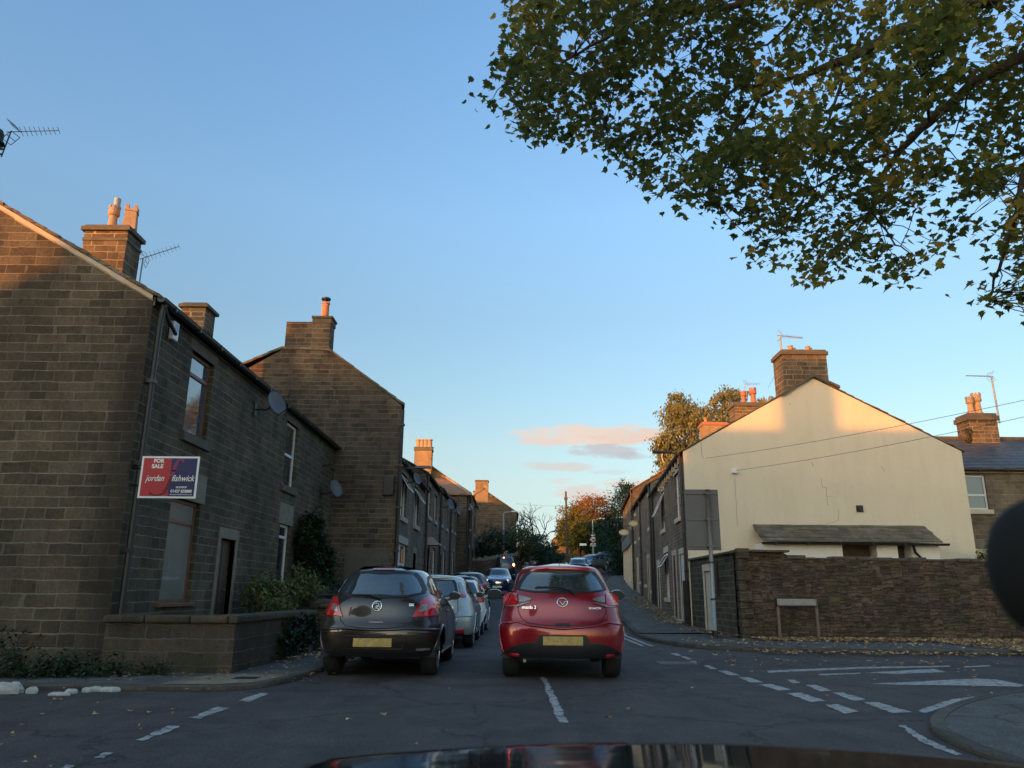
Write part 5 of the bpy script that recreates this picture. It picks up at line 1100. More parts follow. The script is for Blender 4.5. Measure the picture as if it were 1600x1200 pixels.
    # wheels
    for (yw, ax) in ((ya, 'rear'), (yb_, 'front')):
        for sg in (-1, 1):
            xo = sg * (hw(zw) - .025); w_ = .215; b = MB()
            b.lathe([(rw - .10, -w_ / 2), (rw - .035, -w_ / 2 - .005), (rw - .012, -w_ / 2 + .02), (rw, -w_ / 2 + .05), (rw, w_ / 2 - .05), (rw - .012, w_ / 2 - .02), (rw - .035, w_ / 2 + .005), (rw - .10, w_ / 2)], (xo - sg * w_ / 2, yw, zw), 28, ax=0)
            wh = b.build('wheel', M['tyre'], root, smooth=True, uv=False)
            b = MB(); X = xo - sg * .005; r1_ = rw - .095
            b.lathe([(r1_, 0), (r1_ + .012, sg * .012), (r1_ - .012, sg * .014), (r1_ - .02, -sg * .03)], (X, yw, zw), 24, ax=0)
            ng = spec.get('spokes', 5)
            for k in range(ng):
                a = 2 * math.pi * k / ng + .3; ca, sa = math.cos(a), math.sin(a); b.box(.03, r1_, -.026, .026, -.02, .008, lambda p, q, r_, ca=ca, sa=sa: Vector((X + sg * r_, yw + ca * p - sa * q, zw + sa * p + ca * q)))
            b.lathe([(.055, -sg * .02), (.05, sg * .018), (.0, sg * .02)], (X, yw, zw), 14, ax=0); b.build('rim', M['alloy'], wh, uv=False)
            b = MB(); b.lathe([(r1_, -sg * .05), (0.01, -sg * .05)], (X, yw, zw), 20, ax=0); b.build('brake_disc', M['black'], wh, uv=False)
    # lamps and trims
    for it in spec.get('rear', []):
        poly, nm, mt, off, both = it
        for mir in ((1, -1) if both else (1,)): patch([(x * mir, z) for x, z in poly], rear, nm, M[mt], off)
    for it in spec.get('front', []):
        poly, nm, mt, off, both = it
        for mir in ((1, -1) if both else (1,)): patch([(x * mir, z) for x, z in poly], front, nm, M[mt], off)
    for pts, r_, nm, mt, S in spec.get('lines', []):
        line(pts, {'rear': rear, 'front': front, 'L': SL, 'R': SR}[S], r_, nm, M[mt])
    for S in (SL, SR):                                                 # shut lines and handles
        for yy in spec['doors']: line([(yy, .42 * sz), (yy, .98 * sz)], S, .004, 'shut_line', M['black'])
        for yy in spec.get('handles', []): line([(yy - .1, .86 * sz), (yy + .08, .87 * sz)], S, .014, 'handle', bm, off=.012)
        line([(ya + Ra + .03, .27 * sz), (yb_ - Ra - .03, .27 * sz)], S, .02, 'sill_trim', M['black'])
    MO = spec.get('mout', .16); MS = spec.get('ms', .9); my, mz_ = spec.get('mirror', (Ln - 1.45 * sy, 1.0 * sz))
    for S, sg in ((SL, -1), (SR, 1)):
        p = S(my, mz_, 0); b = MB(); b.tube([p, p + Vector((sg * MO, -.01, .05))], .022, 6); 
        b.grid([[p + Vector((sg * (MO + math.cos(t) * .11 * MS * f), d, .08 + math.sin(t) * .075 * MS * f)) for t in [2 * math.pi * k / 16 for k in range(16)]] for f, d in ((.9, -.03), (1, 0), (.85, .06), (.4, .1), (.01, .11))], close=True)
        m_ = b.build('door_mirror', M[spec.get('mirrormat', spec['paint'])], root, smooth=True, uv=False)
        b = MB(); b.poly([p + Vector((sg * (MO + math.cos(t) * .098 * MS), -.031, .08 + math.sin(t) * .066 * MS)) for t in [2 * math.pi * k / 16 for k in range(16)]]); b.build('mirror_glass', M['mirrorglass'], m_)
    P = spec.get('plate')
    if P:
        S = rear; cx, cz, hw_, hh = P[:4]; p = [S(cx + a * hw_, cz + c * hh, P[4] if len(P) > 4 else .02) for a, c in ((-1, -1), (1, -1), (1, 1), (-1, 1))]
        yy = min(q.y for q in p); b = MB(); b.box(cx - hw_, cx + hw_, yy - .006, yy + .03, cz - hh, cz + hh); b.build('number_plate', M['plateY'], root, bevel=.006)
    if spec.get('fplate'):
        p = front(0, .45 * sz); b = MB(); b.box(-.26, .26, p.y, p.y + .02, .39 * sz, .39 * sz + .11); b.build('number_plate', M['plateW'], root)
    root['_']=0; del root['_']
    return root, rear, front, SL, SR, patch, line
def place(root, x, y, rz=0, z=None, s=1.0, pitch=0):
    root.location = (x, y, g(y + 1.5) if z is None else z); root.rotation_euler = (pitch, 0, rz); root.scale = (s, s, s)
RW0 = [(-.60, 1.09), (-.40, 1.045), (0, 1.03), (.40, 1.045), (.60, 1.09), (.60, 1.15), (.53, 1.30), (.475, 1.385), (.30, 1.405), (0, 1.41), (-.30, 1.405), (-.475, 1.385), (-.53, 1.30), (-.60, 1.15)]
SW0 = [[(.55, 1.12), (.60, 1.22), (.80, 1.34), (1.28, 1.40), (1.28, 1.03), (.75, 1.06)], [(1.36, 1.03), (1.36, 1.405), (1.95, 1.40), (2.28, 1.26), (2.72, 1.02), (2.60, .99)]]
FW0 = [(-.64, 1.04), (0, 1.0), (.64, 1.04), (.62, 1.12), (.53, 1.36), (.45, 1.405), (-.45, 1.405), (-.53, 1.36), (-.62, 1.12)]
sc2 = lambda poly, a, b: [(x * a, z * b) for x, z in poly]
# --- 1 red hatchback ahead of the camera
k_ = 1.0
red, rr_, rf2, rl_, rr2, rp_, rln = car(dict(size=(4.06, 1.70, 1.50), kind='hatch', hi=True, see=True, paint='c_red', name='red_hatchback', label='red hatchback waiting in the lane straight ahead, nearest to the camera', axles=(.70, 3.27), rw=.305,
    rearwin=[(-.625, 1.15), (-.42, 1.115), (0, 1.10), (.42, 1.115), (.625, 1.15), (.60, 1.22), (.53, 1.33), (.47, 1.395), (.25, 1.405), (0, 1.41), (-.25, 1.405), (-.47, 1.395), (-.53, 1.33), (-.60, 1.22)], sidewin=SW0, frontwin=FW0, doors=(1.32, 2.55), handles=(1.5, 2.4), mirror=(2.55, 1.0), mout=.29, ms=1.15, mirrormat='c_black', spokes=8,
    plate=(0, .505, .26, .056, .03),
    rear=[([(.13, .375), (.60, .30), (.80, .235), (.80, .20), (-.80, .20), (-.80, .235), (-.60, .30), (-.13, .375)], 'x', 'black', .0, False)][:0] +
      [([(-.80, .288), (-.81, .31), (-.72, .38), (-.62, .44), (-.50, .475), (-.36, .485), (-.30, .58), (.30, .58), (.36, .485), (.50, .475), (.62, .44), (.72, .38), (.81, .31), (.80, .288)], 'rear_valance', 'black', .016, False),
       ([(.80, .93), (.80, 1.06), (.74, 1.10), (.60, 1.095), (.59, .96), (.64, .94)], 'tail_light', 'lampred', .012, True), ([(.575, 1.07), (.47, 1.05), (.40, 1.03), (.43, 1.01), (.50, .99), (.575, .985)], 'reversing_light', 'lampclear', .010, True),
       ([(.80, .915), (.80, .93), (.62, .945), (.43, .99), (.43, .98), (.60, .925)], 'lamp_trim', 'lampclear', .014, True),
       ([(.56, .305), (.56, .34), (.67, .345), (.67, .315)], 'reflector', 'lampred', .022, True),
       ([(-.38, 1.425), (.38, 1.425), (.40, 1.435), (.36, 1.445), (-.36, 1.445), (-.40, 1.435)], 'high_brake_light', 'lampred', .012, False),
       ([(-.09, .685), (.09, .685), (.10, .72), (-.10, .72)], 'hatch_handle', 'black', .008, False)],
    lines=[([(-.60, .985), (-.585, .86), (-.54, .775), (-.46, .725), (-.25, .70), (0, .695), (.25, .70), (.46, .725), (.54, .775), (.585, .86), (.60, .985)], .006, 'hatch_seam', 'black', 'rear'),
           ([(-.82, .70), (-.60, .735), (-.42, .69), (0, .655), (.42, .69), (.60, .735), (.82, .70)], .018, 'bumper_edge', 'c_red', 'rear'),
           ([(.7, 1.0), (1.5, .93), (2.6, .90), (3.3, .82)], .010, 'side_crease', 'c_red', 'L'), ([(.7, 1.0), (1.5, .93), (2.6, .90), (3.3, .82)], .010, 'side_crease', 'c_red', 'R')],
    front=[([(.42, .68), (.50, .76), (.74, .80), (.76, .72), (.60, .66)], 'headlight', 'lamphead', .01, True), ([(-.36, .35), (.36, .35), (.42, .62), (-.42, .62)], 'grille', 'black', .01, False)], fplate=True))
def on(S, x, z, off): return S(x, z, off)
def ringtube(S, cx, cz, rx, rz_, r_, name, mat, root, off=.012, n=28):
    b = MB(); b.tube([S(cx + math.cos(2 * math.pi * k / n) * rx, cz + math.sin(2 * math.pi * k / n) * rz_, off) for k in range(n + 1)], r_, 6, cap=False); return b.build(name, M[mat], root, smooth=True, uv=False)
ringtube(rr_, 0, .985, .068, .053, .007, 'badge', 'chrome', red)
b = MB(); b.tube([rr_(x, z, .014) for x, z in ((-.058, .995), (-.03, .992), (-.012, .965), (0, .955), (.012, .965), (.03, .992), (.058, .995))], .006, 6); b.build('badge_wing', M['chrome'], red, smooth=True)
text('mazda 2', .058, M['chrome'], red, face_mtx(rr_(-.44, .90, .012), (1, -.12, 0), (0, .15, 1)), 0, 'lettering', 'CENTER', .003)
text('SKYACTIV', .036, M['chrome'], red, face_mtx(rr_(.43, .90, .012), (1, .12, 0), (0, .15, 1)), 0, 'lettering', 'CENTER', .003)
b = MB(); b.tube([rr_(.17, 1.085, .02), rr_(.10, 1.125, .045), rr_(-.05, 1.165, .03), rr_(-.34, 1.175, .02)], [.022, .016, .012, .007], 6); b.tube([rr_(.02, 1.15, .016), rr_(-.36, 1.165, .014)], .010, 5); b.build('rear_wiper', M['black'], red)
b = MB(); b.lathe([(.03, 0), (.022, .02), (.006, .03)], (0, 1.05, 1.512), 10); b.tube([(0, 1.05, 1.53), (0, .98, 1.66)], .004, 5); b.build('roof_aerial', M['black'], red)
b = MB(); b.tube([(-.5, .10, .25), (-.5, .3, .26)], .022, 10); b.build('exhaust', M['alloy'], red)
place(red, .715, 10.85, R(-1.2), 0, 1.03)
# --- 2 dark hatchback parked on the left
crs, cr_, cf_, cl_, crr, cp_, cln = car(dict(size=(4.0, 1.70, 1.49), kind='round', hi=True, see=True, ar=.75, paint='c_dark', name='dark_hatchback', label='dark graphite hatchback parked half on the left pavement, nearest of the parked row', axles=(.74, 3.25), rw=.31,
    rearwin=[(-.615, 1.12), (-.40, 1.065), (0, 1.045), (.40, 1.065), (.615, 1.12), (.62, 1.18), (.54, 1.32), (.46, 1.40), (.25, 1.42), (0, 1.425), (-.25, 1.42), (-.46, 1.40), (-.54, 1.32), (-.62, 1.18)],
    sidewin=[[(.62, 1.12), (.68, 1.24), (.95, 1.36), (1.42, 1.40), (1.42, 1.04), (.85, 1.06)], [(1.50, 1.04), (1.50, 1.40), (2.0, 1.38), (2.35, 1.24), (2.78, 1.02), (2.62, .99)]], frontwin=FW0, doors=(1.46, 2.6), handles=(1.62,), mirror=(2.62, 1.0), mirrormat='c_black', spokes=10,
    plate=(-.02, .475, .26, .056, .022),
    rear=[([(-.80, .288), (-.82, .36), (.82, .36), (.80, .288)], 'rear_valance', 'black', .009, False), ([(.47, .80), (.52, .89), (.555, .98), (.62, 1.06), (.70, 1.085), (.76, 1.06), (.80, .98), (.79, .86), (.76, .805)], 'tail_light', 'lampred', .012, True),
       ([(.545, .87), (.575, .96), (.655, .97), (.65, .88)], 'reversing_light', 'lampclear', .018, True), ([(-.37, .40), (-.42, .555), (.42, .555), (.37, .40)], 'plate_recess', 'c_dark', .012, False),
       ([(-.16, 1.432), (.16, 1.432), (.16, 1.452), (-.16, 1.452)], 'high_brake_light', 'lampred', .014, False), ([(.55, .372), (.55, .40), (.72, .40), (.72, .372)], 'reflector', 'lampclear', .014, False) ],
    lines=[([(-.53, .88), (-.50, .76), (-.42, .69), (-.2, .665), (0, .66), (.2, .665), (.42, .69), (.50, .76), (.53, .88)], .006, 'hatch_seam', 'black', 'rear'), ([(-.83, .63), (-.45, .655), (0, .635), (.45, .655), (.83, .63)], .02, 'bumper_edge', 'c_dark', 'rear'),
           ([(-.84, .585), (-.55, .60), (-.44, .60)], .008, 'bumper_seam', 'black', 'rear'), ([(.84, .585), (.55, .60), (.44, .60)], .008, 'bumper_seam', 'black', 'rear'), ([(-.42, .56), (.42, .56)], .008, 'recess_edge', 'black', 'rear'), ([(-.42, .56), (-.37, .395), (.37, .395), (.42, .56)], .006, 'recess_edge', 'alloy', 'rear'),
           ([(-.10, .735), (.10, .735)], .012, 'hatch_handle', 'alloy', 'rear')],
    front=[([(.42, .70), (.50, .78), (.76, .84), (.78, .76), (.60, .68)], 'headlight', 'lamphead', .01, True), ([(-.36, .35), (.36, .35), (.42, .60), (-.42, .60)], 'grille', 'black', .01, False)]))
ringtube(cr_, 0, .945, .062, .062, .009, 'badge', 'chrome', crs)
b = MB(); n = 20; b.poly([cr_(math.cos(2 * math.pi * k / n) * .058, .945 + math.sin(2 * math.pi * k / n) * .058, .008) for k in range(n)]); b.build('badge_back', M['black'], crs)
for pts in (((-.045, .965), (-.015, .985), (.02, .975), (.03, .955), (.005, .945), (-.02, .955)), ((-.04, .935), (-.01, .93), (.02, .935), (.045, .93)), ((-.025, .91), (0, .92), (.03, .905))):
    b = MB(); b.tube([cr_(x, z, .012) for x, z in pts], .0075, 6); b.build('badge_creature', M['chrome'], crs, smooth=True)
text('SXi', .05, M['chrome'], crs, face_mtx(cr_(.46, .945, .012), (1, .12, 0), (0, .15, 1)), 0, 'lettering', 'CENTER', .003)
b = MB(); b.tube([cr_(.03, 1.04, .02), cr_(-.1, 1.07, .035), cr_(-.38, 1.085, .02)], [.018, .014, .008], 6); b.build('rear_wiper', M['black'], crs)
b = MB(); b.lathe([(.03, 0), (.022, .02), (.006, .03)], (-.12, 1.1, 1.5), 10); b.tube([(-.12, 1.1, 1.52), (-.12, .93, 1.62)], .004, 5); b.build('roof_aerial', M['black'], crs)
place(crs, -1.83, 10.9, R(-.6), 0, 1.0)
# --- 3 silver hatchback behind it
slv, sr_, *_q = car(dict(size=(4.34, 1.84, 1.50), kind='hatch', hi=True, see=True, paint='c_silver', name='silver_hatchback', label='pale silver hatchback with tall tail lamps, second in the parked row on the left', axles=(.85, 3.49), rw=.32,
    rearwin=[(-.56, 1.05), (0, 1.02), (.56, 1.05), (.55, 1.15), (.50, 1.32), (.46, 1.385), (0, 1.40), (-.46, 1.385), (-.50, 1.32), (-.55, 1.15)], sidewin=[[(.55, 1.12), (.62, 1.22), (.9, 1.34), (1.62, 1.405), (1.62, 1.03), (.8, 1.06)], [(1.70, 1.03), (1.70, 1.405), (2.2, 1.40), (2.55, 1.27), (3.0, 1.02), (2.85, .99)]], frontwin=FW0, doors=(1.0, 1.66, 2.8), handles=(1.2, 2.1), mirror=(2.85, 1.0), spokes=5,
    plate=(0, .62, .26, .056, .02),
    rear=[([(.60, 1.05), (.575, 1.18), (.53, 1.33), (.59, 1.34), (.66, 1.22), (.72, 1.06), (.70, 1.03)], 'tail_light', 'lampclear', .012, True), ([(.62, 1.03), (.60, 1.09), (.70, 1.09), (.72, 1.03)], 'tail_light', 'lampred', .016, True),
       ([(.46, .335), (.45, .39), (.72, .40), (.70, .335)], 'reflector', 'lampred', .012, True), ([(-.7, .288), (-.72, .325), (.72, .325), (.7, .288)], 'rear_valance', 'black', .009, False)],
    lines=[([(-.56, 1.0), (-.58, .75), (-.52, .66), (0, .64), (.52, .66), (.58, .75), (.56, 1.0)], .006, 'hatch_seam', 'black', 'rear'), ([(-.86, .66), (0, .63), (.86, .66)], .02, 'bumper_edge', 'c_silver', 'rear')]))
text('FOCUS', .06, M['chrome'], slv, face_mtx(sr_(.38, .80, .012), (1, .1, 0), (0, .1, 1)), 0, 'lettering', 'CENTER', .003)
place(slv, -1.66, 16.5, R(-.5), 0)
# --- the rest of the queue and the parked row
def simple(label, paint, kind, size, x, y, rz=0, rear=True, z=None, pitch=0, **k):
    base_rear = [([(.60, .85), (.60, 1.04), (.72, 1.06), (.78, .98), (.78, .86)], 'tail_light', 'lampred', .012, True), ([(-.75, .29), (-.78, .38), (.78, .38), (.75, .29)], 'rear_valance', 'black', .01, False)]
    base_front = [([(.42, .68), (.50, .78), (.74, .84), (.76, .76), (.60, .66)], 'headlight', 'lamphead', .014, True), ([(-.36, .32), (.36, .32), (.42, .58), (-.42, .58)], 'grille', 'black', .014, False)]
    sy_ = size[0] / 4.0; sz_ = size[2] / 1.5
    s = dict(size=size, kind=kind, paint=paint, label=label, axles=(.72 * sy_, 3.25 * sy_), rearwin=sc2(RW0, 1, sz_), sidewin=[sc2(q, sy_, sz_) for q in SW0], frontwin=sc2(FW0, 1, sz_), doors=(1.32 * sy_, 2.6 * sy_), plate=(0, .6 * sz_, .26, .056, .02), rear=k.pop('rear_', base_rear), front=k.pop('front_', base_front), fplate=True)
    s.update(k); r_ = car(s); place(r_[0], x, y, rz, z, 1.0, pitch); return r_
simple('small white car, third in the parked row on the left', 'c_white', 'round', (3.65, 1.66, 1.49), -1.50, 21.15, R(-1), hi=True, mirrormat='c_white')
simple('black hatchback, fourth in the parked row on the left', 'c_black', 'hatch', (4.1, 1.74, 1.52), -1.78, 27.2, R(-1), mirrormat='c_white')
simple('black estate car, fifth in the parked row on the left', 'c_black', 'suv', (4.5, 1.80, 1.52), -1.85, 33.6, R(-1), pitch=R(1.4))
mini, mr_, mf_, *_q = simple('small deep blue car with round headlamps coming down the hill', 'c_blue', 'suv', (3.7, 1.68, 1.45), gy(778, 905, 47).x, 48.3, R(180), pitch=R(-2), hi=True,
    front_=[([(-.45, .36), (-.50, .56), (.50, .56), (.45, .36)], 'grille', 'black', .012, False), ([(-.30, .64), (-.34, .70), (.34, .70), (.30, .64)], 'chrome_bar', 'chrome', .014, False)])
for sg in (-1, 1):
    b = MB(); c = mf_(sg * .58, .74, .0); b.lathe([(.125, -.02), (.125, .03), (.10, .045), (.02, .05)], c + Vector((0, -.03, 0)), 18, ax=1); b.build('headlight', M['lamphead'], mini).matrix_parent_inverse = Matrix.Identity(4)
suv, sr2, *_q = simple('dark off-roader with roof rails and lit brake lights queueing up the hill', 'c_black', 'suv', (4.6, 1.86, 1.78), gy(787, 890, 62).x, 61.2, R(-3), pitch=R(4), hi=True, roofcol=1,
    rear_=[([(.62, .95), (.62, 1.20), (.76, 1.20), (.80, 1.02), (.78, .95)], 'tail_light', 'lampred', .012, True), ([(-.78, .33), (-.8, .5), (.8, .5), (.78, .33)], 'rear_valance', 'black', .01, False)])
for x, mt, rr3 in ((-.74, 'brakelight', .055), (.74, 'indicator', .09), (0, 'brakelight', .05)):
    z_ = 1.12 if x else 1.66; c = sr2(x, z_, .03); b = MB(); b.lathe([(rr3, .03), (rr3, -.01), (rr3 * .6, -.02), (.005, -.022)], c, 14, ax=1); b.build('lit_lamp', M[mt], suv).matrix_parent_inverse = Matrix.Identity(4)
for sg in (-1, 1): b = MB(); b.tube([(sg * .60, .75, 1.75), (sg * .60, .85, 1.84), (sg * .60, 2.5, 1.86), (sg * .60, 2.6, 1.77)], .025, 6); b.build('roof_rail', M['alloy'], suv).matrix_parent_inverse = Matrix.Identity(4)
simple('dark car waiting just ahead of the off-roader', 'c_black', 'hatch', (4.3, 1.78, 1.5), gy(799, 890, 68).x + .9, 67.6, R(-14), pitch=R(5))
simple('white car with a dark windscreen coming round the bend at the top of the hill', 'c_white', 'suv', (3.9, 1.72, 1.50), gy(908, 880, 64).x, 66.0, R(174), pitch=R(-4), hi=True, mirrormat='c_white')
simple('dark grey rounded car behind the white one at the top of the hill', 'c_grey', 'round', (4.3, 1.80, 1.50), gy(934, 885, 70).x + .6, 71.6, R(143), pitch=R(-3), hi=True)
simple('dark car half hidden by the hedge at the top right of the hill', 'c_black', 'hatch', (4.2, 1.75, 1.48), gy(966, 880, 76).x + .5, 78.4, R(120), pitch=R(-3))
# --- the bonnet of the car the picture is taken from
own = empty('own_car', (.1, 1.0, 0), 0, 'dark glossy car bonnet along the bottom edge, reflecting the cars ahead', 'car bonnet')
BX = .35
def bonz(x, y):
    zc = lin([(.3, .944), (1.8, .839), (1.83, .832), (1.86, .81), (1.89, .76), (1.9, .72)], y); return zc - .025 * (x / .75) ** 2 - .08 * max(0, (abs(x) - .70) / .2) ** 2
b = MB(); xs = rng(-.88, .88, .04); ysb = rng(.3, 1.8, .05) + [1.815, 1.83, 1.845, 1.86, 1.875, 1.89, 1.9]; b.grid([[(x + BX, y - .10 * (x / .85) ** 2 * min(1, y), bonz(x, y)) for x in xs] for y in ysb])
b.grid([[(x + BX, yy - .10 * (x / .85) ** 2, zz - .02 * (x / .85) ** 2) for x in xs] for yy, zz in ((1.9, .70), (1.93, .6), (1.95, .45), (1.93, .3))])
mb_, t_, bb_ = nodes('black bonnet paint'); bb_.inputs['Base Color'].default_value = (.010, .011, .013, 1); bb_.inputs['Roughness'].default_value = .06; bb_.inputs['Coat Weight'].default_value = 0; bb_.inputs['IOR'].default_value = 1.42; bb_.inputs['Coat Roughness'].default_value = .015
nn_ = noise(t_, 2.5, 3, .5, N(t_, 'ShaderNodeTexCoord').outputs['Object']); bump(t_, bb_, nn_.outputs[0], .004, .6)
b.build('bonnet', mb_, own, smooth=True, uv=False)
for sg in (-1, 1):
    b = MB(); b.grid([[(BX + sg * .88, y - .107 * min(1, y), bonz(.88, y)) for y in ysb], [(BX + sg * .90, y - .1, .55) for y in ysb], [(BX + sg * .88, y - .1, .28) for y in ysb]]); b.build('wing', mb_, own, smooth=True, uv=False)
    b = MB(); b.lathe([(.2, -.09), (.3, -.09), (.31, 0), (.3, .09), (.2, .09)], (BX + sg * .76, 1.1, .31), 24, ax=0); b.build('wheel', M['tyre'], own, smooth=True)
c = gy(1642, 888, .62); b = MB()
b.grid([[c + Vector((math.cos(t) * .044 * f, d, math.sin(t) * .056 * f)) for t in [2 * math.pi * k / 40 for k in range(40)]] for f, d in ((.01, -.035), (.6, -.03), (.93, -.012), (1, 0), (.95, .015), (.6, .04), (.01, .05))], close=True)
dm = MB(); tag(b.build('phone_mount', plain('matt black rubber', (.004, .004, .004), .9, var=.1), None, smooth=True), 'round black mount intruding at the right edge of the picture', 'phone mount')
b = MB(); b.tube([c + Vector((.01, .04, 0)), c + Vector((.15, .08, -.1)), c + Vector((.3, .1, -.3))], .012, 8); o_ = b.build('stalk', M['black'], bpy.data.objects['phone_mount'], smooth=True)
# ------------------------------------------------------------------ vegetation
MAPLE = [(0, -.05), (.12, .04), (.36, 0), (.36, .14), (.54, .36), (.36, .42), (.30, .58), (.17, .56), (0, .98), (-.17, .56), (-.30, .58), (-.36, .42), (-.54, .36), (-.36, .14), (-.36, 0), (-.12, .04)]
SMALL = [(0, 0), (.28, .3), (.22, .7), (0, 1.0), (-.22, .7), (-.28, .3)]
def leafbuild(name, items, shape, mat, parent, rnd):
    vs = []; fs = []; tone = []
    for (p, size, droop, t) in items:
        a = rnd.uniform(0, 2 * math.pi); fw = Vector((math.cos(a), math.sin(a), -droop * rnd.uniform(.4, 1.6))).normalized(); sd_ = fw.cross(Vector((rnd.uniform(-.5, .5), rnd.uniform(-.5, .5), 1))).normalized(); nn = sd_.cross(fw)
        fold = rnd.uniform(.05, .35); i0 = len(vs)
        for (x, y) in shape: q = p + (sd_ * x + fw * (y - .3) + nn * (abs(x) * fold - (y - .3) ** 2 * .2)) * size; vs.append(q[:])
        n = len(shape)
        if n > 8: fs.append(tuple(range(i0, i0 + n))); tone.append(t)
        else: fs.append(tuple(range(i0, i0 + n))); tone.append(t)
    me = bpy.data.meshes.new(name); me.from_pydata(vs, [], fs); me.materials.append(mat); at = me.attributes.new('tone', 'FLOAT', 'FACE'); at.data.foreach_set('value', tone)
    o = bpy.data.objects.new(name, me); C.objects.link(o)
    if parent: par(o, parent)
    return o
def branchy(mb, p, q, r0, r1, rnd, wob=.06, n=5, seg=7):
    pts = [p.lerp(q, k / n) for k in range(n + 1)]; L_ = (q - p).length
    for k in range(1, n): pts[k] += Vector((rnd.uniform(-1, 1), rnd.uniform(-1, 1), rnd.uniform(-1, 1))) * L_ * wob
    mb.tube(pts, [r0 + (r1 - r0) * k / n for k in range(n + 1)], seg); return pts
DENS = 1.9
def tree(name, label, cat, base, blobs, nleaf, lsize, mat, bark='bark', seed=1, tone=(0, 1), droop=.5, trunk_r=.18, group=None, ntw=26, tonefn=None, hollow=.35, shape=SMALL, split=.35):
    """blobs: list of (centre xyz, radius xyz); leaves gather in clumps on the shell of each blob"""
    rnd = random.Random(seed); root = empty(name, base, 0, label, cat, group); base = V3(base)
    tb = MB(); cen = sum((V3(c) for c, r in blobs), Vector()) / len(blobs); top = base.lerp(cen, split + .3); fork = base.lerp(Vector((cen.x * .5 + base.x * .5, cen.y * .5 + base.y * .5, cen.z)), split)
    branchy(tb, base - Vector((0, 0, .3)), fork, trunk_r, trunk_r * .75, rnd, .02)
    tot = sum(r[0] * r[2] for c, r in blobs); items = []
    for (c, r) in blobs:
        c = V3(c); share = r[0] * r[2] / tot; branchy(tb, fork, c, trunk_r * .6, trunk_r * .15, rnd, .05)
        nt_ = max(4, int(ntw * share)); n = int(nleaf * share * DENS); ncl = max(8, int(n / 22))
        for _ in range(nt_):
            d = Vector((rnd.gauss(0, 1), rnd.gauss(0, 1), rnd.gauss(0, 1))).normalized(); q = c + Vector((d.x * r[0], d.y * r[1], d.z * r[2])) * .9; branchy(tb, c.lerp(fork, .25 * rnd.random()), q, trunk_r * .16, .008, rnd, .07, 4, 4)
        for _ in range(ncl):
            d = Vector((rnd.gauss(0, 1), rnd.gauss(0, 1), rnd.gauss(0, 1))).normalized(); rad = (hollow + (1 - hollow) * rnd.random() ** .5) * rnd.uniform(.85, 1.12); q = c + Vector((d.x * r[0], d.y * r[1], d.z * r[2])) * rad
            cs = min(r) * rnd.uniform(.12, .3); ct = rnd.random()
            for _ in range(max(3, int(n / ncl * rnd.uniform(.5, 1.5)))):
                e = Vector((rnd.gauss(0, 1), rnd.gauss(0, 1), rnd.gauss(0, .8) - droop * abs(rnd.gauss(0, .6)))) * cs; pp = q + e
                t = tone[0] + (tone[1] - tone[0]) * min(1, max(0, ct * .6 + rnd.random() * .4))
                if tonefn: t = tonefn(pp, t)
                items.append((pp, lsize * 1.12 * rnd.uniform(.6, 1.3), droop, t))
    tb.build('trunk', M[bark], root, smooth=True, uv=False); leafbuild('crown', items, shape, M[mat], root, rnd); return root
def bush(name, label, cat, blobs, nleaf, lsize, mat, seed, **k):
    c, r = blobs[0]; return tree(name, label, cat, (c[0], c[1], k.pop('gz_', 0)), blobs, nleaf, lsize, mat, seed=seed, trunk_r=k.pop('trunk_r', .05), **k)
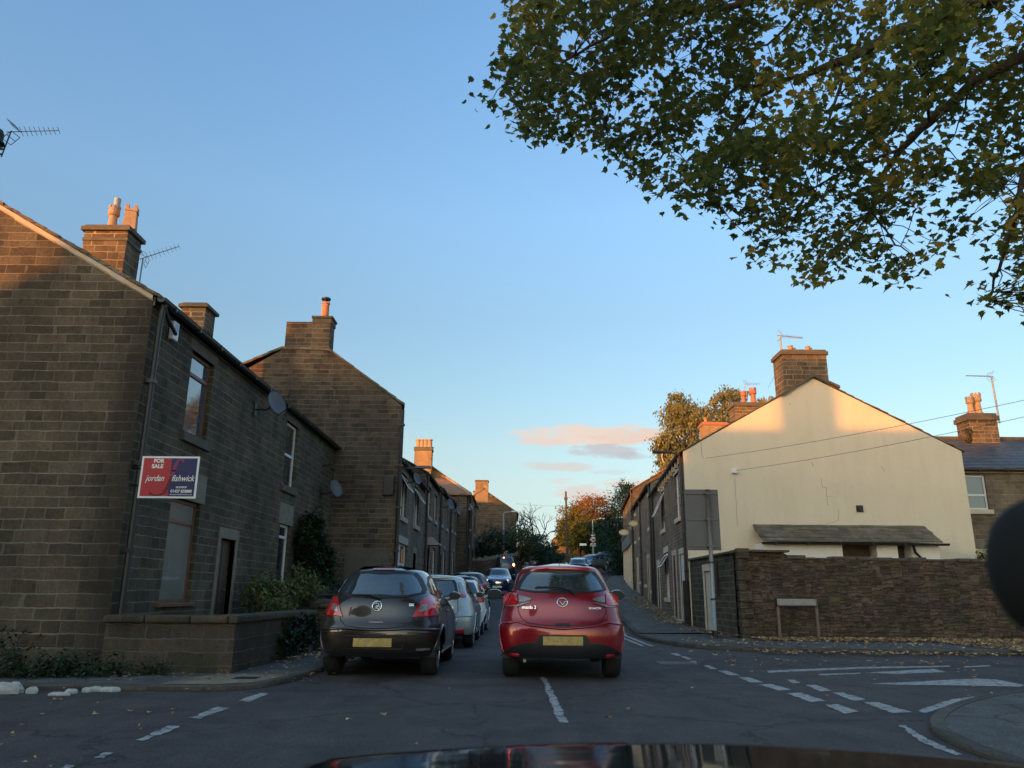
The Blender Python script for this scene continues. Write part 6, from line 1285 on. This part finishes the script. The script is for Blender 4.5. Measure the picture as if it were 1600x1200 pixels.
# --- sycamore reaching over the street from the right
def sycamore():
    rnd = random.Random(7); root = empty('sycamore_tree', (9.6, 8.6, 0), 0, 'large sycamore whose leafy limbs hang into the top right of the sky', 'tree'); B_ = Vector((9.6, 8.6, 0))
    out = [(750, 150), (772, 92), (800, 40), (795, -40), (820, -160), (1700, -200), (1720, 520), (1600, 492), (1560, 468), (1530, 480), (1545, 445), (1590, 395), (1548, 378), (1470, 385), (1450, 425), (1380, 432), (1320, 420), (1250, 436), (1180, 400), (1190, 345), (1118, 350), (1075, 300), (1010, 300), (975, 245), (930, 238), (880, 225), (820, 208), (780, 205)]
    holes = [((955, 165), 16, 30), ((1500, 235), 42, 28), ((1555, 330), 38, 40), ((1440, 345), 26, 28), ((1040, 268), 14, 18), ((1090, 225), 12, 10), ((1318, 165), 20, 14), ((1210, 22), 18, 16), ((1480, 300), 30, 26), ((1590, 430), 26, 22), ((1390, 268), 22, 12), ((1255, 85), 14, 12), ((1345, 110), 16, 10), ((1510, 150), 14, 12), ((1130, 130), 10, 8)]
    def pin(u, v):
        c = False; j = len(out) - 1
        for i in range(len(out)):
            if (out[i][1] > v) != (out[j][1] > v) and u < (out[j][0] - out[i][0]) * (v - out[i][1]) / (out[j][1] - out[i][1]) + out[i][0]: c = not c
            j = i
        return c
    def dep(u, v): return 8.3 - (u - 1200) * .0012 + .7 * math.sin(u * .011 + v * .017)
    tb = MB(); fork = Vector((9.0, 8.4, 4.2)); branchy(tb, B_ - Vector((0, 0, .3)), fork, .34, .26, rnd, .015, 6, 12)
    limbs = [([(1760, 40), (1600, 88), (1520, 130), (1450, 190), (1410, 235), (1368, 285), (1362, 330)], .085, .018), ([(1700, -90), (1540, 0), (1450, 30), (1400, 55), (1330, 88), (1290, 105), (1235, 122), (1190, 150), (1150, 200)], .10, .015),
             ([(1540, 0), (1380, -30), (1250, -15), (1130, 10), (1050, 18), (1010, 25), (960, 50), (900, 85), (850, 120)], .06, .012), ([(1700, 160), (1640, 200), (1600, 260), (1585, 340), (1560, 420), (1545, 470)], .05, .008),
             ([(1330, 88), (1310, 150), (1280, 220), (1275, 300)], .022, .006), ([(1235, 122), (1150, 140), (1080, 190), (1040, 220)], .022, .006), ([(1410, 235), (1330, 260), (1260, 300), (1230, 360)], .022, .006), ([(1450, 190), (1440, 120), (1400, 60)], .02, .006), ([(1050, 18), (1000, 80), (960, 140), (945, 200)], .02, .006),
             ([(900, 85), (840, 70), (790, 130)], .014, .005), ([(1240, 30), (1200, 70), (1160, 80), (1080, 60)], .02, .008), ([(1362, 330), (1330, 370), (1290, 410)], .014, .005), ([(1362, 330), (1400, 380), (1430, 400)], .014, .005), ([(1520, 130), (1500, 190), (1480, 230)], .014, .004), ([(1150, 200), (1130, 260), (1120, 320)], .012, .004)]
    nodes_ = []
    for pts, ra, rb in limbs:
        P = []
        for k, (u, v) in enumerate(pts): P.append(gy(u, v, dep(u, v) + (k * .05)))
        Q = []
        for a, c in zip(P, P[1:]): Q += [a.lerp(c, t / 3) + Vector((rnd.uniform(-1, 1), rnd.uniform(-1, 1), rnd.uniform(-1, 1))) * .025 for t in range(3)]
        Q.append(P[-1]); n = len(Q); tb.tube(Q, [ra + (rb - ra) * k / (n - 1) for k in range(n)], 8)
        if pts[0][0] >= 1690: branchy(tb, fork, P[0], .2, ra, rnd, .03, 6, 10)
        nodes_ += Q
    items = []; cl = 0; tries = 0
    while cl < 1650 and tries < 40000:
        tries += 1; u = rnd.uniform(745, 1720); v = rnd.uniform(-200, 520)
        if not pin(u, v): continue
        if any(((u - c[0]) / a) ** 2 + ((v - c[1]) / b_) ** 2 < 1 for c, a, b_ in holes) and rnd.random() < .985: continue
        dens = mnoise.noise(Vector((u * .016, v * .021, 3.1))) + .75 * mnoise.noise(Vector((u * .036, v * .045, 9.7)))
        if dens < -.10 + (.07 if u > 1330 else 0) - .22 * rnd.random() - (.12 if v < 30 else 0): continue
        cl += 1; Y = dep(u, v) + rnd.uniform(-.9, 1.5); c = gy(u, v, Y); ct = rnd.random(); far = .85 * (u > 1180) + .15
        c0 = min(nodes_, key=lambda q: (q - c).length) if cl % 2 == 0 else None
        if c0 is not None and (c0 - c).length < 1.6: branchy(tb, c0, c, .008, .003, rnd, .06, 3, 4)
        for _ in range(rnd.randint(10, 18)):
            p = c + Vector((rnd.gauss(0, .115), rnd.gauss(0, .15), rnd.gauss(0, .085))); t = .03 + .62 * ct * rnd.uniform(.6, 1.2) + (.33 if rnd.random() < .14 * far else 0) + (.15 * far if u > 1180 else 0) + (.2 * far if math.sin(u * .019) * math.sin(v * .023 + u * .006) > .35 else 0)  # golden sunlit patches put into the leaf tone on the right of the crown
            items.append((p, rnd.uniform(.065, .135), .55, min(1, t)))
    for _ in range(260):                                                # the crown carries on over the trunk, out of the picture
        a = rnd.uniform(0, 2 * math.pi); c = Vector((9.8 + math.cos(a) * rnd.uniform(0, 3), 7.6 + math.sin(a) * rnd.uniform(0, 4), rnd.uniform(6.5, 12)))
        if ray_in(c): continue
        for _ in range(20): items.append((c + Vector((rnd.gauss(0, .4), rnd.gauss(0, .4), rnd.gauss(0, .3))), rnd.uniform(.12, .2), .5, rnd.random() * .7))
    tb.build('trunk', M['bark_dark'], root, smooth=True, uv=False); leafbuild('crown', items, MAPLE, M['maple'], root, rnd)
def ray_in(p):
    d = V3(p) - CAM; z = d.dot(FW); return z > 0 and -60 < 800 + F * d.dot(RT) / z < 1680 and -260 < 600 - F * d.dot(UP) / z < 1260
sycamore()
# --- plants in the left corner garden
bush('ivy_bush', 'dark ivy bush climbing the end of the left terrace', 'bush', [((-5.2, 20.4, 2.4), (.33, .7, .8)), ((-5.1, 21.0, 1.6), (.40, .7, .9)), ((-5.1, 20.4, 1.0), (.4, .7, .8))], 8500, .09, 'ivy', 21, group='garden plants at the left corner')
bush('garden_shrub', 'straggly olive green shrub above the garden wall coping', 'bush', [((-4.75, 15.8, 1.0), (.45, .8, .5)), ((-4.5, 17.2, 1.15), (.4, .9, .5)), ((-4.3, 14.9, .72), (.35, .5, .32))], 2900, .08, 'olive', 22, droop=.9, tone=(.1, 1), hollow=.1, group='garden plants at the left corner')
bush('wall_creeper', 'leafy creeper hanging over the street side of the garden wall', 'creeper', [((-3.62, 13.6, .42), (.09, .9, .36)), ((-3.6, 14.5, .5), (.09, .35, .28))], 2600, .06, 'ivy', 23, group='garden plants at the left corner')
bush('hedge_shrub', 'low dark shrub behind the iron railing', 'bush', [((-4.3, 19.6, .8), (.4, 1.0, .5)), ((-4.2, 21.4, .85), (.5, .9, .5))], 2800, .08, 'evergreen', 24, group='garden plants at the left corner')
def stems(name, label, cat, pts, h, n, mat, seed, ls=.06, sp=.25, group=None):
    rnd = random.Random(seed); root = empty(name, (pts[0][0], pts[0][1], .05), 0, label, cat, group); tb = MB(); items = []
    for _ in range(n):
        c = rnd.choice(pts); p = Vector((c[0] + rnd.gauss(0, sp * .5), c[1] + rnd.gauss(0, sp * .4), 0)); q = p + Vector((rnd.gauss(0, sp * .7), rnd.gauss(0, sp * .6), h * rnd.uniform(.35, 1.1))); pt = branchy(tb, p, q, .006, .002, rnd, .08, 4, 4)
        for a in pt[1:]:
            for _ in range(6): items.append((a + Vector((rnd.gauss(0, .05), rnd.gauss(0, .05), rnd.gauss(0, .04))), ls * rnd.uniform(.6, 1.4), .4, rnd.random()))
    tb.build('stem', M['bark'], root, uv=False); leafbuild('foliage', items, SMALL, M[mat], root, rnd)
stems('weed_patch', 'green weeds growing at the foot of the left gable, behind the white stones', 'weeds', [(-5.55, 10.45), (-5.95, 10.5), (-6.3, 10.4), (-5.15, 10.6), (-5.8, 10.7)], .30, 90, 'ivy', 31, group='weeds along the gable')
stems('weed_clump', 'taller weeds against the gable at the left edge of the photo', 'weeds', [(-7.0, 10.7), (-7.3, 10.75), (-6.7, 10.8)], .55, 45, 'ivy', 32, group='weeds along the gable')
stems('weed_clump', 'single low weed tuft at the foot of the corner garden wall', 'weeds', [(-4.62, 10.75), (-4.75, 10.8)], .22, 18, 'ivy', 33, .04, .1, group='weeds along the gable')
# --- dark trees and shrubs up the left side, bare tree, hedge
gp = 'trees and shrubs up the hill'
tree('evergreen_shrub', 'dark evergreen shrub in front of the isolated stone house', 'tree', (-1.6, 66, 2.2), [((-1.5, 66, 4.6), (1.9, 1.6, 1.7)), ((-2.8, 67, 4.0), (1.5, 1.4, 1.5)), ((-.5, 66.5, 3.6), (1.2, 1, 1.3))], 4200, .17, 'evergreen', seed=41, group=gp)
tree('evergreen_shrub', 'rounded dark green shrub behind the left street lamp', 'tree', (.9, 70, 2.8), [((.9, 70, 5.0), (2.0, 1.7, 2.1)), ((2.3, 70.5, 4.2), (1.5, 1.4, 1.5)), ((-.4, 69, 3.8), (1.4, 1.3, 1.3))], 4800, .17, 'evergreen', seed=42, group=gp, tone=(.1, 1))
tree('evergreen_shrub', 'dark hedge plant at the inside of the bend beside the grass', 'tree', (3.4, 75, 3.2), [((3.2, 75, 4.6), (1.3, 1.2, 1.6)), ((4.3, 76, 4.1), (.9, 1, .9))], 1600, .16, 'evergreen', seed=43, group=gp)
tree('olive_tree', 'lighter green bush between the dark shrubs near the lamp post', 'tree', (.6, 66.5, 2.3), [((.9, 67, 5.6), (1.2, 1, 1.2)), ((1.6, 67.4, 4.6), (.9, .9, 1.0))], 1100, .15, 'olive', seed=44, group=gp, tone=(0, .7))
rnd = random.Random(3); bt_ = empty('bare_tree', (5.0, 92, 5), 0, 'bare twisted tree silhouetted against the pale sky', 'tree', gp); tb = MB()
def rec(p, d, L_, r, n):
    q = p + d * L_; tb.tube([p, p.lerp(q, .5) + Vector((rnd.uniform(-1, 1), 0, rnd.uniform(-1, 1))) * L_ * .12, q], [r, r * .8, r * .62], 5)
    if n == 0: return
    for _ in range(3 if n > 2 else 2):
        e = (d + Vector((rnd.uniform(-1, 1), rnd.uniform(-.5, .5), rnd.uniform(-.45, .6)))).normalized(); rec(q, e, L_ * rnd.uniform(.62, .85), r * .62, n - 1)
pb0 = gy(838, 866, 88); rec(Vector((pb0.x - .6, 88, g(88) - .2)), Vector((-.05, 0, 1)), 1.9, .2, 5); rec(Vector((pb0.x - .6, 88, g(88) + 1.2)), Vector((.7, 0, .8)).normalized(), 1.6, .13, 4)
tb.build('branches', M['bark_dark'], bt_, smooth=True, uv=False)
p = gy(843, 848, 90); tree('copper_tree', 'dark reddish tree in front of the bare branches', 'tree', (p.x, 90, g(90)), [((p.x - .3, 90, p.z), (1.6, 1.2, 1.0)), ((p.x + 1.2, 90.4, p.z - .4), (1.0, .9, .7))], 900, .2, 'evergreen', seed=45, group=gp)
p = gy(841, 862, 84); tree('ball_tree', 'little yellow green ball-headed tree on the grass', 'tree', (p.x, 84, g(84)), [((p.x, 84, p.z + .2), (.5, .5, .6))], 420, .12, 'olive', seed=46, tone=(.6, 1), group=gp, trunk_r=.06)
for (u0, u1, v0, v1, y, sd_, lab) in ((835, 866, 858, 868, 98, 47, 'clipped green hedge along the top of the grass'),):
    a, c = gy(u0, v1, y), gy(u1, v0, y); tree('hedge', lab, 'hedge', ((a.x + c.x) / 2, y, g(y)), [((a.x + (c.x - a.x) * t, y, (a.z + c.z) / 2), (.9, .7, (c.z - a.z) / 2 + .2)) for t in (0, .33, .66, 1)], 1600, .16, 'olive', seed=sd_, group=gp, tone=(0, .6), trunk_r=.05)
p = gy(872, 872, 86); tree('planter_bush', 'dark bush beside the pale gate stone on the grass', 'bush', (p.x, 86, g(86)), [((p.x, 86, p.z), (.9, .8, .75)), ((p.x + 1.0, 86, p.z + .1), (.7, .7, .6))], 900, .13, 'evergreen', seed=48, group=gp, trunk_r=.05)
b = MB(); q = gy(888, 872, 85.2); b.box(q.x - .35, q.x + .45, 85, 85.5, g(85) - .2, q.z + .45); tag(b.build('gate_stone', M['chim'], None, bevel=.06), 'pale rough stone beside the dark bush on the grass', 'stone')
# autumn trees
def aut(pp, t): return min(1, max(0, t * .5 + (pp.z - 8.8) * .085 + .12 * math.sin(pp.x * 1.3 + 1)))
ga = 'autumn trees at the top of the hill'
for k, (u, v, y, rx, rz_, mat, lab, fn) in enumerate(((905, 806, 101, 2.6, 2.3, 'autumn', 'orange and gold autumn tree at the left of the hilltop group', aut), (928, 800, 103, 2.9, 2.6, 'autumn', 'reddest autumn tree in the middle of the hilltop group', lambda p, t: min(1, .35 + t * .5 + .03 * (p.z - 9))),
        (915, 832, 98.5, 2.6, 2.0, 'autumn', 'yellow green tree low in front of the autumn trees', lambda p, t: t * .42), (892, 828, 100, 1.5, 2.0, 'olive', 'small green tree at the left end of the hilltop group', None), (940, 838, 97, 2.0, 2.2, 'evergreen', 'dark green tree behind the speed limit sign', None))):
    c = gy(u, v, y); tree('autumn_tree' if mat == 'autumn' else 'hilltop_tree', lab, 'tree', (c.x, y, g(y)), [((c.x, y, c.z), (rx, rx * .8, rz_)), ((c.x - rx * .6, y, c.z - rz_ * .5), (rx * .6, rx * .6, rz_ * .6)), ((c.x + rx * .6, y, c.z - rz_ * .45), (rx * .65, rx * .6, rz_ * .7))], 2400, .30, mat, seed=60 + k, group=ga, tonefn=fn, trunk_r=.25)
# dark evergreens on the right at the top
for k, (u, v, y, rx, rz_) in enumerate(((968, 850, 70, 1.5, 3.3), (978, 815, 74, 1.9, 3.4), (974, 898, 68, .9, 2.4), (955, 838, 80, 1.8, 2.4), (984, 785, 79, 1.6, 2.2))):
    c = gy(u, v, y); tree('evergreen_tree', ['tall dark evergreen overhanging the right footway', 'dark evergreen crown directly left of the oval signs', 'low dark hedge plant at the end of the right footway', 'left side evergreen of the dark right hand group', 'feathery top of the dark evergreens beside the shop roof'][k], 'tree', (c.x, y, g(y)), [((c.x, y, c.z), (rx, rx, rz_)), ((c.x + .5, y + .5, c.z - rz_ * .6), (rx, rx, rz_ * .7)), ((c.x - .3, y, c.z + rz_ * .55), (rx * .6, rx * .6, rz_ * .6))], 2600, .17, 'evergreen', seed=70 + k, group='dark evergreens at the top of the right terrace', tone=(.0, 1 if k in (1, 4) else .7))
# birches behind the right terrace
def birch(lab, u, v, y, rx, rz_, seed, n=4200, tops=()):
    c = gy(u, v, y); rnd = random.Random(seed); bl = [((c.x + rnd.uniform(-.5, .5) * rx, y + rnd.uniform(-1, 1), c.z + rz_ * f), (rx * w_, rx * w_, rz_ * .32)) for f, w_ in ((.72, .55), (.45, .85), (.1, .95), (-.25, 1.0), (-.6, .95), (-.95, .8), (-1.3, .75))]
    return tree('birch_tree', lab, 'tree', (c.x, y, g(y)), bl, n, .21, 'birch', 'birchbark', seed=seed, droop=1.6, group='birch trees behind the right terrace', hollow=.2, trunk_r=.2, ntw=60, split=.45)
birch('tall pale birch rising left of the terracotta chimney', 1062, 672, 66, 2.5, 3.4, 81, 6500); birch('olive birch lower part behind the lit roof of the right terrace', 1050, 715, 62, 1.7, 2.2, 82, 3200); birch('wispy birch behind the second chimney of the right terrace', 1150, 645, 62, 2.1, 2.6, 83, 3000); birch('thin birch top showing beside the cream gable chimney', 1205, 655, 58, 1.2, 2.3, 84, 1300)
bush('creeper_tuft', 'small tuft of weeds at the left foot of the far right chimney', 'creeper', [(tuple(gy(1514, 680, 30.2)), (.15, .15, .35))], 160, .07, 'olive', 85, gz_=6.0, trunk_r=.01)
bush('elder_bush', 'leafy bush at the right end of the rubble wall, by the lower window', 'bush', [((14.9, 24.0, 2.2), (.6, .6, .5)), ((15.6, 24.3, 1.9), (.6, .6, .6))], 900, .10, 'olive', 86, group='garden plants at the right corner')
# ------------------------------------------------------------------ poles, lamps, signs up the hill
def lamp_post(label, u, v, y, arm, hgt=None, zs=None):
    p = gy(u, v, y); r_ = empty('street_lamp', (p.x, y, g(y)), 0, label, 'street lamp', 'street lamps'); b = MB()
    b.tube([(p.x, y, g(y) - .2), (p.x, y, g(y) + 2.8)], .10, 10); b.build('post', M['rust'], r_); b = MB(); b.tube([(p.x, y, g(y) + 2.8), (p.x, y, p.z - .1), (p.x + .05, y, p.z), (p.x + arm, y, p.z + arm * .12)], [.08, .06, .05, .045], 8); b.build('pole', M['galv'], r_)
    b = MB(); b.box(p.x + arm - .1, p.x + arm + .45, y - .12, y + .12, p.z + arm * .12 - .05, p.z + arm * .12 + .07); b.build('lantern', M['upvc'], r_, bevel=.03); return r_, p
l1, pA = lamp_post('grey street lamp standing behind the queue, with a small white plate on its post', 787, 801, 66, .75)
b = MB(); q = gy(789, 866, 65.8); b.box(q.x - .22, q.x + .22, 65.75, 65.8, q.z - .28, q.z + .28); b.build('notice_plate', M['upvc'], l1)
for k in range(3): b = MB(); b.box(q.x - .16, q.x + .16, 65.735, 65.748, q.z + .14 - k * .15, q.z + .2 - k * .15); b.build('notice_line', M['greysteel'], l1)
l2, pB = lamp_post('far street lamp carrying the round speed limit sign', 926, 812, 85, .85)
q = gy(926.5, 843, 84.7); st = empty('speed_limit_sign', (q.x, 84.7, q.z), 0, 'round red rimmed speed limit sign on the far lamp post', 'traffic sign')
MR2 = plain('sign rim red', (.55, .03, .04), .5, var=.03)
b = MB(); b.lathe([(.32, .0), (.32, -.02), (.01, -.021)], (q.x, 84.68, q.z), 28, ax=1); b.build('disc', MR2, st); b = MB(); b.lathe([(.25, -.024), (.01, -.025)], (q.x, 84.68, q.z), 28, ax=1); b.build('disc_face', M['upvc'], st)
text('20', .38, M['black'], st, face_mtx((q.x, 84.65, q.z - .13), (1, 0, 0), (0, 0, 1)), bold=.01, ext=.002)
b = MB(); b.box(q.x - .30, q.x + .30, 84.66, 84.68, q.z - .72, q.z - .40); b.build('zone_plate', M['upvc'], st); text('ZONE', .2, M['black'], st, face_mtx((q.x, 84.655, q.z - .63), (1, 0, 0), (0, 0, 1)), bold=.004, ext=.002)
b = MB(); b.box(q.x - .18, q.x + .18, 84.66, 84.68, q.z + .38, q.z + .52); b.build('top_plate', M['upvc'], st)
t0, t1 = gy(887, 884, 80), gy(884, 768, 80)
b = MB(); b.tube([(t0.x, 80, g(80) - .3), (t1.x, 80, t1.z)], [.15, .10], 10); b.box(t1.x - .18, t1.x + .18, 79.85, 79.9, t1.z - .9, t1.z - .6); tag(b.build('telegraph_pole', M['bark'], None), 'tall slim telegraph pole standing at the bend against the sky', 'pole')
# ------------------------------------------------------------------ hilltop buildings and walls
p0_, p1_ = gy(867, 866, 106), gy(882, 832, 106)
hl, fh = house('small sunlit stone barn at the top of the hill', (p0_.x, 106), (0, 1), 1, 8, 6.4, g(106), gy(867, 840, 106).z, 2.9, gy(890, 826, 106).z, [], 'chim', 'chim', 'roofred', verge=.12, name='stone_barn', cat='barn', gut=False)
b = MB(); a, c = gy(893, 868, 104), gy(962, 866, 104); b.box(a.x, c.x + 6, 103.9, 104.3, g(104) - .3, g(104) + 1.6); tag(b.build('hilltop_wall', M['rubble'], None), 'long brown stone wall behind the grass at the hilltop', 'wall')
b = MB(); a = gy(911, 851, 95.6); b.box(a.x - .4, a.x + .4, 95.55, 95.65, a.z - .12, a.z + .14); tag(b.build('white_panel', M['upvc'], None), 'small white panel below the autumn trees at the hilltop', 'panel')
sw_ = empty('stone_wall', (-2.4, 58, 1.6), 0, 'low stone wall with upright coping between the corner house and the shrubs', 'wall'); b = MB(); pts = [(-2.95, 57.9), (-1.9, 58.6), (-.9, 62), (.6, 66.5), (2.6, 72)]
for a, c in zip(pts, pts[1:]):
    za, zc = g(a[1]), g(c[1]); b.poly([(a[0], a[1], za - .2), (c[0], c[1], zc - .2), (c[0], c[1], zc + 1.7), (a[0], a[1], za + 1.7)]); b.poly([(a[0] - .3, a[1] + .2, za - .2), (c[0] - .3, c[1] + .2, zc - .2), (c[0] - .3, c[1] + .2, zc + 1.7), (a[0] - .3, a[1] + .2, za + 1.7)]); b.poly([(a[0], a[1], za + 1.7), (c[0], c[1], zc + 1.7), (c[0] - .3, c[1] + .2, zc + 1.7), (a[0] - .3, a[1] + .2, za + 1.7)])
b.build('wall_face', M['rubble'], sw_); b = MB(); rnd = random.Random(8)
for a, c in zip(pts, pts[1:]):
    n = int(math.hypot(c[0] - a[0], c[1] - a[1]) / .28)
    for k in range(n): t = k / n; x, y, z = a[0] + (c[0] - a[0]) * t, a[1] + (c[1] - a[1]) * t, g(a[1] + (c[1] - a[1]) * t) + 1.7; b.box(x - .28, x + .02, y, y + .22, z, z + rnd.uniform(.14, .32))
b.build('coping', M['lintel'], sw_, bevel=.03)
# ------------------------------------------------------------------ overhead cables
def cable(label, a, c, sag, r_=.0055):
    a, c = V3(a), V3(c); b = MB(); b.tube([a.lerp(c, k / 24) - Vector((0, 0, sag * 4 * (k / 24) * (1 - k / 24))) for k in range(25)], r_, 5); tag(b.build('overhead_cable', M['cable']), label, 'cable', 'overhead cables')
e1 = gy(1760, 590, 13.5); e2 = gy(1760, 615, 13.5)
cable('upper telephone wire crossing the cream gable', gy(1102, 716, 25.2), e1, .12); cable('lower telephone wire ending at the white bracket on the cream gable', gy(1150, 735, 25.15), e2, .12)
b = MB(); q = gy(1148, 736, 25.2); b.box(q.x - .09, q.x + .07, 25.14, 25.29, q.z - .07, q.z + .08); tag(b.build('cable_bracket', M['upvc'], None, bevel=.01), 'small white cable bracket on the cream gable', 'bracket')
cable('faint wire from the isolated house to the telegraph pole', gy(806, 787, 76), gy(885, 790, 80), .1, .008)
cable('thin stay wire left of the cream gable chimney', gy(1224, 560, 25.7), gy(1200, 606, 30), .02, .006)
# ------------------------------------------------------------------ fallen leaves
def litter(label, regs, seed):
    rnd = random.Random(seed); items = []
    for (fn, n) in regs:
        for _ in range(n):
            x, y, z = fn(rnd); items.append((Vector((x, y, z + .008)), rnd.uniform(.06, .14) * (.55 if y < 13 else 1), rnd.uniform(-.15, .15), rnd.random()))
    vs = []; fs = []; tn = []
    for p, s, d_, t in items:
        a = rnd.uniform(0, 6.28); i0 = len(vs); tx, ty = rnd.uniform(-.8, .8), rnd.uniform(-.9, .9)
        for (x, y) in SMALL: X, Y = (x * math.cos(a) - (y - .5) * math.sin(a)) * s, (x * math.sin(a) + (y - .5) * math.cos(a)) * s; vs.append((p.x + X, p.y + Y, p.z + .012 + abs(X * tx + Y * ty) + .3 * x * x * s))
        fs.append(tuple(range(i0, i0 + len(SMALL)))); tn.append(t)
    me = bpy.data.meshes.new('fallen_leaves'); me.from_pydata(vs, [], fs); me.materials.append(M['litter']); at = me.attributes.new('tone', 'FLOAT', 'FACE'); at.data.foreach_set('value', tn)
    o = bpy.data.objects.new('fallen_leaves', me); C.objects.link(o); tag(o, label, 'fallen leaves', kind='stuff')
def band(x0, x1, y0, y1, z): return lambda r: (r.uniform(x0, x1), min(y1, max(y0, r.gauss((y0 + y1) / 2, (y1 - y0) / 3.5))), z)
litter('brown fallen leaves strewn along the rubble wall and kerb', [(band(6, 14, 19.0, 20.1, .08), 2400), (band(5, 16, 15.6, 16.7, .02), 700), (band(10, 18, 15.9, 20, .08), 4200), (band(4, 16, 16.5, 19.5, .08), 500), (band(3, 14, 9, 16, .01), 260), (lambda r: (xterr(26 + 0) - .25 + r.gauss(0, .25) + .09 * 0, r.uniform(20, 25), .1), 160), (lambda r: (lambda y: (xterr(y) - abs(r.gauss(0, .5)) - .1, y, g(y) + .12))(r.uniform(25, 44)), 900), (band(4.4, 6.5, 4, 9.5, .1), 45)], 51)
litter('pale fallen leaves scattered over the left junction', [(band(-7, -2.9, 5, 9.5, .01), 70), (band(-5, -2.9, 9.8, 11, .07), 60), (lambda r: (-2.75 + r.gauss(0, .12), r.uniform(10.2, 22), .01), 220), (band(-3.6, -2.9, 11, 16, .07), 120), (band(-2.6, 3.4, 5, 12, .01), 14)], 52)
# ------------------------------------------------------------------ unseen blocks out of view, placed and shaped to throw the evening shade
def shade_block(label, prof, y0, y1):
    r_ = empty('shade_blocker', ((prof[0][0] + prof[-1][0]) / 2, (y0 + y1) / 2, 0), 0, label, 'house', 'unseen blocks that throw the shade')
    full = [(prof[0][0], -.5)] + prof + [(prof[-1][0], -.5)]; b = MB(); b.poly([(x, y0, z) for x, z in full]); b.poly([(x, y1, z) for x, z in full])
    for k in (0, len(full) - 2): (a, c), (d, e) = full[k], full[k + 1]; b.poly([(a, y0, c), (d, y0, e), (d, y1, e), (a, y1, c)])
    b.build('wall', M['grit2'], r_); b = MB()
    for (a, c), (d, e) in zip(prof, prof[1:]):
        P = [(a, y0 + .1, c), (d, y0 + .1, e), (d, y1 - .1, e), (a, y1 - .1, c)]; b.poly([(x, y, z + .07) for x, y, z in P]); b.poly([(x, y, z + .01) for x, y, z in P])
    b.build('roof', M['stoneslate'], r_)
    b = MB(); xf = prof[-1][0]; y = y1 + 1.5
    while y < y0 - 1.5:
        for z in (1.0, 3.8): b.box(xf + .0, xf + .02, y, y + 1.0, z, z + 1.4)
        y += 3.2
    b.build('windows', M['glass'], r_)['kind'] = 'stuff'
shade_block('unseen lower house block across the side street, outline shaped to cast the gable shade', [(-30, 4.9), (-26, 5.7), (-23.6, 6.75), (-22.55, 7.3)], -6.0, -13.0)
shade_block('unseen taller house block across the side street, height set for the cream gable shade', [(-22.5, 9.0), (-12.4, 9.05)], -6.0, -12.0)
shade_block('unseen block behind the camera, added to shade the left side of the sycamore', [(-12.35, 9.6), (-11, 10.8), (-9.0, 10.8), (-7.6, 9.4)], -6.0, -12.0)  # raised unseen profile, added to keep the left of the crown in shade
shade_block('unseen chimney block, shaped to cast the chimney shadow on the cream gable', [(-19.6, 11.6), (-18.3, 11.6)], -6.5, -7.3)
shade_block('unseen tall narrow block, added to shade the sandstone gable', [(-34.2, 12.4), (-31.2, 12.4)], -6.0, -7.0)  # thin unseen slab, added only to shade the sandstone gable
shade_block('unseen terrace block behind the camera, placed to keep the street in shade', [(-19, 5.8), (-13.5, 8.2), (-7.4, 5.8)], -12.1, -80)
shade_block('unseen low row along the side street, placed to block low sunlight', [(-80, 4.8), (-55, 5.6), (-30.1, 4.8)], -10.0, -18.0)
shade_block('hidden block behind the left terrace, added to shade the isolated stone house', [(-17.5, 8.5), (-15, 10.2), (-12.2, 10.4), (-10.8, 9.2)], 66.0, 60.0)  # added out of sight so its shadow falls on the isolated house
b = MB(); q = gz(1058, 1036, .004); b.box(q.x - .32, q.x + .32, q.y - .30, q.y + .30, -.02, .006); b.box(q.x - .25, q.x + .25, q.y - .22, q.y + .22, .006, .009); tag(b.build('manhole_cover', M['blackiron']), 'dark rectangular iron cover in the carriageway near the start of the give way dashes', 'cover')
